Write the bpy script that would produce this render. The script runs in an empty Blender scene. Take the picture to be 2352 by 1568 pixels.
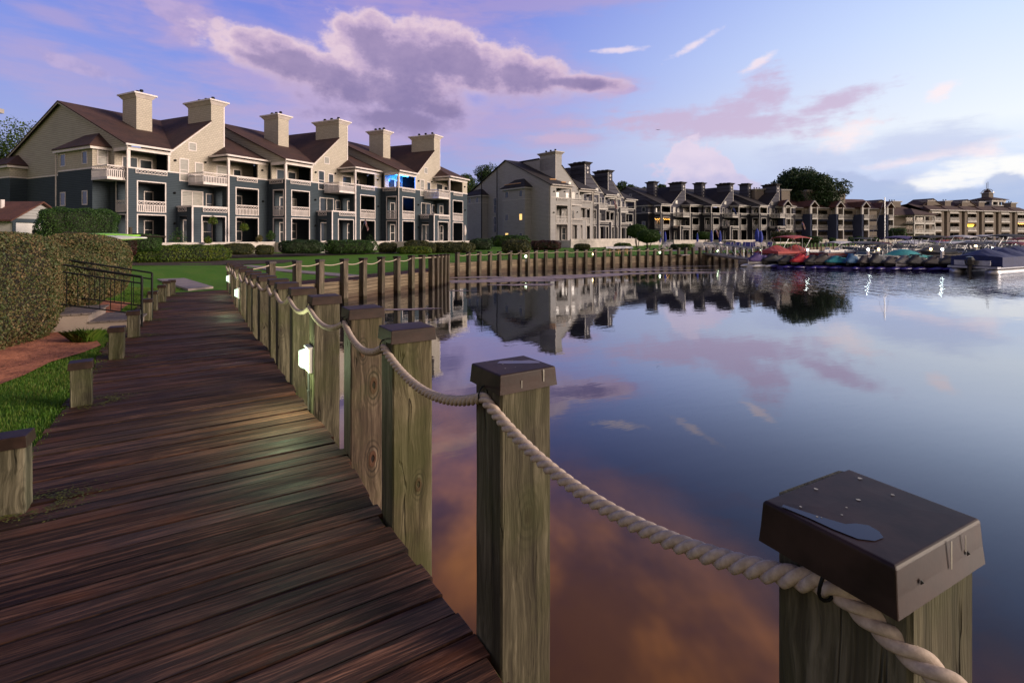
import bpy, bmesh, math, random
import numpy as np
from mathutils import Vector, Matrix
from mathutils.geometry import delaunay_2d_cdt
R = random.Random(7)
RN = np.random.default_rng(11)
S = bpy.context.scene
COL = S.collection
F = 1176.0; HZ = 545.0; EYE = 1.7

# ------------------------------------------------------------------ camera
cd = bpy.data.cameras.new('camera'); cam = bpy.data.objects.new('camera', cd); COL.objects.link(cam)
cam.location = (0, 0, EYE); cam.rotation_euler = (math.radians(90), 0, 0)
cd.sensor_width = 36; cd.lens = 18; cd.shift_y = -(784 - HZ) / 2352
cd.clip_start = 0.05; cd.clip_end = 6000
S.camera = cam
S.view_settings.view_transform = 'Standard'; S.view_settings.look = 'None'
S.view_settings.exposure = 0.18; S.view_settings.gamma = 1.0
S.render.engine = 'CYCLES'
S.cycles.max_bounces = 6; S.cycles.diffuse_bounces = 2; S.cycles.glossy_bounces = 3
S.cycles.transmission_bounces = 2; S.cycles.transparent_max_bounces = 4
S.cycles.caustics_reflective = False; S.cycles.caustics_refractive = False
S.cycles.sample_clamp_indirect = 4.0
S.cycles.use_denoising = True

# ------------------------------------------------------------------ node helpers
def srgb(r, g, b):
    return tuple(((c / 255.0) / 12.92 if c / 255.0 < .04045 else ((c / 255.0 + .055) / 1.055) ** 2.4) for c in (r, g, b))
class NT:
    def __init__(s, nt): s.t = nt
    def n(s, typ, **k):
        nd = s.t.nodes.new(typ)
        for a, v in k.items(): setattr(nd, a, v)
        return nd
    def set(s, sock, v):
        if isinstance(v, bpy.types.NodeSocket): s.t.links.new(v, sock)
        else:
            if hasattr(sock, 'default_value'):
                if sock.type == 'RGBA' and len(v) == 3: v = (*v, 1)
                sock.default_value = v
    def m(s, op, a, b=0.0, c=0.0, clamp=False):
        nd = s.n('ShaderNodeMath', operation=op, use_clamp=clamp)
        s.set(nd.inputs[0], a); s.set(nd.inputs[1], b)
        if op in ('MULTIPLY_ADD', 'SMOOTH_MIN', 'SMOOTH_MAX', 'COMPARE', 'WRAP'): s.set(nd.inputs[2], c)
        return nd.outputs[0]
    def mix(s, f, a, b, blend='MIX'):
        nd = s.n('ShaderNodeMix', data_type='RGBA', blend_type=blend)
        s.set(nd.inputs[0], f); s.set(nd.inputs[6], a); s.set(nd.inputs[7], b)
        return nd.outputs[2]
    def mr(s, v, a, b, c=0.0, d=1.0, smooth=True):
        nd = s.n('ShaderNodeMapRange', interpolation_type='SMOOTHSTEP' if smooth else 'LINEAR')
        s.set(nd.inputs[0], v)
        for i, q in enumerate((a, b, c, d)): s.set(nd.inputs[i + 1], q)
        return nd.outputs[0]
    def noise(s, vec, scale, detail=3, rough=.5, dist=0.0, out=0, dim='3D'):
        nd = s.n('ShaderNodeTexNoise', noise_dimensions=dim)
        if vec is not None: s.set(nd.inputs['Vector'], vec)
        s.set(nd.inputs['Scale'], scale); s.set(nd.inputs['Detail'], detail)
        s.set(nd.inputs['Roughness'], rough); s.set(nd.inputs['Distortion'], dist)
        return nd.outputs[out]
    def mapping(s, vec, loc=(0, 0, 0), rot=(0, 0, 0), sc=(1, 1, 1), typ='POINT'):
        nd = s.n('ShaderNodeMapping', vector_type=typ)
        s.set(nd.inputs[0], vec); nd.inputs[1].default_value = loc; nd.inputs[2].default_value = rot; nd.inputs[3].default_value = sc
        return nd.outputs[0]
    def vlen(s, v):
        nd = s.n('ShaderNodeVectorMath', operation='LENGTH'); s.set(nd.inputs[0], v); return nd.outputs['Value']
    def comb(s, x=0, y=0, z=0):
        nd = s.n('ShaderNodeCombineXYZ')
        for i, q in enumerate((x, y, z)): s.set(nd.inputs[i], q)
        return nd.outputs[0]
    def sep(s, v):
        nd = s.n('ShaderNodeSeparateXYZ'); s.set(nd.inputs[0], v); return nd.outputs
    def bump(s, h, strength=.5, dist=.02):
        nd = s.n('ShaderNodeBump'); s.set(nd.inputs['Height'], h)
        nd.inputs['Strength'].default_value = strength; nd.inputs['Distance'].default_value = dist
        return nd.outputs[0]

# ------------------------------------------------------------------ sky
SUN_AZ, SUN_EL = math.radians(104), math.radians(14)     # clockwise from +Y
w = bpy.data.worlds.new('World'); S.world = w; w.use_nodes = True
T = NT(w.node_tree); w.node_tree.nodes.clear()
out = T.n('ShaderNodeOutputWorld'); bg = T.n('ShaderNodeBackground')
T.t.links.new(bg.outputs[0], out.inputs[0])
tc = T.n('ShaderNodeTexCoord').outputs['Generated']
sx, sy, sz = T.sep(tc)
AZ = T.m('ARCTAN2', sx, sy); EL = T.m('ARCSINE', sz)
nish = T.n('ShaderNodeTexSky', sky_type='NISHITA', sun_disc=False)
nish.sun_elevation = math.radians(4); nish.sun_rotation = SUN_AZ
def ramp(v, stops):
    nd = T.n('ShaderNodeValToRGB'); T.set(nd.inputs[0], v)
    cr = nd.color_ramp
    while len(cr.elements) > 1: cr.elements.remove(cr.elements[0])
    cr.elements[0].position = stops[0][0]; cr.elements[0].color = (*srgb(*stops[0][1]), 1)
    for p, c in stops[1:]:
        e = cr.elements.new(p); e.color = (*srgb(*c), 1)
    return nd.outputs[0]
eln = T.m('DIVIDE', EL, math.radians(90))           # 0 at horizon, 1 at zenith
# left (away from the sunset) and right (towards it) elevation gradients
gl = ramp(eln, [(0, (154, 156, 196)), (.08, (146, 154, 204)), (.17, (122, 138, 212)), (.28, (104, 118, 206)), (.36, (60, 84, 160)), (.46, (42, 62, 116)), (1, (46, 62, 110))])
gr = ramp(eln, [(0, (160, 182, 226)), (.05, (184, 200, 234)), (.11, (226, 232, 240)), (.2, (200, 216, 244)), (.3, (166, 188, 238)), (.4, (96, 122, 190)), (.5, (56, 72, 132)), (1, (50, 62, 112))])
azf = T.mr(AZ, math.radians(-12), math.radians(50))
sky = T.mix(azf, gl, gr)
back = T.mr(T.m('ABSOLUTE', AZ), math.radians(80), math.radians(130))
# behind the camera: unseen sky, warmed to light the left-facing walls, bluer overhead
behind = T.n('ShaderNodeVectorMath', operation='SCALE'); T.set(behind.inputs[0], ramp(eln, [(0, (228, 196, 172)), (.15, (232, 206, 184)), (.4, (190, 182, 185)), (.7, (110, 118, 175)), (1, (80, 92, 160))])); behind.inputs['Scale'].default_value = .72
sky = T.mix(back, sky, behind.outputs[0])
# warm glow low over the sunset
P3 = T.comb(AZ, EL, 0)
def blob(x, y, rx, ry, rot, warp, amp, e0=1.0, e1=.55, src=None):
    """ellipse of cloud; x,y,rx,ry given in photo units (1/2352 of the frame) and laid on the sky dome as azimuth / elevation"""
    u = (x - 1176) / F; a = math.atan(u); e = math.atan((HZ - y) / F * math.cos(a))
    k = math.cos(a)
    mp = T.mapping(src or P3, (a, e, 0), (0, 0, math.radians(rot)), (rx / F * k * k, ry / F * k, 1), 'TEXTURE')
    d = T.vlen(mp)
    if warp is not None: d = T.m('MULTIPLY_ADD', warp, amp, d)
    return T.mr(d, e0, e1)
def bdist(lst, warp, amp):
    r = None
    for (x, y, rx, ry, rot) in lst:
        u = (x - 1176) / F; a = math.atan(u); e = math.atan((HZ - y) / F * math.cos(a)); k = math.cos(a)
        d = T.vlen(T.mapping(P3, (a, e, 0), (0, 0, math.radians(rot)), (rx / F * k * k, ry / F * k, 1), 'TEXTURE'))
        r = d if r is None else T.m('SMOOTH_MIN', r, d, .25)
    return T.m('MULTIPLY_ADD', warp, amp, r)
def union(bl):
    r = bl[0]
    for b in bl[1:]: r = T.m('MAXIMUM', r, b)
    return r
nv = T.mapping(P3, sc=(1, 1.5, 1))
n1 = T.m('SUBTRACT', T.noise(nv, 9, 5, .62, dim='2D'), .5)
n2 = T.m('SUBTRACT', T.noise(nv, 34, 3, .6, dim='2D'), .5)
nd = T.n('ShaderNodeTexVoronoi', feature='F1', voronoi_dimensions='2D'); T.set(nd.inputs['Vector'], nv); nd.inputs['Scale'].default_value = 22
vor = nd.outputs['Distance']
puff = T.m('ADD', T.m('MULTIPLY', n1, 1.8), T.m('ADD', T.m('MULTIPLY', n2, .5), T.m('MULTIPLY', T.m('SUBTRACT', vor, .4), .7)))
streak = T.m('SUBTRACT', T.noise(T.mapping(P3, rot=(0, 0, math.radians(-8)), sc=(1, 4.5, 1)), 7, 4, .65, dim='2D'), .5)
# broad soft haze of pinkish stratus
soft = union([blob(*q, streak, 1.9, 1.25, .1) for q in [
    (1080, 285, 340, 70, 0),
    (120, 190, 260, 60, -8), (60, 110, 150, 60, 0), (250, 150, 130, 26, -14), (700, 200, 420, 90, -8), (480, 250, 260, 70, 0),
    (900, 300, 420, 90, -4), (1250, 330, 150, 22, 0), (1200, 12, 520, 42, 3), (1300, 320, 120, 16, 0), (130, 40, 120, 25, -6),
    (420, 60, 90, 90, -30)]])
sky = T.mix(T.m('MULTIPLY', soft, .48), sky, (*srgb(178, 150, 186), 1))
pink = union([blob(*q, T.m('ADD', streak, T.m('MULTIPLY', n2, .5)), 1.7, 1.2, .25) for q in [
    (1650, 285, 300, 42, -3), (1760, 225, 70, 70, 38), (1900, 245, 130, 26, 14), (1540, 275, 140, 26, 0), (1700, 255, 160, 34, 6), (1290, 318, 90, 15, 0), (1400, 200, 70, 25, 0)]])
sky = T.mix(T.m('MULTIPLY', pink, .8), sky, (*srgb(188, 164, 194), 1))
warm = union([blob(*q, T.m('ADD', streak, n2), 1.4, 1.2, .1) for q in [
    (1950, 310, 75, 32, 22), (2130, 360, 190, 14, 10), (2230, 345, 90, 18, -8), (2160, 210, 45, 22, 30), (1600, 100, 60, 9, 24), (1420, 115, 60, 7, 0), (1740, 145, 45, 11, 30)]])
sky = T.mix(T.m('MULTIPLY', warm, .62), sky, (*srgb(246, 222, 222), 1))
rag = T.m('ADD', T.m('MULTIPLY', streak, 1.6), T.m('MULTIPLY', n1, 1.2))
glow = blob(2190, 405, 170, 34, 8, rag, 1.3, 1.15, .2)
glow = T.m('MAXIMUM', glow, blob(2330, 395, 80, 50, 0, rag, 1.2, 1.15, .2))
bank = union([blob(*q, T.m('ADD', puff, rag), .5, 1.1, .7) for q in [(2380, 470, 160, 62, 0), (2320, 425, 60, 34, 0), (1960, 450, 150, 50, -8), (2180, 475, 200, 42, 0)]])
bank2 = union([blob(*q, rag, .9, 1.25, .3) for q in [(2110, 335, 170, 45, 4), (2050, 420, 110, 50, 0), (1850, 400, 150, 70, -20)]])
sky = T.mix(T.m('MULTIPLY', bank2, .55), sky, (*srgb(172, 180, 216), 1))
sky = T.mix(T.m('MULTIPLY', glow, .85), sky, (*srgb(240, 238, 236), 1))
sky = T.mix(T.m('MULTIPLY', bank, .85), sky, T.mix(T.mr(EL, .03, .13), (*srgb(150, 172, 212), 1), (*srgb(166, 176, 212), 1)))
# towering cumulus: one bright column low in the middle, one big cloud upper left
cum2 = union([blob(*q, T.m('ADD', puff, T.m('MULTIPLY', n1, .8)), .66, 1.05, .8) for q in [(1610, 420, 125, 80, -10), (1590, 372, 75, 40, 0), (1655, 395, 55, 40, -20), (1700, 435, 70, 40, -20), (1560, 440, 60, 60, 0)]])
cs = T.mr(T.m('ADD', EL, T.m('MULTIPLY', puff, .06)), .05, .17)
sky = T.mix(T.m('MULTIPLY', cum2, .92), sky, T.mix(cs, (*srgb(164, 164, 206), 1), (*srgb(214, 198, 218), 1)))
bd = bdist([(680, 145, 240, 50, -10), (1330, 192, 130, 20, -4), (900, 275, 240, 46, 0), (930, 135, 200, 90, -6), (1060, 145, 200, 82, -14), (850, 95, 110, 62, 0), (1180, 172, 180, 52, -10), (1300, 188, 90, 20, -6), (900, 215, 240, 75, 0), (1010, 250, 130, 45, 0), (740, 170, 240, 50, -10), (590, 135, 110, 24, -16)], T.m('ADD', puff, T.m('MULTIPLY', n1, 1.1)), .33)
big = T.mr(bd, 1.06, T.mr(EL, .20, .33, .1, .8))
big2 = union([blob(*q, puff, .7, 1.1, .6) for q in [(400, 25, 130, 30, -26), (470, 60, 75, 34, -20), (600, 98, 34, 18, 0), (180, 155, 120, 20, -14), (1350, 195, 50, 16, 0), (1430, 205, 45, 10, 0), (430, 75, 40, 26, 0)]])
# light and shade painted into the cloud: bright rims, greyer undersides and depths
depth = T.m('ADD', T.mr(bd, .98, .25), T.m('MULTIPLY', T.mr(EL, .36, .18), .45))
depth = T.m('ADD', depth, T.m('ADD', T.m('MULTIPLY', n2, -.28), T.m('MULTIPLY', n1, -.7)))
nd = T.n('ShaderNodeValToRGB'); T.set(nd.inputs[0], T.m('MULTIPLY', depth, .72)); cr = nd.color_ramp
cr.elements[0].position = .08; cr.elements[0].color = (*srgb(214, 188, 202), 1); cr.elements[1].position = .95; cr.elements[1].color = (*srgb(128, 112, 156), 1)
for q, cc in ((.25, (198, 172, 194)), (.5, (178, 154, 186)), (.7, (152, 132, 170))): e_ = cr.elements.new(q); e_.color = (*srgb(*cc), 1)
ccol = nd.outputs[0]
sky = T.mix(T.m('MULTIPLY', big2, .75), sky, T.mix(T.mr(n2, -.2, .25), (*srgb(178, 158, 198), 1), (*srgb(156, 142, 190), 1)))
halo = T.mr(T.m('MULTIPLY_ADD', streak, .9, bd), 1.75, .9)
sky = T.mix(T.m('MULTIPLY', halo, .3), sky, (*srgb(186, 154, 190), 1))
sky = T.mix(T.m('MULTIPLY', big, .95), sky, ccol)
# sunlit orange clouds high overhead (above the frame, mirrored by the lake)
hi = union([blob(*q, T.m('ADD', n1, T.m('MULTIPLY', streak, .6)), 1.5, 1.3, .0) for q in [(1450, -400, 480, 200, 0), (900, -520, 300, 170, 0), (2300, -420, 260, 120, 20)]])
sky = T.mix(T.m('MULTIPLY', hi, .25), sky, T.mix(T.mr(n1, -.2, .25), (*srgb(246, 170, 110), 1), (*srgb(176, 124, 112), 1)))
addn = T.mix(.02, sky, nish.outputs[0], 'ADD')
w.cycles.sampling_method = 'MANUAL'; w.cycles.sample_map_resolution = 256
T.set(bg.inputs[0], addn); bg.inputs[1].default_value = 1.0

# ------------------------------------------------------------------ sun (last light of the set sun, broad and warm)
sd = bpy.data.lights.new('sun', 'SUN'); sun = bpy.data.objects.new('sun', sd); COL.objects.link(sun)
sd.energy = 4.2; sd.angle = math.radians(26); sd.color = (1.0, .82, .66)
dv = Vector((math.sin(SUN_AZ) * math.cos(SUN_EL), math.cos(SUN_AZ) * math.cos(SUN_EL), math.sin(SUN_EL)))
sun.rotation_euler = (-dv).to_track_quat('-Z', 'Y').to_euler()

# ------------------------------------------------------------------ object helpers
def G(x, y, z=0.0):
    """world point at height z seen at photo position x, y (photo 2352 wide)"""
    Y = (EYE - z) * F / (y - HZ)
    return Vector(((x - 1176) / F * Y, Y, z))
def tag(o, label=None, cat=None, group=None, kind=None):
    if label: o['label'] = label
    if cat: o['category'] = cat
    if group: o['group'] = group
    if kind: o['kind'] = kind
    return o
def empty(name, loc=(0, 0, 0), rz=0.0, label=None, cat=None, group=None):
    o = bpy.data.objects.new(name, None); COL.objects.link(o)
    o.location = loc; o.rotation_euler = (0, 0, rz); o.empty_display_size = .3
    return tag(o, label, cat, group)
def link(name, me, mats, parent=None):
    o = bpy.data.objects.new(name, me); COL.objects.link(o)
    for m in (mats if isinstance(mats, (list, tuple)) else [mats]): me.materials.append(m)
    if parent: o.parent = parent
    return o
def copy_tree(o, parent=None):
    c = o.copy(); COL.objects.link(c)
    if parent: c.parent = parent; c.matrix_parent_inverse = o.matrix_parent_inverse.copy()
    for ch in o.children: copy_tree(ch, c)
    return c
class MB:
    def __init__(s): s.v = []; s.f = []; s.mi = []; s.uv = []
    def quad(s, a, b, c, d, mi=0, uv=None):
        k = len(s.v); s.v += [tuple(a), tuple(b), tuple(c), tuple(d)]; s.f.append((k, k + 1, k + 2, k + 3)); s.mi.append(mi); s.uv.append(uv or [(0, 0)] * 4)
    def poly(s, pts, mi=0):
        k = len(s.v); s.v += [tuple(p) for p in pts]; s.f.append(tuple(range(k, k + len(pts)))); s.mi.append(mi); s.uv.append([(0, 0)] * len(pts))
    def box(s, x0, x1, y0, y1, z0, z1, mi=0, M=None):
        k = len(s.v)
        P = [(x0, y0, z0), (x1, y0, z0), (x1, y1, z0), (x0, y1, z0), (x0, y0, z1), (x1, y0, z1), (x1, y1, z1), (x0, y1, z1)]
        if M is not None: P = [tuple(M @ Vector(p)) for p in P]
        s.v += P
        for q in ((0, 3, 2, 1), (4, 5, 6, 7), (0, 1, 5, 4), (1, 2, 6, 5), (2, 3, 7, 6), (3, 0, 4, 7)):
            s.f.append(tuple(k + i for i in q)); s.mi.append(mi); s.uv.append([(0, 0)] * 4)
        return s
    def frus(s, x0, x1, y0, y1, z0, z1, e, mi=0):
        """box whose top is e wider on every side"""
        k = len(s.v)
        s.v += [(x0, y0, z0), (x1, y0, z0), (x1, y1, z0), (x0, y1, z0), (x0 - e, y0 - e, z1), (x1 + e, y0 - e, z1), (x1 + e, y1 + e, z1), (x0 - e, y1 + e, z1)]
        for q in ((0, 3, 2, 1), (4, 5, 6, 7), (0, 1, 5, 4), (1, 2, 6, 5), (2, 3, 7, 6), (3, 0, 4, 7)):
            s.f.append(tuple(k + i for i in q)); s.mi.append(mi); s.uv.append([(0, 0)] * 4)
        return s
    def bar(s, a, b, r, mi=0, n=6, r2=None):
        a = Vector(a); b = Vector(b); d = (b - a)
        if d.length < 1e-6: return s
        q = d.to_track_quat('Z', 'Y'); k = len(s.v); r2 = r if r2 is None else r2
        for (c, rr) in ((a, r), (b, r2)):
            for i in range(n):
                t = 2 * math.pi * i / n; s.v.append(tuple(c + q @ Vector((math.cos(t) * rr, math.sin(t) * rr, 0))))
        for i in range(n):
            j = (i + 1) % n; s.f.append((k + i, k + j, k + n + j, k + n + i)); s.mi.append(mi); s.uv.append([(0, 0)] * 4)
        s.f.append(tuple(k + n - 1 - i for i in range(n))); s.mi.append(mi); s.uv.append([(0, 0)] * n)
        s.f.append(tuple(k + n + i for i in range(n))); s.mi.append(mi); s.uv.append([(0, 0)] * n)
        return s
    def tube(s, pts, r, n=6, mi=0):
        pts = [Vector(p) for p in pts]; k = len(s.v); up = Vector((0, 0, 1))
        for i, p in enumerate(pts):
            d = (pts[min(i + 1, len(pts) - 1)] - pts[max(i - 1, 0)]).normalized()
            a = d.cross(up); a = a.normalized() if a.length > 1e-3 else Vector((1, 0, 0)); b = a.cross(d)
            for j in range(n):
                t = 2 * math.pi * j / n; s.v.append(tuple(p + a * (math.cos(t) * r) + b * (math.sin(t) * r)))
        for i in range(len(pts) - 1):
            for j in range(n):
                j2 = (j + 1) % n
                s.f.append((k + i * n + j, k + i * n + j2, k + (i + 1) * n + j2, k + (i + 1) * n + j)); s.mi.append(mi); s.uv.append([(0, 0)] * 4)
        return s
    def lathe(s, prof, c=(0, 0, 0), n=10, mi=0, sx=1, sy=1):
        k = len(s.v)
        for (r, z) in prof:
            for j in range(n):
                t = 2 * math.pi * j / n; s.v.append((c[0] + r * math.cos(t) * sx, c[1] + r * math.sin(t) * sy, c[2] + z))
        for i in range(len(prof) - 1):
            for j in range(n):
                j2 = (j + 1) % n; s.f.append((k + i * n + j, k + i * n + j2, k + (i + 1) * n + j2, k + (i + 1) * n + j)); s.mi.append(mi); s.uv.append([(0, 0)] * 4)
        return s
    def loft(s, rings, mi=0, close=True, caps=True):
        k = len(s.v); n = len(rings[0])
        for r in rings: s.v += [tuple(p) for p in r]
        for i in range(len(rings) - 1):
            for j in range(n if close else n - 1):
                j2 = (j + 1) % n; s.f.append((k + i * n + j, k + i * n + j2, k + (i + 1) * n + j2, k + (i + 1) * n + j)); s.mi.append(mi); s.uv.append([(0, 0)] * 4)
        if caps and close:
            s.f.append(tuple(k + j for j in range(n))[::-1]); s.mi.append(mi); s.uv.append([(0, 0)] * n)
            m = k + (len(rings) - 1) * n; s.f.append(tuple(m + j for j in range(n))); s.mi.append(mi); s.uv.append([(0, 0)] * n)
        return s
    def build(s, name, mats, parent=None, smooth=False, uv=False):
        me = bpy.data.meshes.new(name); me.from_pydata(s.v, [], s.f)
        for p, m in zip(me.polygons, s.mi): p.material_index = m
        if smooth:
            for p in me.polygons: p.use_smooth = True
        if uv:
            l = me.uv_layers.new(name='UVMap'); l.data.foreach_set('uv', np.array([c for q in s.uv for u in q for c in u], dtype=np.float32))
        me.update()
        return link(name, me, mats, parent)
def fastmesh(name, V, faces_n, mats, parent=None, tint=None, smooth=False):
    """V: (k,n,3) array of separate n-gons"""
    k, n = V.shape[0], V.shape[1]
    me = bpy.data.meshes.new(name)
    me.vertices.add(k * n); me.vertices.foreach_set('co', V.reshape(-1).astype(np.float32))
    me.loops.add(k * n); me.loops.foreach_set('vertex_index', np.arange(k * n, dtype=np.int32))
    me.polygons.add(k); me.polygons.foreach_set('loop_start', np.arange(k, dtype=np.int32) * n)
    me.update(calc_edges=True)
    if tint is not None:
        a = me.attributes.new('tint', 'FLOAT', 'FACE'); a.data.foreach_set('value', tint.astype(np.float32))
    return link(name, me, mats, parent)
def cards(P, size, aspect=.55, N=None, nb=.0):
    """leaf quads (diamonds) round the points P"""
    k = len(P)
    a = RN.normal(size=(k, 3))
    if N is not None:
        nn = N + RN.normal(size=(k, 3)) * nb; nn /= np.linalg.norm(nn, axis=1)[:, None] + 1e-9
        a = np.cross(nn, RN.normal(size=(k, 3)))
        a /= np.linalg.norm(a, axis=1)[:, None] + 1e-9; b = np.cross(nn, a)
    else:
        a /= np.linalg.norm(a, axis=1)[:, None] + 1e-9
        b = np.cross(a, RN.normal(size=(k, 3)))
    b /= np.linalg.norm(b, axis=1)[:, None] + 1e-9
    s = (size * RN.uniform(.6, 1.3, k))[:, None]
    return np.stack([P - a * s, P - b * s * aspect, P + a * s, P + b * s * aspect], 1)

# ------------------------------------------------------------------ materials
def newmat(name):
    m = bpy.data.materials.new(name); m.use_nodes = True; nt = m.node_tree; nt.nodes.clear()
    T = NT(nt); o = T.n('ShaderNodeOutputMaterial'); p = T.n('ShaderNodeBsdfPrincipled'); nt.links.new(p.outputs[0], o.inputs[0])
    return m, T, p, o
def MAT(name, c1, c2=None, scale=4, rough=.7, bump=0, bscale=None, st=(1, 1, 1), metallic=0, rnd=0, spec=.5, detail=4, coord='Object', emit=None, es=0):
    m, T, p, o = newmat(name)
    tcn = T.n('ShaderNodeTexCoord').outputs[coord]
    v = T.mapping(tcn, sc=st)
    if c2 is None: c2 = tuple(x * .8 for x in c1)
    f = T.mr(T.noise(v, scale, detail, .6), .32, .68)
    c = T.mix(f, (*c1, 1), (*c2, 1))
    if rnd:
        oi = T.n('ShaderNodeObjectInfo').outputs['Random']
        c = T.mix(T.m('MULTIPLY', oi, rnd), c, tuple(x * .45 for x in c1) + (1,))
    T.set(p.inputs['Base Color'], c); p.inputs['Roughness'].default_value = rough; p.inputs['Metallic'].default_value = metallic
    p.inputs['Specular IOR Level'].default_value = spec
    if bump: T.set(p.inputs['Normal'], T.bump(T.noise(v, bscale or scale * 4, 4, .6), 1.0, bump))
    if emit: T.set(p.inputs['Emission Color'], (*emit, 1)); p.inputs['Emission Strength'].default_value = es
    return m
def siding(name, col, pitch=.16, depth=.25, brick=False, var=.12):
    m, T, p, o = newmat(name)
    oc = T.n('ShaderNodeTexCoord').outputs['Object']; x, y, z = T.sep(oc)
    if brick:
        b = T.n('ShaderNodeTexBrick'); T.set(b.inputs['Vector'], T.comb(T.m('ADD', x, y), z, 0))
        b.inputs['Scale'].default_value = 1; b.inputs['Brick Width'].default_value = .28; b.inputs['Row Height'].default_value = pitch
        b.inputs['Mortar Size'].default_value = .018; b.inputs['Mortar Smooth'].default_value = .4
        b.inputs['Color1'].default_value = (*col, 1); b.inputs['Color2'].default_value = (*[c * (1 - var) for c in col], 1)
        b.inputs['Mortar'].default_value = (*[c * .6 for c in col], 1)
        c = b.outputs[0]; h = T.m('SUBTRACT', 1, b.outputs[1])
        h = T.m('ADD', h, T.m('FRACT', T.m('DIVIDE', z, -pitch)))
    else:
        fr = T.m('FRACT', T.m('DIVIDE', z, pitch))
        g = T.mr(fr, .0, .24)
        nz = T.noise(T.mapping(oc, sc=(.7, .7, 6)), 1.0, 3, .6)
        c = T.mix(T.mr(nz, .3, .7), (*col, 1), (*[q * (1 - var) for q in col], 1))
        c = T.mix(g, (*[q * .3 for q in col], 1), c)
        h = T.m('SUBTRACT', 1, fr)
    dirt = T.noise(oc, .35, 5, .6)
    c = T.mix(T.m('MULTIPLY', T.mr(dirt, .45, .75), .22), c, (*[q * .5 for q in col], 1))
    T.set(p.inputs['Base Color'], c); p.inputs['Roughness'].default_value = .85; p.inputs['Specular IOR Level'].default_value = .08
    T.set(p.inputs['Normal'], T.bump(h, depth, .03))
    return m
def leafmat(name, cols, rough=.55, scale=.8, dark=.5):
    """cols: 3-4 colours spread by a per-leaf tint and by large-scale noise"""
    m, T, p, o = newmat(name)
    at = T.n('ShaderNodeAttribute', attribute_name='tint').outputs['Fac']
    oc = T.n('ShaderNodeTexCoord').outputs['Object']
    n = T.noise(oc, scale, 3, .6)
    v = T.m('ADD', T.m('MULTIPLY', at, .65), T.m('MULTIPLY', T.mr(n, .3, .7), .35))
    nd = T.n('ShaderNodeValToRGB'); T.set(nd.inputs[0], v); cr = nd.color_ramp
    cr.elements[0].color = (*cols[0], 1); cr.elements[1].color = (*cols[-1], 1)
    for i, c in enumerate(cols[1:-1]): e = cr.elements.new((i + 1) / (len(cols) - 1)); e.color = (*c, 1)
    T.set(p.inputs['Base Color'], nd.outputs[0]); p.inputs['Roughness'].default_value = rough; p.inputs['Specular IOR Level'].default_value = .3
    tr = T.n('ShaderNodeBsdfTranslucent'); T.set(tr.inputs[0], nd.outputs[0])
    mx = T.n('ShaderNodeMixShader'); mx.inputs[0].default_value = .25
    T.t.links.new(p.outputs[0], mx.inputs[1]); T.t.links.new(tr.outputs[0], mx.inputs[2]); T.t.links.new(mx.outputs[0], o.inputs[0])
    return m
def emat(name, col, s):
    m, T, p, o = newmat(name)
    p.inputs['Base Color'].default_value = (*col, 1); p.inputs['Emission Color'].default_value = (*col, 1); p.inputs['Emission Strength'].default_value = s
    return m
mt = {}
mt['white'] = MAT('white_trim', (.68, .6, .58), (.56, .5, .48), 2, .55)
mt['glass'] = MAT('window_glass', (.02, .025, .03), (.035, .04, .045), .6, .1, spec=.55)
mt['blind'] = MAT('window_blind', (.34, .32, .29), (.22, .21, .19), 1.5, .25, st=(1, 1, 8), spec=.5)  # light cream stands in for bright sky reflected in some panes
mt['dark'] = MAT('dark_interior', (.035, .035, .04), (.02, .02, .022), 1, .8)
mt['black'] = MAT('black_metal', (.005, .005, .006), None, 8, .6, spec=.2)
mt['steel'] = MAT('galvanised_steel', (.35, .36, .38), (.25, .26, .28), 6, .35, metallic=.8)
mt['stucco'] = MAT('white_stucco', (.55, .49, .46), (.4, .36, .34), 1.2, .8, .01)
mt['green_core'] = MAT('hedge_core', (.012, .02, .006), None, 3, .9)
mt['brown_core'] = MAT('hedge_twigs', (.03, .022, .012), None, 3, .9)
# ------------------------------------------------------------------ plan of the shore
NP = [(1.75, -.05), (.716, 1.03), (.004, 2.2), (-.65, 3.16), (-1.2, 4.12), (-1.88, 5.13), (-2.5, 6.1), (-3.08, 7.0), (-3.56, 7.8), (-4.12, 8.6),
      (-4.64, 9.4), (-5.25, 10.4), (-6.13, 11.8), (-7.0, 13.2), (-7.76, 14.5), (-8.44, 15.6), (-9.1, 16.6)]
def wat(x, y): return G(x, y, -.85)
MP = [wat(*q) for q in [(622, 716), (682, 709), (735, 702), (790.5, 694.6), (833.7, 688), (875.6, 680), (912, 674), (945, 668.8), (969.5, 665.5), (991, 662), (1002, 659), (1011, 656.5), (1019.6, 654), (1027, 651.5)]]
fx = [1725.5, 1768, 1808.4, 1848.8, 1884, 1924.5, 1961.5, 1991.3, 2021.9, 2059.3, 2099.7, 2136.7, 2174.9, 2210.2, 2245.5, 2280.4, 2313.5, 2348.4, 2378.2, 2410, 2442, 2470.4, 2500.2, 2530.4, 2560.5, 2587.3, 2615, 2641.8, 2667.4, 2692, 2719, 2744.6, 2769, 2795.6, 2818, 2840, 2861.5, 2885, 2906, 2930]
fx = [q * .6087 for q in fx]
FBX = [1050, 1101, 1231, 1365, 1488, 1591, 1702, 1790]; FBY = [634, 629.3, 619.8, 615.1, 609.4, 605.5, 600.4, 597]
FP = [wat(x, float(np.interp(x, FBX, FBY))) for x in fx]
SH = [(70, -40), (12, -12)] + [tuple(p) for p in NP] + [(p.x, p.y) for p in MP] + [(-4.1, 29.5), (-4.9, 31.6)] + [(p.x, p.y) for p in FP]
F_END = SH[-1]
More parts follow.
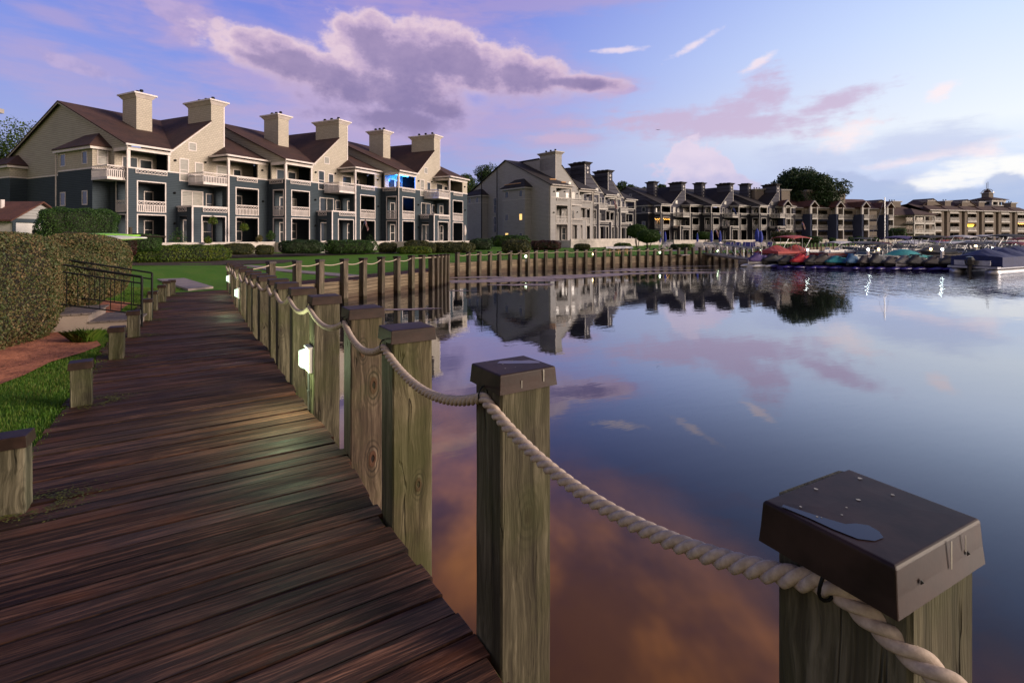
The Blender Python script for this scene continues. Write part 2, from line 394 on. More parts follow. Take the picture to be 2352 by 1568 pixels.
EP = [(33.5, 64), (42, 75), (50, 84), (60, 93), (78, 108), (112, 128), (150, 140), (188, 146)]
SH += EP + [(205, 170), (215, 300), (600, 1500), (900, 2200)]
# land-side shift of the shore, for bulkhead walls and the lawn edge
def offset(pl, d):
    o = []
    for i, p in enumerate(pl):
        a = pl[max(i - 1, 0)]; b = pl[min(i + 1, len(pl) - 1)]
        t = Vector((b[0] - a[0], b[1] - a[1])).normalized(); n = Vector((-t.y, t.x))
        o.append((p[0] + n.x * d, p[1] + n.y * d))
    return o
LAND = offset(SH[:-1], .14) + [SH[-1]]
LEFT = [(-.2, -3.0), (-1.7, .9), (-3.2, 3.2), (-4.45, 5.2), (-5.65, 7.2), (-6.6, 8.77), (-7.65, 10.5), (-8.5, 11.9), (-9.4, 13.5), (-10.15, 14.9), (-10.9, 16.9)]
LNP = np.array(LEFT)
def hgt(x, y):
    x = np.asarray(x, float); y = np.asarray(y, float)
    best = np.full(x.shape, 1e9); sgn = np.ones(x.shape)
    for a, b in zip(LNP[:-1], LNP[1:]):
        d = b - a; L2 = d @ d; t = np.clip(((x - a[0]) * d[0] + (y - a[1]) * d[1]) / L2, 0, 1)
        px = a[0] + d[0] * t; py = a[1] + d[1] * t; q = np.hypot(x - px, y - py)
        cr = d[0] * (y - a[1]) - d[1] * (x - a[0]); up = q < best
        best = np.where(up, q, best); sgn = np.where(up, np.sign(cr), sgn)
    s = np.clip((best * sgn - .5) / 3.2, 0, 1); s = s * s * (3 - 2 * s)
    f = 1 - np.clip((y - 12) / 7, 0, 1); h1 = .5 * s * f
    s2 = np.clip((best * sgn - 3) / 8, 0, 1); h1 += .45 * s2 * s2 * (3 - 2 * s2) * np.clip((32 - y) / 10, 0, 1)
    h1 = h1 * (1 - .92 * np.exp(-(((x + 8.1) / 1.3) ** 2 + ((y - 9.1) / 1.1) ** 2)))
    far = .12 * np.clip((y - 30) / 20, 0, 1)
    return -.03 + np.maximum(h1, 0) + far + .015 * np.sin(x * .9 + 1) * np.sin(y * .7) * np.clip((np.hypot(x, y) - 18) / 10, 0, 1)
def sheet(name, poly, mat, step, dz=0.0, zf=hgt, near=None, parent=None, thick=0):
    """ground-hugging sheet: constrained Delaunay triangles inside poly"""
    P = [Vector(p[:2]) for p in poly]; n = len(P)
    xs = np.array([p.x for p in P]); ys = np.array([p.y for p in P])
    pts = list(P)
    regs = [(max(xs.min(), -3000), min(xs.max(), 3000), max(ys.min(), -3000), min(ys.max(), 3000), step)] + (near or [])
    for (x0, x1, y0, y1, st) in regs:
        for i in np.arange(x0 + st / 2, x1, st):
            for j in np.arange(y0 + st / 2, y1, st): pts.append(Vector((i + R.uniform(-.1, .1) * st, j + R.uniform(-.1, .1) * st)))
    r = delaunay_2d_cdt(pts, [], [list(range(n))], 1, 1e-4)
    V = np.array([(v.x, v.y) for v in r[0]]); Z = zf(V[:, 0], V[:, 1]) + dz
    me = bpy.data.meshes.new(name); me.from_pydata([(a, b, c) for (a, b), c in zip(V, Z)], [], [tuple(f) for f in r[2]])
    for p in me.polygons: p.use_smooth = True
    me.update(); bm = bmesh.new(); bm.from_mesh(me); bmesh.ops.recalc_face_normals(bm, faces=bm.faces)
    if bm.faces and sum(f.normal.z for f in bm.faces) < 0: bmesh.ops.reverse_faces(bm, faces=bm.faces)
    bm.to_mesh(me); bm.free()
    return link(name, me, mat, parent)

# grass ground material
m, T, p, o = newmat('lawn_grass'); mt['grass'] = m
oc = T.n('ShaderNodeTexCoord').outputs['Object']
big_ = T.noise(oc, .16, 4, .6); mid_ = T.noise(oc, 2.2, 4, .65); fin = T.noise(oc, 45, 3, .7)
fibre = T.noise(T.mapping(oc, rot=(0, 0, .5), sc=(3, 14, 1)), 3, 3, .7)
mow = T.m('SINE', T.m('MULTIPLY', T.sep(T.mapping(oc, rot=(0, 0, .6)))[1], 3.6))
c = T.mix(T.m('ADD', T.mr(big_, .35, .65, 0, .6), T.m('MULTIPLY', mow, .22), clamp=True), (.075, .19, .012, 1), (.12, .25, .02, 1))
c = T.mix(T.m('MULTIPLY', T.mr(mid_, .45, .72), .55), c, (.17, .24, .03, 1))
c = T.mix(T.m('MULTIPLY', T.mr(fin, .4, .65), .6), c, (.04, .11, .008, 1))
c = T.mix(T.m('MULTIPLY', T.mr(T.noise(oc, .7, 5, .7), .52, .72), .4), c, (.12, .13, .035, 1))
c = T.mix(T.m('MULTIPLY', T.mr(fibre, .52, .75), .35), c, (.09, .11, .03, 1))
T.set(p.inputs['Base Color'], c); p.inputs['Roughness'].default_value = .85; p.inputs['Specular IOR Level'].default_value = .15
T.set(p.inputs['Normal'], T.bump(T.m('ADD', fin, mid_), 1.0, .03))
mt['dirt'] = MAT('red_clay', srgb(190, 118, 84), srgb(138, 80, 58), 2.5, .9, .03, 14)
mt['mulch'] = MAT('brown_mulch', (.05, .022, .014), (.022, .012, .009), 7, .95, .04, 30)
mt['path'] = MAT('concrete_path', (.3, .235, .215), (.22, .175, .165), 2, .75, .004, 60)

ground = sheet('ground', [(x, y) for x, y in LAND] + [(900, 2600), (-2600, 2600), (-2600, -400), (70, -400)], mt['grass'], 220,
               near=[(-40, 60, 0, 70, 2.5), (-16, -1, 0, 20, .5), (-60, 120, 60, 160, 12)])
tag(ground, kind='structure')

# ------------------------------------------------------------------ water
m, T, p, o = newmat('lake_water'); nt = m.node_tree
oc = T.n('ShaderNodeTexCoord').outputs['Object']
gl_ = T.n('ShaderNodeBsdfGlossy'); gl_.inputs['Roughness'].default_value = .015; gl_.inputs[0].default_value = (.9, .93, 1, 1)
df = T.n('ShaderNodeBsdfDiffuse')
fr = T.n('ShaderNodeFresnel'); fr.inputs['IOR'].default_value = 1.33
x, y, z = T.sep(oc)
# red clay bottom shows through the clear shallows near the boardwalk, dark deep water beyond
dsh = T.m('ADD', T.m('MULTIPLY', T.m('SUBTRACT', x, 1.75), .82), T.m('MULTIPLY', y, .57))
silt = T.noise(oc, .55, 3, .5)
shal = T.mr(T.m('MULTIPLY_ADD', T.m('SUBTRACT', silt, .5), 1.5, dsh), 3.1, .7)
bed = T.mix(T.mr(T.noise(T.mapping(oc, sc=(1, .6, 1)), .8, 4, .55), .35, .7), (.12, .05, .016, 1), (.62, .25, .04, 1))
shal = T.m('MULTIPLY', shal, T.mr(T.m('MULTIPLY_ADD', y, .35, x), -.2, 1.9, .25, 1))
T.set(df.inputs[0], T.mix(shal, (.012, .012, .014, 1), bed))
rot = T.mapping(oc, rot=(0, 0, math.radians(-28)))
calm = T.noise(T.mapping(rot, sc=(.5, 1.2, 1)), 1.1, 3, .55)
swell = T.noise(T.mapping(rot, sc=(.6, 1.5, 1)), 3.2, 3, .6)
rip = T.noise(T.mapping(oc, rot=(0, 0, .12), sc=(1.7, .5, 1)), 1.25, 3, .62)
# wind-ruffled patch in front of the moored boats
dist = T.m('ADD', T.m('MULTIPLY', x, -.12), y)
wz = T.noise(T.mapping(oc, sc=(1, .5, 1)), .12, 3, .6)
band = T.m('MULTIPLY', T.mr(T.m('ADD', dist, T.m('MULTIPLY', wz, 8)), 22, 31), T.mr(T.m('SUBTRACT', T.m('MULTIPLY_ADD', y, -.25, x), T.m('MULTIPLY', wz, 8)), -1, 8))
far_ = T.mr(y, 4, 26)
h = T.m('ADD', T.m('MULTIPLY', calm, .003), T.m('MULTIPLY', swell, .0012))
h = T.m('MULTIPLY', h, T.m('MULTIPLY_ADD', far_, .6, .5))
h = T.m('ADD', h, T.m('MULTIPLY', T.m('MULTIPLY', rip, band), .07))
bp = T.n('ShaderNodeBump'); bp.inputs['Strength'].default_value = 1; bp.inputs['Distance'].default_value = 1.0; T.set(bp.inputs['Height'], h)
for q in (gl_, fr): T.set(q.inputs['Normal'], bp.outputs[0])
mx = T.n('ShaderNodeMixShader'); T.set(mx.inputs[0], T.m('MULTIPLY', T.m('POWER', fr.outputs[0], .48), T.mr(fr.outputs[0], .03, .25, .24, 1.0))); nt.links.new(df.outputs[0], mx.inputs[1]); nt.links.new(gl_.outputs[0], mx.inputs[2]); nt.links.new(mx.outputs[0], o.inputs[0])
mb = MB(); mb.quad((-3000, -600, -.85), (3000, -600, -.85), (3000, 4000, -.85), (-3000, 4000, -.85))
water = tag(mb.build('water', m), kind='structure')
mb = MB(); mb.quad((-3000, -600, -3.5), (3000, -600, -3.5), (3000, 4000, -3.5), (-3000, 4000, -3.5))

# floating weed / scum: several flat ragged mats along the far bulkhead
mt['scum'] = MAT('floating_scum', (.36, .26, .24), (.17, .13, .12), 3, .6, .02, 20, detail=6)
def ragged(cx, cy, rx, ry, rot, n=90, amp=.35):
    pts = []; ph = [R.uniform(0, 6.28) for _ in range(6)]
    for i in range(n):
        t = 2 * math.pi * i / n
        k = 1 + amp * (.5 * math.sin(3 * t + ph[0]) + .35 * math.sin(5 * t + ph[1]) + .3 * math.sin(9 * t + ph[2]) + .25 * math.sin(17 * t + ph[3]) + .2 * math.sin(29 * t + ph[4])) + R.uniform(-.07, .07)
        x, y = rx * k * math.cos(t), ry * k * math.sin(t)
        pts.append((cx + x * math.cos(rot) - y * math.sin(rot), cy + x * math.sin(rot) + y * math.cos(rot)))
    return pts
scum = MB()
for (x, y, rx, ry, rt) in [(1085, 646, 2.8, .8, 0), (1150, 645, 3.4, .9, 12), (1215, 640, 3.2, .8, 12), (1300, 636, 3.4, .8, 14), (1370, 631.5, 3.2, .7, 16), (1450, 628, 3.0, .55, 12), (1530, 626.5, 2.9, .4, 8), (1205, 654, 1.6, .55, 5),
                           (1440, 621.5, 2.9, .8, 18), (1480, 617, 3.2, .5, 14), (1530, 620, 3.4, .35, 5), (1590, 628, 4.0, .22, 6), (1570, 612, 3, .25, 12), (1620, 624.5, 3.4, .2, 0), (1105, 637, 2.2, .6, 10), (925, 711, .9, .18, 5), (985, 708.5, .5, .08, 0), (1060, 668, .7, .12, 0)]:
    c0 = wat(x, y); scum.poly([(a, b, -.845 + .0004 * len(scum.f)) for a, b in ragged(c0.x, c0.y, rx, ry, math.radians(rt))])
tag(scum.build('pond_scum', mt['scum']), 'pale brown scum floating on the calm water below the bulkhead', 'pond scum', kind='stuff')

# ------------------------------------------------------------------ wood materials
def woodmat(name, c_lo, c_mid, c_hi, rough=.75, green=0.0, axis='Z', gs=1.0, knots=True, bumpd=.006, big=(), wet=None):
    m, T, p, o = newmat(name)
    oc = T.n('ShaderNodeTexCoord').outputs['Object']; oi = T.n('ShaderNodeObjectInfo').outputs['Random']
    off = T.comb(T.m('MULTIPLY', oi, 37), T.m('MULTIPLY', oi, 91), T.m('MULTIPLY', oi, 13))
    va = T.n('ShaderNodeVectorMath', operation='ADD'); T.set(va.inputs[0], oc); T.set(va.inputs[1], off); v = va.outputs[0]
    warp = T.noise(T.mapping(v, sc=(1, 1, .5)), 3.5 * gs, 3, .5, out=1)
    wv = T.n('ShaderNodeVectorMath', operation='MULTIPLY_ADD'); T.set(wv.inputs[0], warp); wv.inputs[1].default_value = (.10, .10, .1); T.set(wv.inputs[2], v); v2 = wv.outputs[0]
    ox, oy, oz = T.sep(oc); kd_ = None
    for (kx, kz, krx, krz) in big:
        q_ = T.vlen(T.comb(T.m('DIVIDE', T.m('SUBTRACT', T.m('ADD', ox, T.m('MULTIPLY', T.noise(oc, 9, 2, .5), .03)), kx + .015), krx), 0, T.m('DIVIDE', T.m('SUBTRACT', oz, kz), krz)))
        kd_ = q_ if kd_ is None else T.m('MINIMUM', kd_, q_)
    g1 = T.noise(T.mapping(v2, sc=(26, 26, .9)), 1.2 * gs, 5, .65)
    g2 = T.noise(T.mapping(v2, sc=(90, 90, 3)), 1.6 * gs, 3, .6)
    g3 = T.noise(T.mapping(v2, sc=(9, 9, .35)), 1.3 * gs, 3, .6)
    bl = T.noise(T.mapping(v, sc=(3, 3, 1)), 1.2, 4, .6)
    nd = T.n('ShaderNodeValToRGB'); T.set(nd.inputs[0], T.m('ADD', T.m('MULTIPLY', g1, .45), T.m('ADD', T.m('MULTIPLY', g2, .15), T.m('MULTIPLY', g3, .4)))); cr = nd.color_ramp
    cr.elements[0].position = .38; cr.elements[0].color = (*c_lo, 1); cr.elements[1].position = .62; cr.elements[1].color = (*c_hi, 1)
    e = cr.elements.new(.5); e.color = (*c_mid, 1)
    c = nd.outputs[0]
    h = T.m('ADD', g1, T.m('MULTIPLY', g2, .5))
    if knots:
        vo = T.n('ShaderNodeTexVoronoi'); T.set(vo.inputs['Vector'], T.mapping(v2, sc=(2.6, 2.6, 1.5))); vo.inputs['Scale'].default_value = 1.0
        kd = vo.outputs['Distance']; rings = T.m('SINE', T.m('MULTIPLY', kd, 95))
        kz = T.mr(kd, .3, .05); c = T.mix(T.m('MULTIPLY', T.m('MULTIPLY', kz, T.mr(rings, -.2, .8)), .55), c, (*[q * .4 for q in c_lo], 1))
        c = T.mix(T.mr(kd, .075, .03), c, (.018, .011, .007, 1)); h = T.m('ADD', h, T.m('MULTIPLY', kz, .3))
    c = T.mix(T.m('MULTIPLY', T.mr(bl, .45, .7), .5), c, (*[q * .55 for q in c_mid], 1))
    if kd_ is not None:
        rg_ = T.m('SINE', T.m('MULTIPLY', T.m('POWER', kd_, .7), 16)); fd = T.mr(kd_, 3.2, 1.2)
        c = T.mix(T.m('MULTIPLY', fd, T.mr(rg_, -.3, .9, 0, .75)), c, (*[q * .6 for q in c_lo], 1)); c = T.mix(T.mr(kd_, 1.05, .8), c, (.075, .035, .02, 1)); c = T.mix(T.mr(kd_, .5, .25), c, (.008, .005, .004, 1)); h = T.m('ADD', h, T.m('ADD', T.m('MULTIPLY', T.mr(kd_, 1.3, .8), 1.2), T.m('MULTIPLY', T.mr(kd_, .5, .3), -2.5)))
    if wet is not None: c = T.mix(T.mr(T.m('ADD', oz, T.m('MULTIPLY', T.noise(v, 6, 2, .5), .2)), wet + .12, wet - .02), c, (.022, .012, .008, 1))
    ck = T.m('ABSOLUTE', T.m('SUBTRACT', T.noise(T.mapping(v2, sc=(11, 11, .55)), 1.0, 2, .5), .5)); ckm = T.m('MULTIPLY', T.mr(ck, .012, .003), T.mr(T.noise(T.mapping(v, sc=(5, 5, 1)), 1.7, 2, .5), .5, .6))
    c = T.mix(T.m('MULTIPLY', ckm, .85), c, (.008, .006, .004, 1)); h = T.m('SUBTRACT', h, T.m('MULTIPLY', ckm, 2.0))
    if green: c = T.mix(T.m('MULTIPLY', T.mr(T.noise(v, 2.1, 4, .6), .42, .68), green), c, (.055, .065, .018, 1))
    c = T.mix(T.m('MULTIPLY', T.m('FRACT', T.m('MULTIPLY', oi, 7.3)), .35), c, (*[c_lo[0] * 1.2, c_lo[1] * .85, c_lo[2] * .7], 1))
    T.set(p.inputs['Base Color'], c); p.inputs['Roughness'].default_value = rough; p.inputs['Specular IOR Level'].default_value = .25
    T.set(p.inputs['Normal'], T.bump(h, .8, bumpd))
    return m
mt['post'] = woodmat('weathered_post', (.016, .013, .009), (.078, .069, .043), (.235, .205, .14), green=.5)
mt['post_far'] = woodmat('grey_brown_post', (.022, .017, .013), (.095, .073, .052), (.2, .158, .118), green=.25, wet=-.42)
mt['post_knot'] = woodmat('knotted_post', (.022, .017, .010), (.10, .085, .045), (.27, .23, .14), green=.7, big=[(.035, .13, .022, .045)])
mt['post_crack'] = woodmat('brown_knotted_post', (.018, .012, .009), (.08, .055, .038), (.2, .15, .105), green=.4, big=[(.055, .46, .03, .075), (.045, -.12, .03, .07), (-.03, .74, .02, .05)])
mt['cap'] = MAT('brown_cap', (.016, .008, .006), (.038, .020, .015), 7, .5, .0004, 26, spec=.22)
mt['rope'] = MAT('cream_rope', (.50, .40, .32), (.36, .28, .22), 60, .85, .0006, 200)
mt['bark'] = MAT('bark', (.06, .045, .03), (.03, .022, .016), 12, .9, .02, 30, st=(1, 1, .3))

# bulkhead boards (own grain, horizontal)
def boardmat(name, c1, c2, c3, pitch, wetz=None):
    m, T, p, o = newmat(name)
    uv = T.n('ShaderNodeTexCoord').outputs['UV']; u, v, _ = T.sep(uv)
    row = T.m('FLOOR', T.m('DIVIDE', v, pitch)); fr = T.m('FRACT', T.m('DIVIDE', v, pitch))
    vv = T.comb(T.m('MULTIPLY_ADD', row, 7.13, u), v, T.m('MULTIPLY', row, 3.1))
    g = T.noise(T.mapping(vv, sc=(1.2, 22, 1)), 1.5, 5, .65); b = T.noise(T.mapping(vv, sc=(.9, 2.2, 1)), 1.0, 3, .6)
    nd = T.n('ShaderNodeValToRGB'); T.set(nd.inputs[0], T.m('ADD', T.m('MULTIPLY', g, .55), T.m('MULTIPLY', b, .45))); cr = nd.color_ramp
    cr.elements[0].position = .35; cr.elements[0].color = (*c1, 1); cr.elements[1].position = .66; cr.elements[1].color = (*c3, 1); e = cr.elements.new(.5); e.color = (*c2, 1)
    gap = T.m('MULTIPLY', T.mr(fr, 0, .1), T.mr(fr, 1, .93)); c = T.mix(gap, (.008, .006, .005, 1), nd.outputs[0])
    wet = T.mr(T.m('ADD', v, T.m('MULTIPLY', T.noise(T.comb(u, 0, 0), 2, 3, .6), .15)), -.62, -.38)
    c = T.mix(wet, T.mix(.75, c, (.035, .014, .007, 1)), c)
    T.set(p.inputs['Base Color'], c); p.inputs['Roughness'].default_value = .8
    T.set(p.inputs['Normal'], T.bump(T.m('ADD', gap, T.m('MULTIPLY', g, .4)), .8, .02))
    return m
mt['bulk'] = boardmat('bulkhead_boards', (.06, .042, .025), (.15, .11, .07), (.26, .2, .13), .145)
def wall_strip(name, pl, z0, z1, mat, label, off=.0):
    mb = MB(); acc = 0
    pl = offset([tuple(p[:2]) for p in pl], off)
    for a, b in zip(pl[:-1], pl[1:]):
        L = math.hypot(b[0] - a[0], b[1] - a[1]); t = ((b[0] - a[0]) / L, (b[1] - a[1]) / L); n = (-t[1] * .1, t[0] * .1)
        mb.quad((*a, z0), (*b, z0), (*b, z1), (*a, z1), 0, [(acc, z0), (acc + L, z0), (acc + L, z1), (acc, z1)])
        mb.quad((*a, z1), (*b, z1), (b[0] + n[0], b[1] + n[1], z1), (a[0] + n[0], a[1] + n[1], z1), 0, [(acc, .3), (acc + L, .3), (acc + L, .35), (acc, .35)])
        acc += L
    o = mb.build(name, mat, uv=True)
    return tag(o, label, 'bulkhead')
wall_strip('bulkhead', [(8, -7)] + NP, -1.6, -.06, mt['bulk'], 'timber bulkhead below the near curved boardwalk posts', .16)
wall_strip('bulkhead', MP + [(-4.1, 29.5), (-4.9, 31.6)], -1.6, -.015, mt['bulk'], 'timber bulkhead of stained boards behind the posts of the cove', .09)
wall_strip('bulkhead', [(-4.9, 31.6)] + FP, -1.6, .03, mt['bulk'], 'long timber bulkhead holding the lawn in front of the grey buildings', .09)
mt['bulkv'] = mt['bulk']
wall_strip('bulkhead', [F_END] + EP, -1.6, .1, mt['bulk'], 'distant timber bulkhead behind the moored boats', .09)

# ------------------------------------------------------------------ boardwalk decks
m, T, p, o = newmat('wet_deck_boards'); mt['deck'] = m
uv = T.n('ShaderNodeTexCoord').outputs['UV']; u, v, _ = T.sep(uv)
rnd = T.n('ShaderNodeAttribute', attribute_name='plank').outputs['Fac']
vv = T.comb(T.m('MULTIPLY_ADD', rnd, 41, u), T.m('MULTIPLY_ADD', rnd, 17, v), T.m('MULTIPLY', rnd, 29))
wp = T.n('ShaderNodeVectorMath', operation='MULTIPLY_ADD'); T.set(wp.inputs[0], T.noise(T.mapping(vv, sc=(1.2, 4, 1)), 1.5, 3, .5, out=1)); wp.inputs[1].default_value = (.05, .05, .05); T.set(wp.inputs[2], vv)
g1 = T.noise(T.mapping(wp.outputs[0], sc=(1.6, 34, 1)), 1.3, 6, .7); g2 = T.noise(T.mapping(wp.outputs[0], sc=(5, 120, 1)), 1.2, 3, .6)
b1 = T.noise(T.mapping(vv, sc=(1, 3, 1)), 1.3, 4, .6)
mixv = T.m('ADD', T.m('MULTIPLY', g1, .7), T.m('MULTIPLY', g2, .3))
nd = T.n('ShaderNodeValToRGB'); T.set(nd.inputs[0], mixv); cr = nd.color_ramp
cr.elements[0].position = .38; cr.elements[0].color = (.010, .005, .004, 1); cr.elements[1].position = .66; cr.elements[1].color = (.25, .115, .068, 1)
e = cr.elements.new(.5); e.color = (.050, .021, .014, 1)
c = T.mix(T.mr(b1, .5, .72), nd.outputs[0], T.mix(.65, nd.outputs[0], (.13, .04, .014, 1)))
c = T.mix(T.m('MULTIPLY', rnd, .6), c, T.mix(.6, c, (.055, .04, .036, 1)))
hd = T.n('ShaderNodeHueSaturation'); hd.inputs['Hue'].default_value = .5; T.set(hd.inputs['Color'], c); T.set(hd.inputs['Value'], T.m('MULTIPLY_ADD', T.m('FRACT', T.m('MULTIPLY', rnd, 5.7)), .9, .6)); c = hd.outputs[0]
# darker along both long edges of each board
edge = T.m('MULTIPLY', T.mr(T.m('ADD', v, T.m('MULTIPLY', g2, .004)), .0, .016), T.mr(T.m('ADD', v, T.m('MULTIPLY', g2, .004)), .142, .126))
c = T.mix(T.mr(edge, 0, 1, .55, 0), c, (.004, .002, .002, 1))
T.set(p.inputs['Base Color'], c)
wet = T.noise(T.mapping(vv, sc=(.8, 2.5, 1)), 1.0, 4, .6)
pud = T.mr(T.noise(T.mapping(vv, sc=(.6, 5, 1)), .9, 3, .5), .70, .74)
T.set(p.inputs['Roughness'], T.m('SUBTRACT', T.mr(wet,   .3, .75, .85, .55), T.m('MULTIPLY', pud, .42)))
p.inputs['Specular IOR Level'].default_value = .16
T.set(p.inputs['Normal'], T.bump(T.m('MULTIPLY', mixv, T.m('SUBTRACT', 1, T.m('MULTIPLY', pud, .7))), .8, .008))
def resample(pl, step):
    pl = [Vector(p[:2]) for p in pl]; acc = [0]
    for a, b in zip(pl[:-1], pl[1:]): acc.append(acc[-1] + (b - a).length)
    n = max(2, int(acc[-1] / step) + 1); d = np.linspace(0, acc[-1], n)
    # Catmull-Rom through the points, sampled evenly
    xs = []; 
    fine = []
    for i in range(len(pl) - 1):
        p0 = pl[max(i - 1, 0)]; p1 = pl[i]; p2 = pl[i + 1]; p3 = pl[min(i + 2, len(pl) - 1)]
        for t in np.linspace(0, 1, 12, endpoint=False):
            fine.append(.5 * ((2 * p1) + (p2 - p0) * t + (2 * p0 - 5 * p1 + 4 * p2 - p3) * t * t + (-p0 + 3 * p1 - 3 * p2 + p3) * t ** 3))
    fine.append(pl[-1]); fa = [0]
    for a, b in zip(fine[:-1], fine[1:]): fa.append(fa[-1] + (b - a).length)
    d = np.linspace(0, fa[-1], max(2, int(fa[-1] / step) + 1))
    return [Vector((float(np.interp(q, fa, [f.x for f in fine])), float(np.interp(q, fa, [f.y for f in fine])))) for q in d]
def deck(name, right, width, z, label, jag=.03, w=.142, wf=None):
    """boards laid across, from the water edge to `width` on the land side"""
    pl = resample(right, w); mb = MB(); rn = []
    # smoothed left normals
    N = []
    for i in range(len(pl)):
        a = pl[max(i - 8, 0)]; b = pl[min(i + 8, len(pl) - 1)]; t = (b - a).normalized(); N.append(Vector((-t.y, t.x)))
    for i in range(len(pl) - 1):
        k = i / (len(pl) - 2); W = wf(k) if wf else width
        g = .0055; dz = R.uniform(-.005, .005); e0 = R.uniform(-jag, .01); e1 = W + R.uniform(-.02, .03)
        a = pl[i]; b = pl[i + 1]; t = (b - a).normalized() * g
        q = [a + N[i] * e0 + t, b + N[i + 1] * e0 - t, b + N[i + 1] * e1 - t, a + N[i] * e1 + t]
        lo = [(p.x, p.y, z - .04) for p in q]; k0 = len(mb.v)
        tilt = R.uniform(-.002, .002)
        c1, c2 = [], []
        for j, p in enumerate(q):
            zz = z + dz + (tilt if j in (0, 3) else -tilt); ctr = (q[0] + q[1] + q[2] + q[3]) / 4; dd = (ctr - p).normalized() * .004
            c1.append((p.x, p.y, zz - .004)); c2.append((p.x + dd.x, p.y + dd.y, zz))
        U = [(0, 0), (0, w), (W, w), (W, 0)]
        mb.quad(*c2, 0, U)
        for j in range(4):
            j2 = (j + 1) % 4
            mb.quad(c1[j], c1[j2], c2[j2], c2[j], 0, [U[j], U[j2], U[j2], U[j]]); mb.quad(lo[j], lo[j2], c1[j2], c1[j], 0, [U[j], U[j2], U[j2], U[j]])
        rn += [R.random()] * 1 * 0 + [(r_ := R.random())] * 9
    o = mb.build(name, mt['deck'], uv=True); bm = bmesh.new(); bm.from_mesh(o.data); bmesh.ops.recalc_face_normals(bm, faces=bm.faces); bm.to_mesh(o.data); bm.free()
    at = o.data.attributes.new('plank', 'FLOAT', 'FACE'); at.data.foreach_set('value', np.array(rn, dtype=np.float32))
    return tag(o, label, 'boardwalk')
NR = offset(NP, .15)
deck('boardwalk', NR[0:1] + NR[1:], 2.05, 0.0, 'wet dark brown plank boardwalk curving beside the lake')
MR = offset([(-9.6, 17.4), (-8.9, 17.5)] + [(p.x, p.y) for p in MP], .12)
deck('boardwalk', MR, 1.5, -.012, 'far stretch of reddish brown boardwalk round the grass cove', wf=lambda k: 1.5)
# ------------------------------------------------------------------ posts, caps, ropes
def bevel_mesh(o, wd=.006, seg=2):
    bm = bmesh.new(); bm.from_mesh(o.data)
    bmesh.ops.bevel(bm, geom=[e for e in bm.edges if e.calc_face_angle(0) > .6], offset=wd, segments=seg, affect='EDGES', profile=.6)
    bm.to_mesh(o.data); bm.free()
def make_post(mat, sx=.25, sy=.21, top=1.07, bot=-2.2, capx=.275, capy=.238, caph=.078, ring=True, sh=(0, 0), wob=0.0, name='mooring_post', ringside=-1):
    """post with its top face at local z = top + caph*.6; local x runs across the deck"""
    t = empty(name)
    mb = MB(); n = 14; rings = []
    for i in range(n + 1):
        z = bot + (top - bot) * i / n; k = R.uniform(-wob, wob); q = R.uniform(-wob, wob)
        hx, hy = sx / 2, sy / 2; c = .008
        pts = [(-hx + c, -hy), (-.015 * R.random(), -hy + wob * .6), (hx - c, -hy), (hx, -hy + c), (hx, hy - c), (hx - c, hy), (-hx + c, hy), (-hx, hy - c), (-hx, -hy + c)]
        rings.append([(a + sh[0] + k, b + sh[1] + q, z) for a, b in pts])
    mb.loft(rings); s = mb.build('shaft', mat, t)
    mb = MB(); z1 = top + .004; z0 = z1 - caph
    # folded sheet cap: flared skirt, slightly crowned top
    hx, hy = capx / 2, capy / 2; f = .006
    rr = []
    for (e, z) in ((f, z0), (f * .5, z0 + caph * .4), (0, z1 - .004), (-.004, z1), (-hx * .5, z1 + .0015)):
        rr.append([(-hx - e, -hy - e, z), (0, -hy - e, z), (hx + e, -hy - e, z), (hx + e, hy + e, z), (0, hy + e, z), (-hx - e, hy + e, z)])
    mb.loft(rr, caps=False); k = len(mb.v) - 6; mb.f.append(tuple(range(k, k + 6))); mb.mi.append(0); mb.uv.append([(0, 0)] * 6)
    cp = mb.build('cap', mt['cap'], t); bevel_mesh(cp, .003, 2)
    for pq in cp.data.polygons: pq.use_smooth = False
    if ring:
        mb = MB(); rx = ringside * (sx / 2 + .006); zc = top - .1
        pts = [(rx + ringside * .022 * (1 - math.cos(a)) - ringside * .006, .004 * math.sin(a * 2), zc + .034 * math.sin(a)) for a in [6.283 * i / 14 for i in range(15)]]
        mb.tube(pts, .0035, 5); mb.bar((rx - ringside * .01, 0, zc + .03), (rx + ringside * .012, 0, zc + .036), .006, n=5)
        mb.build('rope_ring', mt['black'], t, smooth=True)
    return t
def postz(Y): return float(np.interp(Y, [3.5, 17, 25, 34], [1.15, .875, .835, .69]))
def direction(pl, i):
    a = Vector(pl[max(i - 1, 0)][:2]); b = Vector(pl[min(i + 1, len(pl) - 1)][:2]); t = (b - a).normalized()
    return math.atan2(t.y, t.x) - math.pi / 2      # local +y along the line, local +x towards the water
near0 = make_post(mt['post'], wob=.0015)
corner_post = make_post(mt['post'], sx=.235, sy=.25, capx=.31, capy=.245, caph=.085, sh=(.022, .006), wob=.0015)
near_lab = ['weathered post beside the camera, just outside the picture', 'biggest post, at the picture edge, with a blue puddle on its wide brown cap', 'tall weathered post whose cap holds a pale puddle, before the biggest post',
    'post with a dark knot low on its broad face, just beyond the pale puddle post', 'brown cracked post with two large oval knots, rope passing its cap',
    'greenish post with the glowing lamp box fixed on its deck side']
rings = []
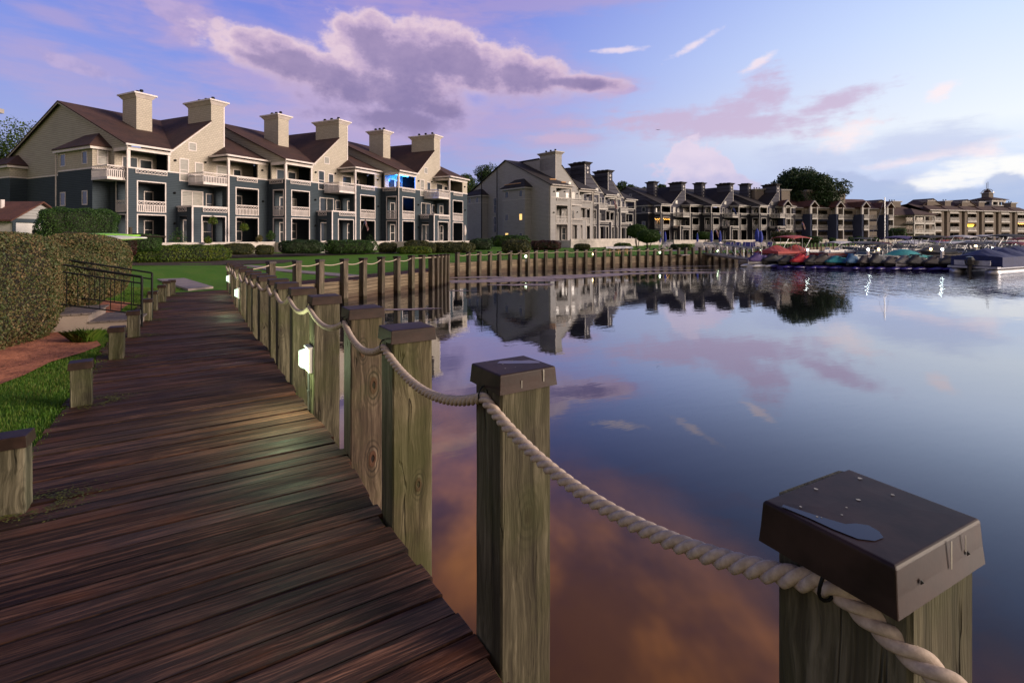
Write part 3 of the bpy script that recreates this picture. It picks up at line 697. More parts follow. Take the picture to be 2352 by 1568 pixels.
for i, (x, y) in enumerate(NP):
    src = corner_post if i == 1 else near0
    o = src if i in (1, 2) else copy_tree(near0)
    o.location = (x, y, postz(y) - 1.07)
    rz = direction(NP, i)
    if i == 1: rz = math.radians(28)
    if i == 0: rz = math.radians(40)
    if i == 2: rz = math.radians(33)
    o.rotation_euler = (0, 0, rz + R.uniform(-.03, .03) * (i > 2))
    lab = near_lab[i] if i < len(near_lab) else ['', '', '', '', '', ''][0] or '%s capped post of the near rope rail, %s beyond the lamp post' % (['greenish grey', 'tan', 'mossy', 'pale weathered'][i % 4], ['first', 'second', 'third', 'fourth', 'fifth', 'sixth', 'seventh', 'eighth', 'ninth', 'tenth', 'eleventh'][i - 6])
    tag(o, lab, 'post', 'capped posts of the near rope rail')
    if i in (3, 4):
        for ch in o.children:
            if ch.name.startswith('shaft'): ch.data = ch.data.copy(); ch.data.materials[0] = mt['post_knot' if i == 3 else 'post_crack']
    sxh = .1175 - .022 if i == 1 else .125
    rings.append(Vector((x - math.cos(rz) * (sxh + .022), y - math.sin(rz) * (sxh + .022), postz(y) - .112)))
# cap puddles
def puddle(parent, pts, z, col):
    mb = MB(); mb.poly([(a, b, z) for a, b in pts]); return mb.build('puddle', mt['puddle'], parent)
mt['puddle'] = MAT('rain_water', (.014, .012, .03), (.012, .01, .022), 3, .02, spec=.3)
mt['dropping'] = MAT('pale_dropping', (.42, .4, .34), (.25, .24, .2), 30, .8)
puddle(corner_post, [(-.148, .085), (-.14, .03), (-.138, -.01), (-.13, -.05), (-.11, -.068), (-.085, -.07), (-.07, -.055), (-.066, -.035), (-.08, -.02), (-.1, -.012), (-.112, .015), (-.125, .05), (-.138, .088)], 1.0762, 0)
p2 = [o for o in S.objects if o.get('label') == near_lab[2]][0]
puddle(p2, [(-.05, .05), (-.02, .02), (.02, .0), (.07, -.03), (.11, -.05), (.12, -.02), (.1, .02), (.06, .03), (.02, .06), (-.02, .075)], 1.0762, 0)
def specks(parent, n, seed, hx=.14, hy=.11, zt=1.0768, extra=()):
    rr = random.Random(seed)
    for k in range(n):
        mb = MB(); cx, cy, r = rr.uniform(-hx, hx), rr.uniform(-hy, hy), rr.uniform(.0015, .0045); mb.poly([(cx + r * rr.uniform(.6, 1.3) * math.cos(a), cy + r * rr.uniform(.6, 1.3) * math.sin(a), zt) for a in [6.283 * j / 7 for j in range(7)]]); mb.build('bird_dropping', mt['dropping'], parent)
    for (x0, y0, z0, dx, dy, ln) in extra: mb = MB(); mb.box(x0, x0 + dx, y0, y0 + dy, z0 - ln, z0); mb.build('bird_dropping', mt['dropping'], parent)
    for (px, py) in ((-.6 * hx, -hy - .018), (.62 * hx, -hy - .018)): mb = MB(); mb.lathe([(0, -.001), (.005, 0), (0, .004)], (0, 0, 0), 6); k0 = len(mb.v) - 18; mb.v[k0:] = [(px + a, py - c, 1.03 + b) for a, b, c in mb.v[k0:]]; mb.build('cap_nail', mt['black'], parent)
specks(corner_post, 9, 3, extra=[(.02, -.129, 1.07, .003, .001, .05), (.075, -.129, 1.066, .002, .001, .03)])
specks(p2, 7, 5, .12, .1, extra=[(.07, -.1255, 1.07, .004, .001, .05), (-.04, -.1255, 1.04, .003, .001, .03)])
# far posts share lighter meshes
fpost = make_post(mt['post_far'], sx=.24, sy=.22, ring=False, bot=-2.3)
first = True
ordw = ['first', 'second', 'third', 'fourth', 'fifth', 'sixth', 'seventh', 'eighth', 'ninth', 'tenth', 'eleventh', 'twelfth', 'thirteenth', 'fourteenth', 'fifteenth', 'sixteenth', 'seventeenth', 'eighteenth', 'nineteenth', 'twentieth']
def row_word(i): return ordw[i] if i < 20 else ('twenty-' + ordw[i - 20] if i < 39 and i != 29 else ['thirtieth', 'fortieth'][i > 30])
for pl, nm, grp in ((MP, 'cove rope rail, counted from the boardwalk corner', 'posts of the cove rope rail'), (FP, 'long lawn bulkhead, counted from the cove', 'posts of the long lawn bulkhead')):
    for i, p in enumerate(pl):
        o = fpost if first else copy_tree(fpost); first = False
        o.location = (p[0], p[1], postz(p[1]) - 1.07 + R.uniform(-.012, .012)); o.rotation_euler = (R.uniform(-.006, .006), R.uniform(-.006, .006), direction(pl, i) + R.uniform(-.05, .05))
        if i >= 20 and pl is FP: k = len(pl) - 1 - i; w_ = (ordw[k] + ' from the gangway end')
        else: w_ = ordw[i]
        tag(o, '%s post of the %s' % (w_, nm if 'end' not in w_ else 'long lawn bulkhead'), 'post', grp)
# distant pilings behind the boats
ep = resample([F_END] + EP[:6], 2.1)
for i, p in enumerate(ep[1:]):
    o = copy_tree(fpost); o.location = (p.x, p.y, .72 - 1.07); tag(o, 'grey piling standing along the distant bulkhead behind the moored boats', 'piling', 'pilings of the distant bulkhead')

def catenary(a, b, sag, n):
    return [Vector((a.x + (b.x - a.x) * t, a.y + (b.y - a.y) * t, a.z + (b.z - a.z) * t - 4 * sag * t * (1 - t))) for t in [i / n for i in range(n + 1)]]
def twisted(name, spans, r, pitch, step, mat):
    """three-strand laid rope swept along the spans"""
    pts = []
    for sp in spans: pts += sp if not pts else sp[1:]
    acc = [0]
    for a, b in zip(pts[:-1], pts[1:]): acc.append(acc[-1] + (b - a).length)
    n = int(acc[-1] / step); P = np.array([tuple(p) for p in pts]); d = np.linspace(0, acc[-1], n)
    X = np.stack([np.interp(d, acc, P[:, i]) for i in range(3)], 1)
    for _ in range(3): X[1:-1] = (X[:-2] + X[1:-1] * 2 + X[2:]) / 4
    Tn = np.gradient(X, axis=0); Tn /= np.linalg.norm(Tn, axis=1)[:, None]
    A = np.cross(Tn, [0, 0, 1]); A /= np.linalg.norm(A, axis=1)[:, None]; B = np.cross(A, Tn)
    m = 9; verts = []; faces = []; rs = r * .56; ro = r * .47
    for s in range(3):
        ph = 2 * math.pi * (d / pitch + s / 3.0); C = X + A * (np.cos(ph) * ro)[:, None] + B * (np.sin(ph) * ro)[:, None]
        k = len(verts)
        for j in range(m):
            pass
        t = 2 * math.pi * np.arange(m) / m
        V = C[:, None, :] + A[:, None, :] * (np.cos(t) * rs)[None, :, None] + B[:, None, :] * (np.sin(t) * rs)[None, :, None]
        verts += V.reshape(-1, 3).tolist()
        for i in range(n - 1):
            for j in range(m):
                j2 = (j + 1) % m; faces.append((k + i * m + j, k + i * m + j2, k + (i + 1) * m + j2, k + (i + 1) * m + j))
    me = bpy.data.meshes.new(name); me.from_pydata(verts, [], faces)
    for p in me.polygons: p.use_smooth = True
    return link(name, me, mat)
spans = []
for i in range(len(rings) - 1):
    a, b = rings[i], rings[i + 1]; L = (b - a).length
    spans.append(catenary(a, b, (.12 if i == 0 else .095) * L * R.uniform(.85, 1.15), 14))
tag(twisted('rope', spans, .0235, .118, .0075, mt['rope']), 'thick cream twisted rope strung along the near boardwalk posts', 'rope')
def thin_rope(pl, lab):
    mb = MB(); pts = []
    P = [Vector((p[0], p[1], postz(p[1]) - .13)) for p in pl]
    for a, b in zip(P[:-1], P[1:]):
        L = (b - a).length
        if L > .9: pts += catenary(a, b, .09 * L * R.uniform(.7, 1.3), 6)
        else: pts += [a, b]
    mb.tube(offsetv(pts), .02, 5); tag(mb.build('rope', mt['rope'], smooth=True), lab, 'rope')
def offsetv(pts): return [p + Vector((-.0, -.14, 0)) for p in pts]
thin_rope([NP[-1]] + MP, 'cream rope hanging between the posts of the grass cove')
thin_rope(FP[:24], 'cream rope hanging between the posts of the long lawn bulkhead')

# ------------------------------------------------------------------ short bollards on the land side of the boardwalk
b0 = make_post(mt['post'], sx=.17, sy=.15, top=.44, bot=-.3, capx=.19, capy=.17, caph=.07, ring=False, name='bollard', wob=.001)
bl = [(25, 1172, 'bollard with mossy foot at the picture edge beside the deck'), (188, 928, 'short mossy bollard standing beside the open lawn edge of the deck'), (268, 822, 'short capped bollard at the red clay and lawn corner'), (307, 773, 'short bollard just before the stair railing'),
      (337, 736, 'short bollard touching the foot of the stairs'), (352, 712, 'short bollard just beyond the stairs'), (372, 693, 'short bollard with dark cap beyond the railing, before the last pair'), (383, 680.5, 'darker bollard of the far pair by the path'), (395, 677, 'paler bollard of the far pair by the path')]
for i, (x, y, lab) in enumerate(bl):
    o = b0 if i == 0 else copy_tree(b0); p = G(x, y); o.location = (p.x, p.y, 0.0 + (.03 if i == 0 else 0)); o.rotation_euler = (R.uniform(-.02, .02), R.uniform(-.02, .02), math.radians(30) + R.uniform(-.1, .1))
    tag(o, lab, 'bollard', 'short bollards on the land side of the boardwalk')
# moss round the bollard feet
mt['moss'] = MAT('moss', (.11, .105, .012), (.05, .055, .012), 20, .9, .004, 80)
for o in [q for q in S.objects if q.get('category') == 'bollard']:
    k = 900; a = RN.uniform(0, 6.28, k); r_ = .1 + np.abs(RN.normal(size=k)) * .085
    P = np.stack([r_ * np.cos(a) * 1.5 + .07, r_ * np.sin(a) * .9, np.full(k, .007 - o.location.z) + RN.random(k) * .002], 1); P = P[P[:, 0] > -.02]
    fastmesh('moss', cards(P, .009, .6, np.tile([0, 0, 1.0], (len(P), 1)), .15), 4, mt['moss'], o)['kind'] = 'stuff'

# ------------------------------------------------------------------ path lights on the posts
glow = emat('lamp_glass', (.72, 1.0, .74), 1.5); glow.node_tree.nodes['Principled BSDF'].inputs['Base Color'].default_value = (.08, .1, .08, 1)
glow_w = emat('warm_lamp_glass', (1.0, .72, .32), 9)
mt['lampbox'] = MAT('pale_lamp_housing', (.55, .55, .5), None, 5, .5)
def box_lamp(loc, rz, lab, h=.4, power=7):
    t = empty('post_light', loc, rz, lab, 'light', 'box lights on the boardwalk posts')
    mb = MB(); mb.box(-.035, .0, -.085, .085, -.12, .12); mb.box(-.05, 0, -.09, .09, .115, .13); mb.build('housing', mt['lampbox'], t)
    mb = MB(); mb.loft([[(-.036, -.065, -.095), (-.036, .065, -.095), (-.036, .065, .1), (-.036, -.065, .1)], [(-.105, -.05, -.06), (-.105, .05, -.06), (-.105, .05, .085), (-.105, -.05, .085)]]); mb.build('lamp_glass', glow, t)
    mb = MB(); mb.bar((-.02, .0, -.12), (-.02, 0, -h), .011, n=8); mb.bar((-.02, 0, -.3), (-.02, 0, -.32), .016, n=8); mb.build('conduit', mt['steel'], t)
    ld = bpy.data.lights.new('post_light_glow', 'POINT'); ld.energy = power; ld.color = (.8, 1.0, .55); ld.shadow_soft_size = .1
    l = bpy.data.objects.new('light_source', ld); COL.objects.link(l); l.parent = t; l.location = (-.26, 0, -.02)
for i, z, lab, pw in ((5, .5, 'nearest glowing box light, on the post beside the brown cracked one', 26), (12, .42, 'middle glowing box light low on the near post row', 7), (15, .44, 'farthest glowing box light of the near post row', 6)):
    x, y = NP[i]; rz = direction(NP, i)
    box_lamp((x - math.cos(rz) * .127, y - math.sin(rz) * .127, z), rz, lab, z - .0, pw)
def stake_light(p, lab, warm=False, h=.35, pw=1.5):
    t = empty('path_light', p, 0, lab, 'light', 'small lit path lights along the bulkhead')
    mb = MB(); mb.bar((0, 0, 0), (0, 0, h), .03, n=6); mb.box(-.07, .07, -.07, .07, h + .16, h + .18); mb.build('stake', mt['steel'], t)
    mb = MB(); mb.lathe([(0, h - .01), (.07, h), (.075, h + .15), (0, h + .16)], n=8); mb.build('lamp_glass', glow_w if warm else glow_f, t)
glow_f = emat('far_lamp_glass', (.8, 1.0, .6), 8)
PL = [(868, 617, .33, 0), (1208, 589, .35, 0), (1364, 584, .35, 1), (1518.5, 580, .4, 0), (1652, 576.3, .4, 0), (1750, 574.6, .45, 0), (1765.7, 573, .45, 1), (1969, 564, .5, 1), (2034, 562, .5, 0)]
for i, (x, y, z, wm) in enumerate(PL):
    Yd = [22.3, 38.5, 43.5, 48, 52.0, 56, 57, 88, 95][i]; zz = EYE - (y - HZ) / F * Yd
    stake_light(((x - 1176) / F * Yd, Yd + .4, zz - .35 - .08), ['small lit light on the cove walk between two posts', 'small light beside the round shrubs on the lawn bulkhead', 'small warm light below the grey building steps', 'small light near the picnic tables', 'lit light beside the gangway head', 'greenish white light past the gangway', 'warm light past the gangway', 'warm light on the far grass bank', 'white light on the far grass bank'][i], wm)
# ------------------------------------------------------------------ planting
LG = dict(
 hedge=leafmat('hedge_leaves', [(.035, .055, .018), (.08, .105, .032), (.16, .12, .052), (.27, .17, .085)], scale=1.4),
 green=leafmat('green_leaves', [(.016, .042, .008), (.03, .075, .012), (.06, .11, .02)], scale=1.0),
 yellow=leafmat('yellow_green_leaves', [(.02, .05, .006), (.07, .12, .012), (.17, .18, .02)], scale=1.2),
 darkg=leafmat('dark_green_leaves', [(.010, .026, .008), (.02, .045, .012), (.035, .06, .018)], scale=.8),
 olive=leafmat('olive_leaves', [(.03, .035, .01), (.055, .06, .016), (.09, .08, .025)], scale=1.0),
 maroon=leafmat('maroon_leaves', [(.02, .007, .007), (.04, .012, .012), (.07, .025, .018)], scale=1.0),
 tree=leafmat('tree_leaves', [(.012, .032, .008), (.028, .06, .012), (.06, .10, .018)], scale=.35),
 treel=leafmat('light_tree_leaves', [(.02, .045, .008), (.05, .09, .014), (.11, .14, .02)], scale=.35))
def superell(cx, cy, cz, rx, ry, rz, rot, n, ex=.55, noise=.06, inset=.0, floor=None):
    """points + normals on a lumpy rounded box"""
    A = np.array([ry * rz, rx * rz, rx * ry]); f = RN.choice(3, n, p=A / A.sum()); u = RN.uniform(-1, 1, (n, 3)); u[np.arange(n), f] = RN.choice([-1.0, 1.0], n)
    mx = (np.abs(u) ** (2 / ex)).sum(1) ** (ex / 2); p = u / mx[:, None]; u = np.sign(p) * np.abs(p) ** (2 / ex - 1) / [rx, ry, rz]; u /= np.linalg.norm(u, axis=1)[:, None] + 1e-9
    ph = np.array([1.3, 2.1, 0.4])
    q = p * [rx, ry, rz]
    lum = (np.sin(q[:, 0] * 3.1 + ph[0]) * np.sin(q[:, 1] * 2.7 + 1) + np.sin(q[:, 2] * 4.3 + ph[1]) * np.sin(q[:, 0] * 5.3)) * noise + RN.normal(size=n) * noise * .35
    q = q * (1 + lum[:, None] - inset)
    N = u.copy()
    c, s = math.cos(rot), math.sin(rot)
    Rm = np.array([[c, -s, 0], [s, c, 0], [0, 0, 1]])
    q = q @ Rm.T + [cx, cy, cz]; N = N @ Rm.T
    if floor is not None: k = q[:, 2] > floor; q = q[k]; N = N[k]
    return q, N
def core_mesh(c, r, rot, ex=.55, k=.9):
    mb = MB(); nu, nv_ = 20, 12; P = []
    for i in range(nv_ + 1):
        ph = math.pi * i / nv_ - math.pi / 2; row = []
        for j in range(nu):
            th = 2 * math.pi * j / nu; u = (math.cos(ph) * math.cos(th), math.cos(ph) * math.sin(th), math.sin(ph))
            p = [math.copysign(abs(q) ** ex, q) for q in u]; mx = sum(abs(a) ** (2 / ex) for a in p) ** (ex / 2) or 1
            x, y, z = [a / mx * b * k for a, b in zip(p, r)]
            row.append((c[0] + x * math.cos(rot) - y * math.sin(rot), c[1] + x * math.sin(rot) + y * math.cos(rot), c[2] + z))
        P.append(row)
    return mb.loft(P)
def hedge(name, c, r, rot, leaf, size, n, lab, cat, group=None, ex=.55, noise=.05, core='green_core', stems=0):
    """c: ground point, r: half sizes (x, y, height/2)"""
    cc = (c[0], c[1], c[2] + r[2] * .96)
    q, N = superell(*cc, *r, rot, n, ex, noise, floor=c[2] + .01)
    k = len(q); q2 = q - N * (RN.random((k, 1)) ** 2 * .09 * min(r))
    t = empty(name, (c[0], c[1], c[2]), 0, lab, cat, group)
    fol = fastmesh('foliage', cards(q2, size, .55, N, .75) - np.array([c[0], c[1], c[2]]), 4, LG[leaf], t, RN.random(k))
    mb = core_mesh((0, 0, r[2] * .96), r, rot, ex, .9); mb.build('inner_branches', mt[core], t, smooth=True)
    return t
# big clipped hedge at the left, and two more beyond the steps
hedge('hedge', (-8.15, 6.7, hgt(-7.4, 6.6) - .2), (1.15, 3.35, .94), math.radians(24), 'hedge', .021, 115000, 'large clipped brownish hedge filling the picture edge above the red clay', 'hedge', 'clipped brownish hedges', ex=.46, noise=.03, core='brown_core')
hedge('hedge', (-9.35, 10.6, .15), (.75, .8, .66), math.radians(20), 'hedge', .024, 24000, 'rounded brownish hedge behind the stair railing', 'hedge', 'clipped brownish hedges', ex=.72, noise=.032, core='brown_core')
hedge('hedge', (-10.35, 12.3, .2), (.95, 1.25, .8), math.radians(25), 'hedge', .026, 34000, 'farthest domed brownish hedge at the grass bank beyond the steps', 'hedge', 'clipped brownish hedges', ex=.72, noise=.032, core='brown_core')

def bush(x0, x1, ytop, ybot, leaf, lab, zg=.12, depth=None, ex=.6, n=None, size=None, group='clipped shrubs below the terraces', Y=None, name='shrub', cat='shrub'):
    xc = (x0 + x1) / 2
    Yd = Y or (EYE - zg) * F / (ybot - HZ); p = Vector(((xc - 1176) / F * Yd, Yd, zg if Y is None else EYE - (ybot - HZ) / F * Y))
    rx = (x1 - x0) / 2 / F * Yd; rz = (ybot - ytop) / 2 / F * Yd; ry = depth or max(min(rx, 1.4), .5)
    a = math.atan2(p.x, p.y); p2 = p + Vector((math.sin(a), math.cos(a), 0)) * ry * .9
    size = size or max(.035, Yd * .0014); n = n or int(min(14000, 2.2 * (rx * rz * 4 + rx * ry * 3) / (size * size)))
    return hedge(name, (p2.x, p2.y, p2.z), (rx * (1 + ry * .9 / Yd), ry, rz), -a, leaf, size, n, lab, cat, group, ex=ex, noise=.055)
B = [(322, 514, 562, 603, 'yellow', 'long loose yellow-green shrub beyond the grey ramp path'), (245, 308, 540, 590, 'maroon', 'dark maroon shrub behind the hedges'), (290, 365, 537, 580, 'green', 'domed green shrub beside the maroon one'),
     (510, 580, 559, 586, 'olive', 'low clipped shrub beside the terrace wall opening'), (588, 628, 563, 586, 'olive', 'small round shrub alone before the white terrace wall'), (646, 740, 551, 583, 'darkg', 'pair of joined green shrubs right of the white wall'),
     (742, 864, 551, 583, 'green', 'long dark green hedge before the middle of the blue building'), (869, 912, 557, 581, 'olive', 'round shrub beside the white steps'), (928, 985, 552, 580, 'olive', 'round shrub behind the pale flowers'), (968, 1002, 556, 581, 'olive', 'small shrub beside the pale flowers'), (988, 1090, 556, 584, 'olive', 'long low mounded olive shrub at the end of the blue building'),
     (1078, 1130, 548, 575, 'darkg', 'rounded dark shrub at the corner between blue and grey buildings'), (1128, 1216, 540, 566, 'green', 'flat-topped hedge along the grey gable wall'), (1152, 1218, 550, 583, 'olive', 'large loose reddish green shrub at the rope rail'), (1218, 1288, 552, 575, 'maroon', 'dark maroon shrubs beside the grey terrace wall')]
for i, (x0, x1, yt, yb, lf, lab) in enumerate(B):
    z = -.03 if i == 0 else .1
    kw = {}
    if i in (1, 2): kw = dict(Y=26 + i, depth=1.2)
    elif i == 0: kw = dict(depth=1.0, ex=.5)
    elif i in (3, 4, 5, 6, 7): kw = dict(Y=[40.5, 42, 43.5, 47.5, 50.5][i - 3])
    elif i in (8, 9, 10): kw = dict(Y=[50, 50.5, 52][i - 8])
    elif i == 11: kw = dict(Y=56)
    elif i == 12: kw = dict(Y=70, depth=1.2)
    elif i == 13: kw = dict(Y=46)
    elif i == 14: kw = dict(Y=63, depth=1.2)
    bush(x0, x1, yt, yb, lf, lab, z, **kw)
# tall clipped hedge behind the hedges, beside the shed
bush(112, 250, 476, 556, 'green', 'tall square-clipped dark green hedge beside the shed', Y=33, depth=2.2, ex=.42, n=26000, size=.045, group=None)

def tree(x, ytop, yb, Y, wpx, leaf, lab, seed, n=9000, size=None, group='trees behind the buildings', zg=0.1, trunk=True, name='tree', flat=.8, lobes=16, gap=.5, crown_lo=.35):
    """tapered trunk with limbs and a crown of leaf clumps"""
    rr = random.Random(seed); X = (x - 1176) / F * Y; top = EYE + (HZ - ytop) / F * Y; H = top - zg; W = wpx / 2 / F * Y
    t = empty(name, (X, Y, zg), 0, lab, 'tree', group)
    mb = MB(); r0 = max(.1, H * .022); th = H * crown_lo
    mb.bar((0, 0, 0), (rr.uniform(-.1, .1), 0, th), r0, n=8, r2=r0 * .75); cl = []
    for i in range(lobes):
        a = rr.uniform(0, 6.28); k = math.sqrt(rr.random()); zz = rr.uniform(.02, 1)
        wr = W * math.sqrt(max(.06, 1 - (2 * zz - 1) ** 2 * .85)) * k * .8
        c = (wr * math.cos(a), wr * math.sin(a), th * .9 + (H - th) * (zz * .8 + .06)); cl.append((c, rr.uniform(.42, .62) * W * flat))
        mid = (c[0] * .4, c[1] * .4, th + (c[2] - th) * .35); mb.bar((0, 0, th * .85), mid, r0 * .45, n=5, r2=r0 * .3); mb.bar(mid, c, r0 * .3, n=5, r2=r0 * .06)
    mb.build('trunk', mt['bark'], t)
    size = size or Y * .0016; per = n // lobes; PP = []; NN = []
    for c, r in cl:
        u = RN.normal(size=(per, 3)); u /= np.linalg.norm(u, axis=1)[:, None]
        rad = r * (1 - gap * RN.random(per) ** 1.7) * (1 + .25 * np.sin(u[:, 0] * 7 + c[0]) * np.sin(u[:, 1] * 6 + c[1]) * np.sin(u[:, 2] * 5))
        PP.append(u * rad[:, None] * [1, 1, .72] + np.array(c)); NN.append(u)
    P = np.concatenate(PP); N = np.concatenate(NN)
    fastmesh('crown', cards(P, size, .6, N, 1.2), 4, LG[leaf], t, RN.random(len(P)))
    return t
tree(4, 262, 400, 62, 230, 'treel', 'bright green tree rising behind the gable of the blue building', 1, 30000, lobes=26, size=.13, gap=.75)
tree(590, 281, 320, 82, 75, 'tree', 'treetop showing over the blue building roof beside the third chimney', 2, 6000)
tree(718, 297, 320, 95, 30, 'tree', 'small treetop tip over the middle of the blue building', 3, 2500)
tree(1060, 386, 440, 110, 90, 'treel', 'light green tree between the blue and the grey building', 4, 9000)
tree(1112, 367, 440, 135, 95, 'darkg', 'tall dark tree between the blue and the grey building', 5, 9000)
tree(1078, 388, 440, 150, 80, 'darkg', 'dark tree behind the light green one', 6, 7000)
for i, (x, y, w_) in enumerate([(1398, 408, 50), (1425, 404, 50), (1450, 412, 40), (1474, 413, 30), (1500, 411, 34), (1522, 409, 40), (1410, 415, 60), (1560, 416, 50)]):
    tree(x, y, 440, 185 + 4 * i, w_, 'tree', ['spiky treetop just right of the last grey chimney', 'tallest treetop between the grey and the charcoal building', 'low treetop over the charcoal gable', 'narrow conifer tip over the charcoal gable', 'treetop behind the first charcoal chimney', 'treetop between the first two charcoal chimneys', 'broad dark tree behind the spiky treetop', 'low treetop behind the charcoal roofs'][i], 20 + i, 4000, flat=.9)
tree(1848, 385, 450, 150, 160, 'darkg', 'huge spreading dark tree rising behind the brown building', 30, 60000, lobes=40, size=.3, group=None, flat=.75, gap=.7)
for x, y, w_, s_ in ((1800, 405, 90, 31),): pass
# topiary trees and shrubs by the far lawn
def lollipop(x, yt, ym, yb, wpx, Y, lab, leaf='green', nst=3):
    p = Vector(((x - 1176) / F * Y, Y, EYE - (yb - HZ) / F * Y)); rz = (ym - yt) / 2 / F * Y; rx = wpx / 2 / F * Y
    zc = EYE - ((yt + ym) / 2 - HZ) / F * Y - p.z
    t = empty('topiary_tree', p, 0, lab, 'tree', 'ball-clipped trees on the far lawn'); mb = MB()
    for k in range(nst): a = 2.1 * k; mb.bar((.07 * math.cos(a), .07 * math.sin(a), 0), (rx * .4 * math.cos(a), rx * .4 * math.sin(a), zc), .07, n=6, r2=.05)
    mb.build('trunk', mt['bark'], t)
    q, N = superell(0, 0, zc, rx, rx, rz, 0, 9000, .85, .03); fastmesh('crown', cards(q, Y * .0013, .6, N, .7), 4, LG[leaf], t, RN.random(len(q)))
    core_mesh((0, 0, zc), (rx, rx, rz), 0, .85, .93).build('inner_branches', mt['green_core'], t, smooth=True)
lollipop(1489, 528, 557, 578, 52, 66, 'nearer ball-clipped tree with spread stems on the far lawn')
lollipop(1463, 516, 545, 574, 45, 78, 'ball-clipped tree close to the grey building corner')
lollipop(1616, 533, 549, 566, 33, 84, 'small ball-clipped tree on a single stem among the white chairs', nst=1)
# grass tuft, lawn blades
def blades(name, P, h, wd, mat, parent=None, lean=.5):
    k = len(P); a = RN.uniform(0, 6.28, k); hh = h * RN.uniform(.5, 1.3, k); d = np.stack([np.cos(a), np.sin(a), np.zeros(k)], 1)
    s = np.stack([-np.sin(a), np.cos(a), np.zeros(k)], 1) * (wd * RN.uniform(.7, 1.3, k))[:, None]
    l = (lean * hh * RN.random(k))[:, None]
    mid = P + d * l * .35 + np.stack([0 * a, 0 * a, hh * .6], 1); tip = P + d * l + np.stack([0 * a, 0 * a, hh], 1)
    V = np.stack([P - s, P + s, mid + s * .7, tip, mid - s * .7], 1)
    return fastmesh(name, V, 5, mat, parent, RN.random(k))
LG['lawn'] = leafmat('lawn_blades', [(.04, .11, .01), (.075, .17, .016), (.13, .21, .03), (.24, .2, .07)], scale=.8)
n = 190000; q = RN.random((n, 2)); yy = 2.2 + q[:, 0] ** 1.15 * 15; xx = np.interp(yy, LNP[:, 1], LNP[:, 0]) - .02 - q[:, 1] * 4.2
LL = np.stack([xx, yy, hgt(xx, yy)], 1)
CLAY = [(-5.5, 3.6), (-5.6, 4.6), (-5.75, 5.5), (-6.0, 6.3), (-6.3, 7.0), (-6.35, 7.6), (-6.5, 8.1), (-7.1, 8.7), (-8.2, 9.2), (-9.6, 9.0), (-10.5, 6), (-9, 3), (-6.5, 2.2)]
def inside(px, py, poly):
    c = np.zeros(px.shape, bool); n = len(poly)
    for i in range(n):
        x1, y1 = poly[i]; x2, y2 = poly[(i + 1) % n]
        k = ((y1 > py) != (y2 > py)) & (px < (x2 - x1) * (py - y1) / ((y2 - y1) or 1e-9) + x1); c ^= k
    return c
CLAY2 = [(-9.15, 10.9), (-8.9, 11.6), (-9.3, 12.2), (-9.9, 13.3), (-11, 13.5), (-11.2, 11), (-9.9, 9.8), (-8.9, 9.4), (-8.4, 9.8)]
mk = ~inside(xx, yy, CLAY) & ~inside(xx, yy, CLAY2)
tag(blades('grass', LL[mk], .038, .003, LG['lawn']), 'short green grass of the lawn beside the boardwalk', 'grass', kind='stuff')
tag(sheet('red_clay_bed', CLAY, mt['dirt'], .15, .03), kind='structure')
tag(sheet('red_clay_bed', CLAY2, mt['dirt'], .15, .03), kind='structure')
k = 900; c0 = G(196, 752, .22); a = RN.uniform(0, 6.28, k); r_ = RN.random(k) ** .5 * .11
o = empty('grass_clump', (c0.x, c0.y, hgt(c0.x, c0.y) - .02), 0, 'arching grass clump beside the wooden steps', 'plant')
blades('leaf_blades', np.stack([r_ * np.cos(a) * 1.3, r_ * np.sin(a), 0 * a], 1), .2, .0045, LG['lawn'], o, 1.1)
# bits of bark and roots on the clay

n = 2600; xx = RN.uniform(-9.5, -5.6, n); yy = RN.uniform(3.6, 9.0, n); mk = inside(xx, yy, CLAY); xx, yy = xx[mk], yy[mk]; mk = RN.random(len(xx)) < .25 + .75 * np.clip((np.sin(xx * 5) * np.sin(yy * 4) + .3), 0, 1); xx, yy = xx[mk], yy[mk]
LG['litter'] = leafmat('leaf_litter', [(.02, .01, .006), (.07, .03, .016), (.16, .08, .04)], scale=2)
tag(fastmesh('leaf_litter', cards(np.stack([xx, yy, hgt(xx, yy) + .036], 1), .022, .22, np.tile([0, 0, 1.0], (len(xx), 1)), .25), 4, LG['litter'], None, RN.random(len(xx))), 'scattered bark chips and dead leaves on the red clay', 'leaf litter', kind='stuff')
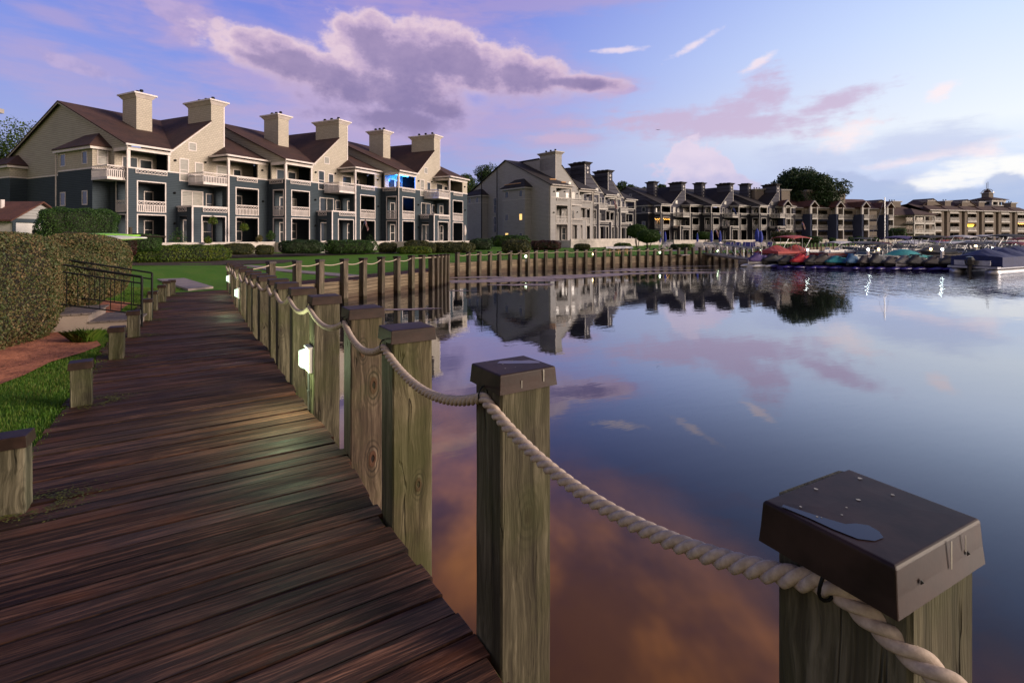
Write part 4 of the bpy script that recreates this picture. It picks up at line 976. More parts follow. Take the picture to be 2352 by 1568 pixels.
# ------------------------------------------------------------------ buildings
mt['cream'] = siding('cream_shingles', (.5, .445, .375), .19, .3, brick=True)
mt['creamside'] = siding('cream_siding', (.42, .385, .335), .2, .35)
mt['teal'] = siding('slate_blue_siding', (.056, .073, .09), .17, .35)
mt['palegrey'] = siding('pale_grey_siding', (.345, .335, .335), .21, .35)
mt['char'] = siding('charcoal_siding', (.032, .032, .04), .15, .3)
mt['midgrey'] = siding('grey_panel_siding', (.08, .08, .105), .9, .2)
mt['tan'] = siding('tan_siding', (.27, .23, .2), .2, .3)
mt['navy'] = siding('navy_siding', (.045, .055, .1), .16, .3)
mt['taupe'] = siding('taupe_stucco', (.22, .185, .16), .25, .1)
def shingles(name, c1, c2):
    m, T, p, o = newmat(name); oc = T.n('ShaderNodeTexCoord').outputs['Object']; x, y, z = T.sep(oc)
    b = T.n('ShaderNodeTexBrick'); T.set(b.inputs['Vector'], T.comb(T.m('ADD', x, T.m('MULTIPLY', y, .3)), T.m('MULTIPLY', z, 1), 0)); b.inputs['Scale'].default_value = 1
    b.inputs['Brick Width'].default_value = .33; b.inputs['Row Height'].default_value = .075; b.inputs['Mortar Size'].default_value = .004
    b.inputs['Color1'].default_value = (*c1, 1); b.inputs['Color2'].default_value = (*c2, 1); b.inputs['Mortar'].default_value = (*[q * .4 for q in c2], 1)
    c = T.mix(T.mr(T.noise(oc, .5, 4, .6), .35, .7), b.outputs[0], T.mix(.5, b.outputs[0], (*[q * 1.5 for q in c1], 1)))
    c = T.mix(T.m('MULTIPLY', T.mr(T.noise(T.mapping(oc, sc=(2, 2, .4)), .8, 4, .6), .5, .75), .4), c, (*[q * .5 for q in c2], 1))
    T.set(p.inputs['Base Color'], c); p.inputs['Roughness'].default_value = .85; T.set(p.inputs['Normal'], T.bump(T.noise(oc, 7, 3, .7), .8, .03)); return m
mt['roofbrown'] = shingles('brown_shingles', (.062, .027, .018), (.036, .017, .013))
mt['roofdark'] = shingles('dark_shingles', (.022, .016, .016), (.013, .011, .012))
mt['roofred'] = shingles('red_brown_shingles', (.10, .037, .024), (.065, .026, .018))
mt['trimgrey'] = MAT('grey_trim', (.36, .32, .30), (.3, .27, .25), 2, .6)
mt['greywhite'] = MAT('grey_white_trim', (.44, .41, .4), (.37, .35, .34), 2, .6)
mt['litwin'] = emat('lit_window', (1.0, .62, .2), 1.1)
mt['diamond'] = mt['greywhite']

class Bld:
    def __init__(s, name, loc, ang, label, m=1, low='teal', up='cream', upside='creamside', roof='roofbrown', trim='white', rail='white', pitch=.16, det=True, cat='building'):
        """loc: world point of local (s=0, t=0); ang: direction of +s in degrees from +X (before mirroring); t grows towards the water"""
        s.m = m; s.low, s.up, s.upside, s.roof, s.trim, s.rail = [mt[q] for q in (low, up, upside, roof, trim, rail)]
        s.pitch = pitch; s.det = det
        s.o = empty(name, loc, math.radians(ang), label, cat)
        s.S = 0; s.T = 0
    def X(s, a): return s.m * (a + s.S)
    def Yy(s, t): return -(t + s.T)
    def P(s, a, t, z): return (s.X(a), s.Yy(t), z)
    def box(s, mb, a0, a1, t0, t1, z0, z1, mi=0):
        x = sorted((s.X(a0), s.X(a1))); y = sorted((s.Yy(t0), s.Yy(t1))); mb.box(x[0], x[1], y[0], y[1], z0, z1, mi)
    def part(s, name, mat, *boxes, parent=None, label=None):
        if name in ('fascia', 'gutter', 'balcony_floor', 'column', 'corner_balcony') and len(boxes) > 1:
            for b in boxes: o = s.part(name, mat, b, parent=parent, label=label)
            return o
        mb = MB()
        for b in boxes: s.box(mb, *b)
        o = mb.build(name, mat, parent or s.o)
        if label: o['label'] = label
        return o
    def panel(s, mb, a0, a1, t, z0, z1, holes, th=.15, side=0, sgn=1):
        """wall skin; side=0: front wall at t, a = s range; side=1: end wall at s=t, a = t range, thickness towards +s*sgn"""
        xs = sorted({a0, a1, *[h[0] for h in holes], *[h[1] for h in holes]}); zs = sorted({z0, z1, *[h[2] for h in holes], *[h[3] for h in holes]})
        xs = [q for q in xs if a0 <= q <= a1]; zs = [q for q in zs if z0 <= q <= z1]
        for i in range(len(xs) - 1):
            run = None
            cells = []
            for j in range(len(zs) - 1):
                cx = (xs[i] + xs[i + 1]) / 2; cz = (zs[j] + zs[j + 1]) / 2
                solid = not any(h[0] < cx < h[1] and h[2] < cz < h[3] for h in holes)
                if solid: run = (run[0], zs[j + 1]) if run else (zs[j], zs[j + 1])
                elif run: cells.append(run); run = None
            if run: cells.append(run)
            for (za, zb) in cells:
                if side == 0: s.box(mb, xs[i], xs[i + 1], t - th, t, za, zb)
                else: s.box(mb, t, t + th * sgn, xs[i], xs[i + 1], za, zb)
    def trimhole(s, mb, h, t, w=.1, side=0, sgn=-1, bottom=False):
        a0, a1, z0, z1 = h; e = .035
        bx = [(a0 - w, a0, z0, z1 + w), (a1, a1 + w, z0, z1 + w), (a0, a1, z1, z1 + w)]
        if bottom: bx.append((a0 - w, a1 + w, z0 - w, z0))
        for (p, q, z_, z2) in bx:
            if side == 0: s.box(mb, p, q, t - .05, t + e, z_, z2)
            else: s.box(mb, t + sgn * e, t - sgn * .05, p, q, z_, z2)
    def window(s, a0, a1, t, z0, z1, side=0, sgn=-1, blind=False, mull=True, w=.09, lit=False, door=False):
        mb = MB(); e = .04
        def bx(m_, p, q, d0, d1, za, zb):
            if side == 0: s.box(m_, p, q, t + d0, t + d1, za, zb)
            else: s.box(m_, t + sgn * d0, t + sgn * d1, p, q, za, zb)
        bx(mb, a0 - w, a0, -.02, e, z0 - w, z1 + w); bx(mb, a1, a1 + w, -.02, e, z0 - w, z1 + w)
        bx(mb, a0, a1, -.02, e, z1, z1 + w); bx(mb, a0, a1, -.02, e, z0 - w, z0)
        if mull:
            if (z1 - z0) > (a1 - a0) * 1.3: bx(mb, a0, a1, -.02, e - .012, (z0 + z1) / 2 - .025, (z0 + z1) / 2 + .025)
            elif (a1 - a0) > 1.2: bx(mb, (a0 + a1) / 2 - .03, (a0 + a1) / 2 + .03, -.02, e - .012, z0, z1)
        f = mb.build('door' if door else 'window', s.trim, s.o)
        mb = MB(); zc = (z0 + z1) / 2
        bx(mb, a0, a1, -.02, .012, z0, z1); mb.build('pane', mt['litwin'] if lit else (mt['blind'] if blind else mt['glass']), f)
        return f
    def railing(s, a0, a1, t, z0, z1, side=0, name='railing', lattice=True):
        """slatted white railing with a band of crosses under the top rail"""
        mb = MB(); th = .05; H = z1 - z0; lz = z1 - .36 * H / 1.05
        def bx(p, q, za, zb, k=0.0):
            if side == 0: s.box(mb, p, q, t - th + k, t - k, za, zb)
            else: s.box(mb, t + k, t + th - k, p, q, za, zb)
        bx(a0, a1, z1 - .09, z1); bx(a0, a1, z0, z0 + .1); bx(a0, a1, lz - .06, lz)
        n = max(2, int((a1 - a0) / s.pitch)); st = (a1 - a0) / n; wd = s.pitch * .5
        for i in range(n + 1): c = a0 + i * st; bx(max(a0, c - wd / 2), min(a1, c + wd / 2), z0 + .1, lz - .06, .008)
        s.crosses(mb, a0, a1, t, lz, z1 - .09, side)
        return mb.build(name, s.rail, s.o)
    def crosses(s, mb, a0, a1, t, z0, z1, side=0, r=.022):
        if not s.det: n = max(2, int((a1 - a0) / .6)); r = .05
        else: n = max(2, int((a1 - a0) / (z1 - z0) / 1.0))
        st = (a1 - a0) / n
        for i in range(n):
            p, q = a0 + i * st, a0 + (i + 1) * st
            if side == 0: A, B_, C_, D_ = s.P(p, t - .025, z0), s.P(q, t - .025, z1), s.P(p, t - .025, z1), s.P(q, t - .025, z0)
            else: A, B_, C_, D_ = s.P(t + .025, p, z0), s.P(t + .025, q, z1), s.P(t + .025, p, z1), s.P(t + .025, q, z0)
            mb.bar(A, B_, r, n=4); mb.bar(C_, D_, r, n=4)
    def lattice(s, a0, a1, t, z0, z1, side=0):
        """framed strip of crosses set proud of a parapet"""
        mb = MB(); e = .06
        def bx(p, q, d0, d1, za, zb):
            if side == 0: s.box(mb, p, q, t + d0, t + d1, za, zb)
            else: s.box(mb, t - d0, t - d1, p, q, za, zb)
        for q in ((a0, a1, z1 - .05, z1), (a0, a1, z0, z0 + .05), (a0, a0 + .05, z0 + .05, z1 - .05), (a1 - .05, a1, z0 + .05, z1 - .05)): bx(q[0], q[1], .003, e, q[2], q[3])
        if side == 0: s.crosses(mb, a0 + .05, a1 - .05, t + e + .005, z0 + .05, z1 - .05, 0)
        else: s.crosses(mb, a0 + .05, a1 - .05, t - e + .0, z0 + .05, z1 - .05, 1)
        return mb.build('lattice_panel', s.rail, s.o)
    def polyroof(s, name, polys, mat=None, th=.12):
        mb = MB()
        for pl in polys:
            P = [s.P(*p) for p in pl]; n = len(P)
            mb.poly(P); mb.poly([(a, b, c - th) for a, b, c in P][::-1])
            for i in range(n): a, b = P[i], P[(i + 1) % n]; mb.quad(a, (a[0], a[1], a[2] - th), (b[0], b[1], b[2] - th), b)
        return mb.build(name, mat or s.roof, s.o)
    def chimney(s, a0, a1, t0, t1, z0, z1, orn=False, mat=None, flues=3, style=0):
        mb = MB(); s.box(mb, a0, a1, t0, t1, z0, z1 - .5)
        if style == 1:
            for k in range(int((z1 - z0) / .55)):
                zz = z0 + .4 + k * .55
                if zz < z1 - .6: s.box(mb, a0 - .04, a1 + .04, t0 - .04, t1 + .04, zz, zz + .06)
        c = mb.build('chimney', mat or s.up, s.o)
        x = sorted((s.X(a0), s.X(a1))); y = sorted((s.Yy(t0), s.Yy(t1)))
        mb = MB(); mb.frus(x[0] - .02, x[1] + .02, y[0] - .02, y[1] + .02, z1 - .5, z1 - .16, .26); mb.box(x[0] - .36, x[1] + .36, y[0] - .36, y[1] + .36, z1 - .16, z1)
        mb.build('chimney_cap', s.trim if style == 0 else s.roof, c)
        if s.det or True:
            mb = MB()
            for k in range(flues):
                if abs(t1 - t0) > abs(a1 - a0): cx, cy = (x[0] + x[1]) / 2, y[0] + (y[1] - y[0]) * (k + .7) / (flues + .4)
                else: cx, cy = x[0] + (x[1] - x[0]) * (k + .7) / (flues + .4), (y[0] + y[1]) / 2
                if style == 0: mb.lathe([(.10, z1), (.10, z1 + .3), (.2, z1 + .33), (.2, z1 + .4), (.14, z1 + .42), (.16, z1 + .5), (0, z1 + .52)], (cx, cy, 0), 8)
                else: mb.box(cx - .4, cx + .4, cy - .35, cy + .35, z1, z1 + .18 + .04 * k)
            mb.build('flue', mt['black'], c)
        if orn:
            mb = MB(); xc = (x[0] + x[1]) / 2
            for k in range(5):
                zz = z1 - 1.2 - k * .8
                if zz < z0 + .3: break
                if k == 0: mb.poly([s.P((a0 + a1) / 2 + dx, t1 + .05, zz + dz) for dx, dz in ((-.32, 0), (0, -.34), (.32, 0), (0, .34))])
                else: s.box(mb, (a0 + a1) / 2 - .18, (a0 + a1) / 2 + .18, t1 + .003, t1 + .06, zz - .18, zz + .18)
            mb.build('chimney_ornament', mt['greywhite'], c)
        return c
    def unit(s, i, first=False, last=False, chim1=True, opt=()):
        s.S = 12.8 * i; s.T = 5.2 * i; Z1, Z2, Z3, ZB, ZE = 0, 2.85, 5.9, 6.9, 9.0
        F = .006 * i
        # ---- lower walls -------------------------------------------------
        mb = MB(); fh = [(.83, 3.23, 0, 2.6), (.83, 3.23, 2.9, 5.7)]; sh = [(-1.85, -.35, 0, 2.6), (-1.85, -.35, 2.9, 5.7)]
        s.panel(mb, 0, 3.7, 0, 0, ZB, fh); sb = -2.2 if first else -2.75
        s.panel(mb, sb, -.151, 0, 0, ZB, sh, side=1)
        s.box(mb, 3.7, 12.795, -.15, -.001, 0, ZB)                       # wall behind the terrace and second porch
        s.box(mb, 0, 3.69, -2.35, -2.2, 0, ZB)                            # back of the first porch
        th = [(5.35, 7.75, 0, 2.6)]; s.panel(mb, 4.36, 8.05, 2.4, 0, 3.55, th); s.panel(mb, .0, 2.25, 4.36, 0, 3.55, [(.35, 1.55, 0, 2.6)], side=1)
        ph = [(8.95, 11.5, 0, 2.6), (8.95, 11.5, 2.9, 5.7)]; s.panel(mb, 8.05, 12.795, 2.45, 0, ZB, ph); s.panel(mb, 0, 2.3, 8.05, 0, ZB, [(.3, 1.5, 0, 2.5), (.3, 1.5, 2.9, 5.3)], side=1)
        if last: s.panel(mb, 0, 2.3, 12.79, 0, ZB, [], side=1)
        mb.build('wall', s.low, s.o)
        # ---- upper walls -------------------------------------------------
        mb = MB()
        for tt in (0, -.15): mb.poly([s.P(*p) for p in ((3.7, tt, ZB), (9.33, tt, ZB), (9.33, tt, 14.0), (7.85, tt, 12.73), (3.7, tt, 9.0))])
        s.box(mb, 9.33, 12.795, -.15, -.001, ZB, 9.2); s.box(mb, 0, 3.69, -2.35, -2.2, ZB, 8.75)
        mb.poly([s.P(9.33, -.001, 9.0), s.P(9.33, -.001, 14.0), s.P(9.33, -11.8, 14.05), s.P(9.33, -11.8, 9.0)])
        s.box(mb, 11.5, 12.795, 2.3, 2.45, ZB, 8.7)
        if last: s.panel(mb, 0, 2.3, 12.79, ZB, 8.7, [], side=1); mb.poly([s.P(12.79, 2.45, 8.7), s.P(12.79, -9, 14.05), s.P(12.79, -20.5, 8.7)])
        if last: s.box(mb, 12.65, 12.8, -20.5, 0, ZB, 8.7)
        mb.build('upper_wall', s.up, s.o, )
        if not first:   # gable end of this unit's roof seen over the previous porch
            mb = MB(); mb.poly([s.P(*p) for p in ((-.02, .0, 8.75), (-.02, .0, 9.12), (-.02, -11.8, 14.15), (-.02, -11.8, 8.75))])
            mb.build('gable_wall', s.upside, s.o)
        # ---- floors and ceilings ----------------------------------------
        s.part('balcony_floor', mt['trimgrey'], *[q for z in (2.6, 5.72) for q in ((.15, 3.69, -2.2, -.16, z, z + .18), (8.2, 12.7, 0, 2.29, z, z + .18))], (.1, 3.69, -2.2, -.02, 8.7, 8.8), (8.1, 12.7, 0, 2.4, 8.7, 8.8), (4.5, 8.04, 0, 2.24, 2.6, 2.8))
        # ---- roof ---------------------------------------------------------
        tf = .4; zf = 9.02 - .0
        sl = .44
        A = [(-.35, tf, 9.0), (3.7, tf, 9.0), (9.33, -11.8, 14.3), (-.35, -11.8, 14.3)]
        Bq = [(3.62, .12, 8.97), (7.85, .12, 12.78), (7.85, -3.9, 12.78), (9.5, -3.9, 14.27), (9.5, -11.8, 14.32), (9.33, -11.8, 14.32)]
        if not first: A = [(-.25, tf, 9.0), (3.7, tf, 9.0), (9.33, -11.8, 14.3), (-.25, -11.8, 14.3)]
        D = [(7.7, 2.8, 9.0), (13.1 if last else 12.79, 2.8, 9.0), (13.1 if last else 12.79, -9, 14.22), (9.34, -9, 14.22), (9.34, .0, 10.25)]
        D2 = [(7.7, 2.8, 9.0), (9.34, 0, 10.25), (7.7, -.0, 9.0)]
        back = [(-.35, -11.8, 14.3), (9.33, -11.8, 14.3), (9.33, -24, 8.9), (-.35, -24, 8.9)]
        bk2 = [(9.34, -9, 14.22), (13.1 if last else 12.79, -9, 14.22), (13.1 if last else 12.79, -21, 8.9), (9.34, -21, 8.9)]
        s.polyroof('roof', [A, Bq, D, D2, back, bk2])
        mb = MB()      # small cross gable on the far side of the ridge
        # ---- gutters and fascia ------------------------------------------
        s.part('gutter', s.trim, (-.4, 3.72, tf + .0, tf + .14, 8.86, 9.03), (7.6, 12.79, 2.8, 2.94, 8.86, 9.03), (7.56, 7.7, .0, 2.94, 8.86, 9.03))
        s.part('fascia', s.trim, (-.1, 3.72, -.1, .12, 8.5, 8.8), (7.95, 12.79, 2.3, 2.5, 8.5, 8.8), (7.95, 8.15, 0, 2.3, 8.5, 8.8), (-.08, .1, -2.2, -.1, 8.5, 8.8))
        mb = MB()      # rake board
        for (p, q) in (((3.72, 9.0), (7.85, 12.73)),):
            mb.poly([s.P(p[0], .03, p[1] - .3), s.P(q[0], .03, q[1] - .22), s.P(q[0], .03, q[1]), s.P(p[0], .03, p[1])])
            mb.poly([s.P(p[0], .03, p[1]), s.P(q[0], .03, q[1]), s.P(q[0], -.0, q[1]), s.P(p[0], 0, p[1])])
        s.box(mb, 9.2, 9.34, .0, .035, 9.0, 14.6)
        mb.build('rake_board', s.trim, s.o)
        # ---- trims --------------------------------------------------------
        mb = MB()
        for h in fh + ph: s.trimhole(mb, h, 0 if h in fh else 2.45)
        for h in th: s.trimhole(mb, h, 2.4)
        for h in sh: s.trimhole(mb, h, 0, side=1)
        s.box(mb, -.02, 3.7, -.0, .03, ZB - .05, ZB + .07); s.box(mb, 3.7, 9.3, .0, .03, ZB - .05, ZB + .07); s.box(mb, 8.02, 12.8, 2.452, 2.5, ZB - .05, ZB + .09)
        s.box(mb, -.035, -.002, sb, .03, ZB - .05, ZB + .07); s.box(mb, 4.33, 8.05, 2.402, 2.47, 3.47, 3.62); s.box(mb, 4.27, 4.36, 0, 2.47, 3.47, 3.62)
        s.box(mb, 4.3, 4.46, 2.402, 2.44, 0, 3.47); s.box(mb, 8.0, 8.16, 2.452, 2.5, 0, 8.5); s.box(mb, 8.0, 8.05, 2.3, 2.45, 3.6, 8.5)
        mb.build('trim', s.trim, s.o)
        s.part('column', s.trim, (-.03, .2, -.2, .03, ZB + .07, 8.5)); s.part('column', s.trim, (3.5, 3.7, -.14, .03, ZB + .07, 8.5)); s.part('column', s.trim, (8.02, 8.24, 2.26, 2.452, ZB + .09, 8.5))
        mb = MB(); mb.bar(s.P(-.09, .09, 0), s.P(-.09, .09, 8.6), .06, n=6); mb.bar(s.P(-.09, .09, 8.6), s.P(-.3, .42, 8.88), .06, n=6); mb.build('downpipe', s.trim, s.o)
        # ---- railings -----------------------------------------------------
        s.railing(.83, 3.23, .0, 2.86, 3.95); s.railing(-1.85, -.35, -.03, 2.86, 3.95, side=1); s.railing(8.95, 11.5, 2.45, 2.86, 3.95)
        s.lattice(.6, 3.4, .03, 6.45, 6.83); s.lattice(8.95, 11.4, 2.5, 6.45, 6.83); s.lattice(5.35, 7.9, 2.47, 3.05, 3.45); s.lattice(.3, 1.6, 4.33, 3.05, 3.45, side=1); s.lattice(sb + .3, -.35, -.03, 6.45, 6.83, side=1)
        s.part('balcony_floor', s.trim, (5.45, 8.02, .0, 2.42, 5.78, 5.92))
        s.railing(5.47, 8.0, 2.42, 5.92, 7.0); s.railing(0.02, 2.36, 5.47, 5.92, 7.0, side=1)
        # ---- windows and doors -------------------------------------------
        s.window(4.66, 5.43, 0, 6.2, 8.3, blind=(i != 1)); s.window(5.55, 6.2, 0, 9.35, 10.05, blind=True, mull=False); s.window(6.2, 6.9, 0, 6.05, 8.1, blind=(i == 0), door=True)
        s.window(4.85, 6.9, 0, 3.0, 5.15, blind=(i == 0)); s.window(7.35, 8.0, 0, 3.0, 5.0)
        s.window(5.0, 6.8, 0, .1, 2.2); s.window(7.0, 7.9, 0, .1, 2.1, door=True)
        for z in (.1, 2.95): s.window(1.1, 1.9, -2.2, z, z + 2.05, door=True); s.window(2.6, 3.3, -2.2, z + .3, z + 2.0, blind=(z > 1 and i == 1)); s.window(9.3, 10.0, 0, z, z + 2.05, door=True); s.window(10.4, 11.3, 0, z + .1, z + 2.1, blind=(z < 1 and i == 2))
        s.window(.7, 1.9, -2.2, 6.05, 8.1); s.window(2.2, 3.2, -2.2, 6.4, 8.0); s.window(8.5, 9.9, 0, 6.05, 8.1, blind=(i == 0)); s.window(10.4, 11.2, 0, 6.4, 7.9)
        # wall lights, vents
        mb = MB()
        for (a, t_, z) in ((4.15, 0, 8.1), (4.1, 0, 4.9), (4.1, 0, 1.9), (12.0, 2.45, 7.9), (12.1, 2.45, 4.5), (7.2, 0, 8.3)):
            c_ = s.P(a, t_ + .1, z); mb.lathe([(.02, -.12), (.1, -.08), (.12, .02), (.04, .1)], c_, 8)
        mb.build('wall_light', mt['black'], s.o)
        if chim1: s.chimney(3.6, 5.1, -8.0, -5.5, 10.4, 15.35, style=s.cs, orn=s.cs == 1, mat=s.cm)
        s.chimney(7.85, 9.33, -3.9, .004, 12.0, 15.0, style=s.cs, orn=s.cs == 1, mat=s.cm)
        s.S = s.T = 0
    cs = 0; cm = None
    def core(s, n):
        """hidden body of the block, so nothing shows through"""
        for i in range(n):
            s.S = 12.8 * i; s.T = 5.2 * i
            s.part('inner_wall', s.low, (0.2, 12.6, -20, -2.5, 0, 8.6))
        s.S = s.T = 0

def bay(b, t0, t1, s0, s1, ze, wins, sgn=-1, zlow=0, hip=1.5, lit=()):
    """boxed bay on the end wall; s0 is the wall, s1 the outer face"""
    o0, o1 = min(s0, s1), max(s0, s1)
    b.part('bay_wall', b.low, (o0, o1, t0, t1, zlow, 6.85))
    b.part('bay_upper_wall', b.up, (o0, o1, t0, t1, 6.85, ze - .35))
    e = .3 * sgn
    b.part('bay_trim', b.trim, (s1 + .03 * sgn, s0, t1, t1 + .03, 6.8, 6.93), (s1 + .03 * sgn, s1, t0, t1, 6.8, 6.93), (s1 + e, s0, t0 - .3, t1 + .3, ze - .35, ze - .02))
    mid = (t0 + t1) / 2; hh = ze + hip
    b.polyroof('bay_roof', [[(s1 + e * 1.2, t1 + .35, ze), (s0, t1 + .35, ze), (s0, t1 - (t1 - t0) * .3, hh)], [(s1 + e * 1.2, t1 + .35, ze), (s0, t1 - (t1 - t0) * .3, hh), (s0, t0 + (t1 - t0) * .3, hh), (s1 + e * 1.2, t0 - .35, ze)], [(s1 + e * 1.2, t0 - .35, ze), (s0, t0 + (t1 - t0) * .3, hh), (s0, t0 - .35, ze)]])
    for j, (a0, a1, z0, z1) in enumerate(wins): b.window(a0, a1, s1, z0, z1, side=1, sgn=sgn, mull=False, lit=j in lit)

# ======== blue and cream building
b1 = Bld('apartment_building', (-35, 46.65, 1.17), 64.0, 'long blue and cream shingled apartment block with brown roofs and six chimneys')
for i in range(3): b1.unit(i, first=i == 0, last=i == 2)
b1.core(3)
mb = MB(); ZR = 14.15
for (pl) in ([(-.01, -2.2, 6.85), (-.01, -23.6, 6.85), (-.01, -23.6, 8.95), (-.01, -11.8, ZR), (-.01, 0, 9.05), (-.01, 0, 8.8), (-.01, -2.2, 8.8)],): mb.poly([b1.P(*p) for p in pl])
mb.build('gable_wall', b1.upside, b1.o)
b1.part('end_wall', b1.low, (0.0, .15, -23.6, -2.2, -.5, 6.85)); b1.part('trim', b1.trim, (-.04, -.012, -23.6, -9.1, 6.78, 6.9))
mb = MB(); mb.poly([b1.P(-.32, .4, 8.75), b1.P(-.32, .4, 9.0), b1.P(-.32, -11.8, 14.3), b1.P(-.32, -11.8, 14.0)]); mb.poly([b1.P(-.32, -11.8, 14.3), b1.P(-.32, -24, 8.9), b1.P(-.32, -24, 8.6), b1.P(-.32, -11.8, 14.0)]); mb.build('rake_board', b1.upside, b1.o)
bay(b1, -9.1, -2.95, 0, -1.4, 8.95, [(-8.55, -7.75, 7.35, 8.4), (-4.6, -3.85, 7.35, 8.4), (-8.55, -7.75, 3.6, 4.75), (-4.6, -3.85, 3.6, 4.75)])
bay(b1, -25.5, -19, 0, -1.4, 8.2, [(-23, -22.2, 6.95, 7.7)], zlow=3.2, hip=1.3)
b1.window(-12.2, -11.3, -.02, 5.9, 9.0, side=1); b1.window(-12.2, -11.3, -.02, 2.0, 4.6, side=1)
b1.window(-.95, -.25, -2.95 + .0, 7.3, 8.6, blind=True)
b1.part('balcony_floor', b1.trim, (-1.5, -.04, -2.94, -.3, 5.72, 5.86)); b1.railing(-1.5, -.05, -.3, 5.86, 7.0); b1.railing(-2.92, -.36, -1.5, 5.86, 7.0, side=1)
mb = MB(); mb.bar(b1.P(-1.5, -9.25, 0), b1.P(-1.5, -9.25, 8.6), .06, n=6); mb.build('downpipe', b1.trim, b1.o)
# blue strip light under the balcony roof, lit room
bl = emat('blue_led', (.03, .3, 1.0), 30); b1.S = 25.6; b1.T = 10.4
b1.part('strip_light', bl, (.5, 3.3, -1.1, -1.02, 8.6, 8.65), label='glowing blue strip light')
ld = bpy.data.lights.new('blue_glow', 'POINT'); ld.energy = 240; ld.color = (.02, .22, 1); ld.shadow_soft_size = .3; l = bpy.data.objects.new('light_source', ld); COL.objects.link(l); l.parent = b1.o; l.location = b1.P(1.9, -1.1, 8.2)
b1.S = b1.T = 0
def platform(b, n, label, dt=4.9, h=1.35, a0=-1.2, mat='stucco', step=5.2):
    for i in range(n):
        b.S = 12.8 * i; b.T = step * i
        o = b.part('terrace', mt[mat], (a0 if i == 0 else -1.1, 11.69, -2.6, dt, -h, -.03), (a0 + .02 if i == 0 else -1.08, 11.7, dt - .2, dt + .03, -.2, .06))
    b.S = b.T = 0
    if n > 0:
        b.S = 12.8 * (n - 1); b.T = step * (n - 1); b.part('terrace', mt[mat], (11.7, 13.6, -2, 4.85, -h, -.04)); b.S = b.T = 0
platform(b1, 3, '')

# ======== grey building, mirrored; nearest unit pale and unfinished
angB = 39.0
dB = Vector((math.cos(math.radians(angB)), math.sin(math.radians(angB)))); nB = Vector((dB.y, -dB.x))
# world = C + (-s) d + t n ; left eave corner (s=38.4,t=2.45+10.4) at (6.15, 82)
C2 = Vector((6.15, 82.0)) + dB * 38.4 - nB * (2.45 + 10.4)
b2 = Bld('apartment_building', (C2.x, C2.y, 1.2), angB, 'grey apartment block, its nearest part pale and bare under repair', m=-1, low='char', up='midgrey', upside='midgrey', roof='roofdark', trim='greywhite', rail='greywhite', pitch=.22)
b2.cs = 1; b2.cm = mt['midgrey']
for i in (0, 1): b2.unit(i, first=i == 0, chim1=False)
b2.low = b2.up = b2.upside = mt['palegrey']; b2.cm = mt['palegrey']; b2.cs = 0; tr_, rl_ = b2.trim, b2.rail; b2.trim = mt['trimgrey']
b2.unit(2, last=True, chim1=False); b2.core(3)
b2.S = 25.6; b2.T = 10.4
mb = MB(); mb.poly([b2.P(12.82, p, z) for p, z in ((2.45, 0), (2.45, 8.9), (-9, 14.1), (-20.5, 8.9), (-20.5, 0))]); mb.build('gable_wall', mt['palegrey'], b2.o)
b2.trim = mt['greywhite']
bay(b2, -8.2, -2.2, 12.82, 14.2, 8.95, [(-7.4, -6.6, 7.3, 8.3), (-3.6, -2.9, 7.3, 8.3), (-7.4, -6.6, 3.4, 4.4), (-3.6, -2.9, 3.4, 4.4), (-7.4, -6.6, .2, 1.2), (-3.6, -2.9, .2, 1.2)], sgn=1, lit=(3, 4))
bay(b2, -20, -14.5, 12.82, 14.2, 8.4, [(-18.7, -18, 7.0, 7.9), (-16.2, -15.5, 7.0, 7.9)], sgn=1, hip=1.2)
b2.window(-12.6, -11.8, 12.83, 4.9, 7.6, side=1, sgn=1); b2.window(-12.6, -11.8, 12.83, 1.4, 4.2, side=1, sgn=1)
mb = MB(); mb.bar(b2.P(13.3, -11, 0), b2.P(13.3, -11, 13.2), .09, n=6); mb.build('scaffold_pole', mt['black'], b2.o); mb = MB(); mb.bar(b2.P(14.4, -14.2, 0), b2.P(14.4, -14.2, 12.5), .09, n=6); mb.build('scaffold_pole', mt['black'], b2.o)
mt['newwood'] = MAT('new_timber', (.55, .32, .16), (.45, .25, .12), 4, .7)
for p, q in (((11.2, .6), (9.6, .4)), ((9.5, 1.6), (8.4, 1.5))):
    mb = MB(); mb.bar(b2.P(p[0], p[1], 9.0 + .44 * (2.8 - p[1]) + .12), b2.P(q[0], q[1], 9.0 + .44 * (2.8 - q[1]) + .12), .1, n=4); mb.build('roof_batten', mt['newwood'], b2.o)
mb = MB(); mb.bar(b2.P(14.3, -7.5, 9.55), b2.P(14.3, -3.2, 9.55), .09, n=4); mb.build('roof_batten', mt['newwood'], b2.o)
b2.S = b2.T = 0
for i in range(3):
    b2.S = 12.8 * i; b2.T = 5.2 * i; b2.part('terrace', mt['palegrey'] if i == 9 else mt['stucco'], (.4 if i else 0, 12.79, -2.6, 7.0, -1.5, -.03), (.42, 12.81, 6.8, 7.03, -.2, .25))
b2.S = b2.T = 0

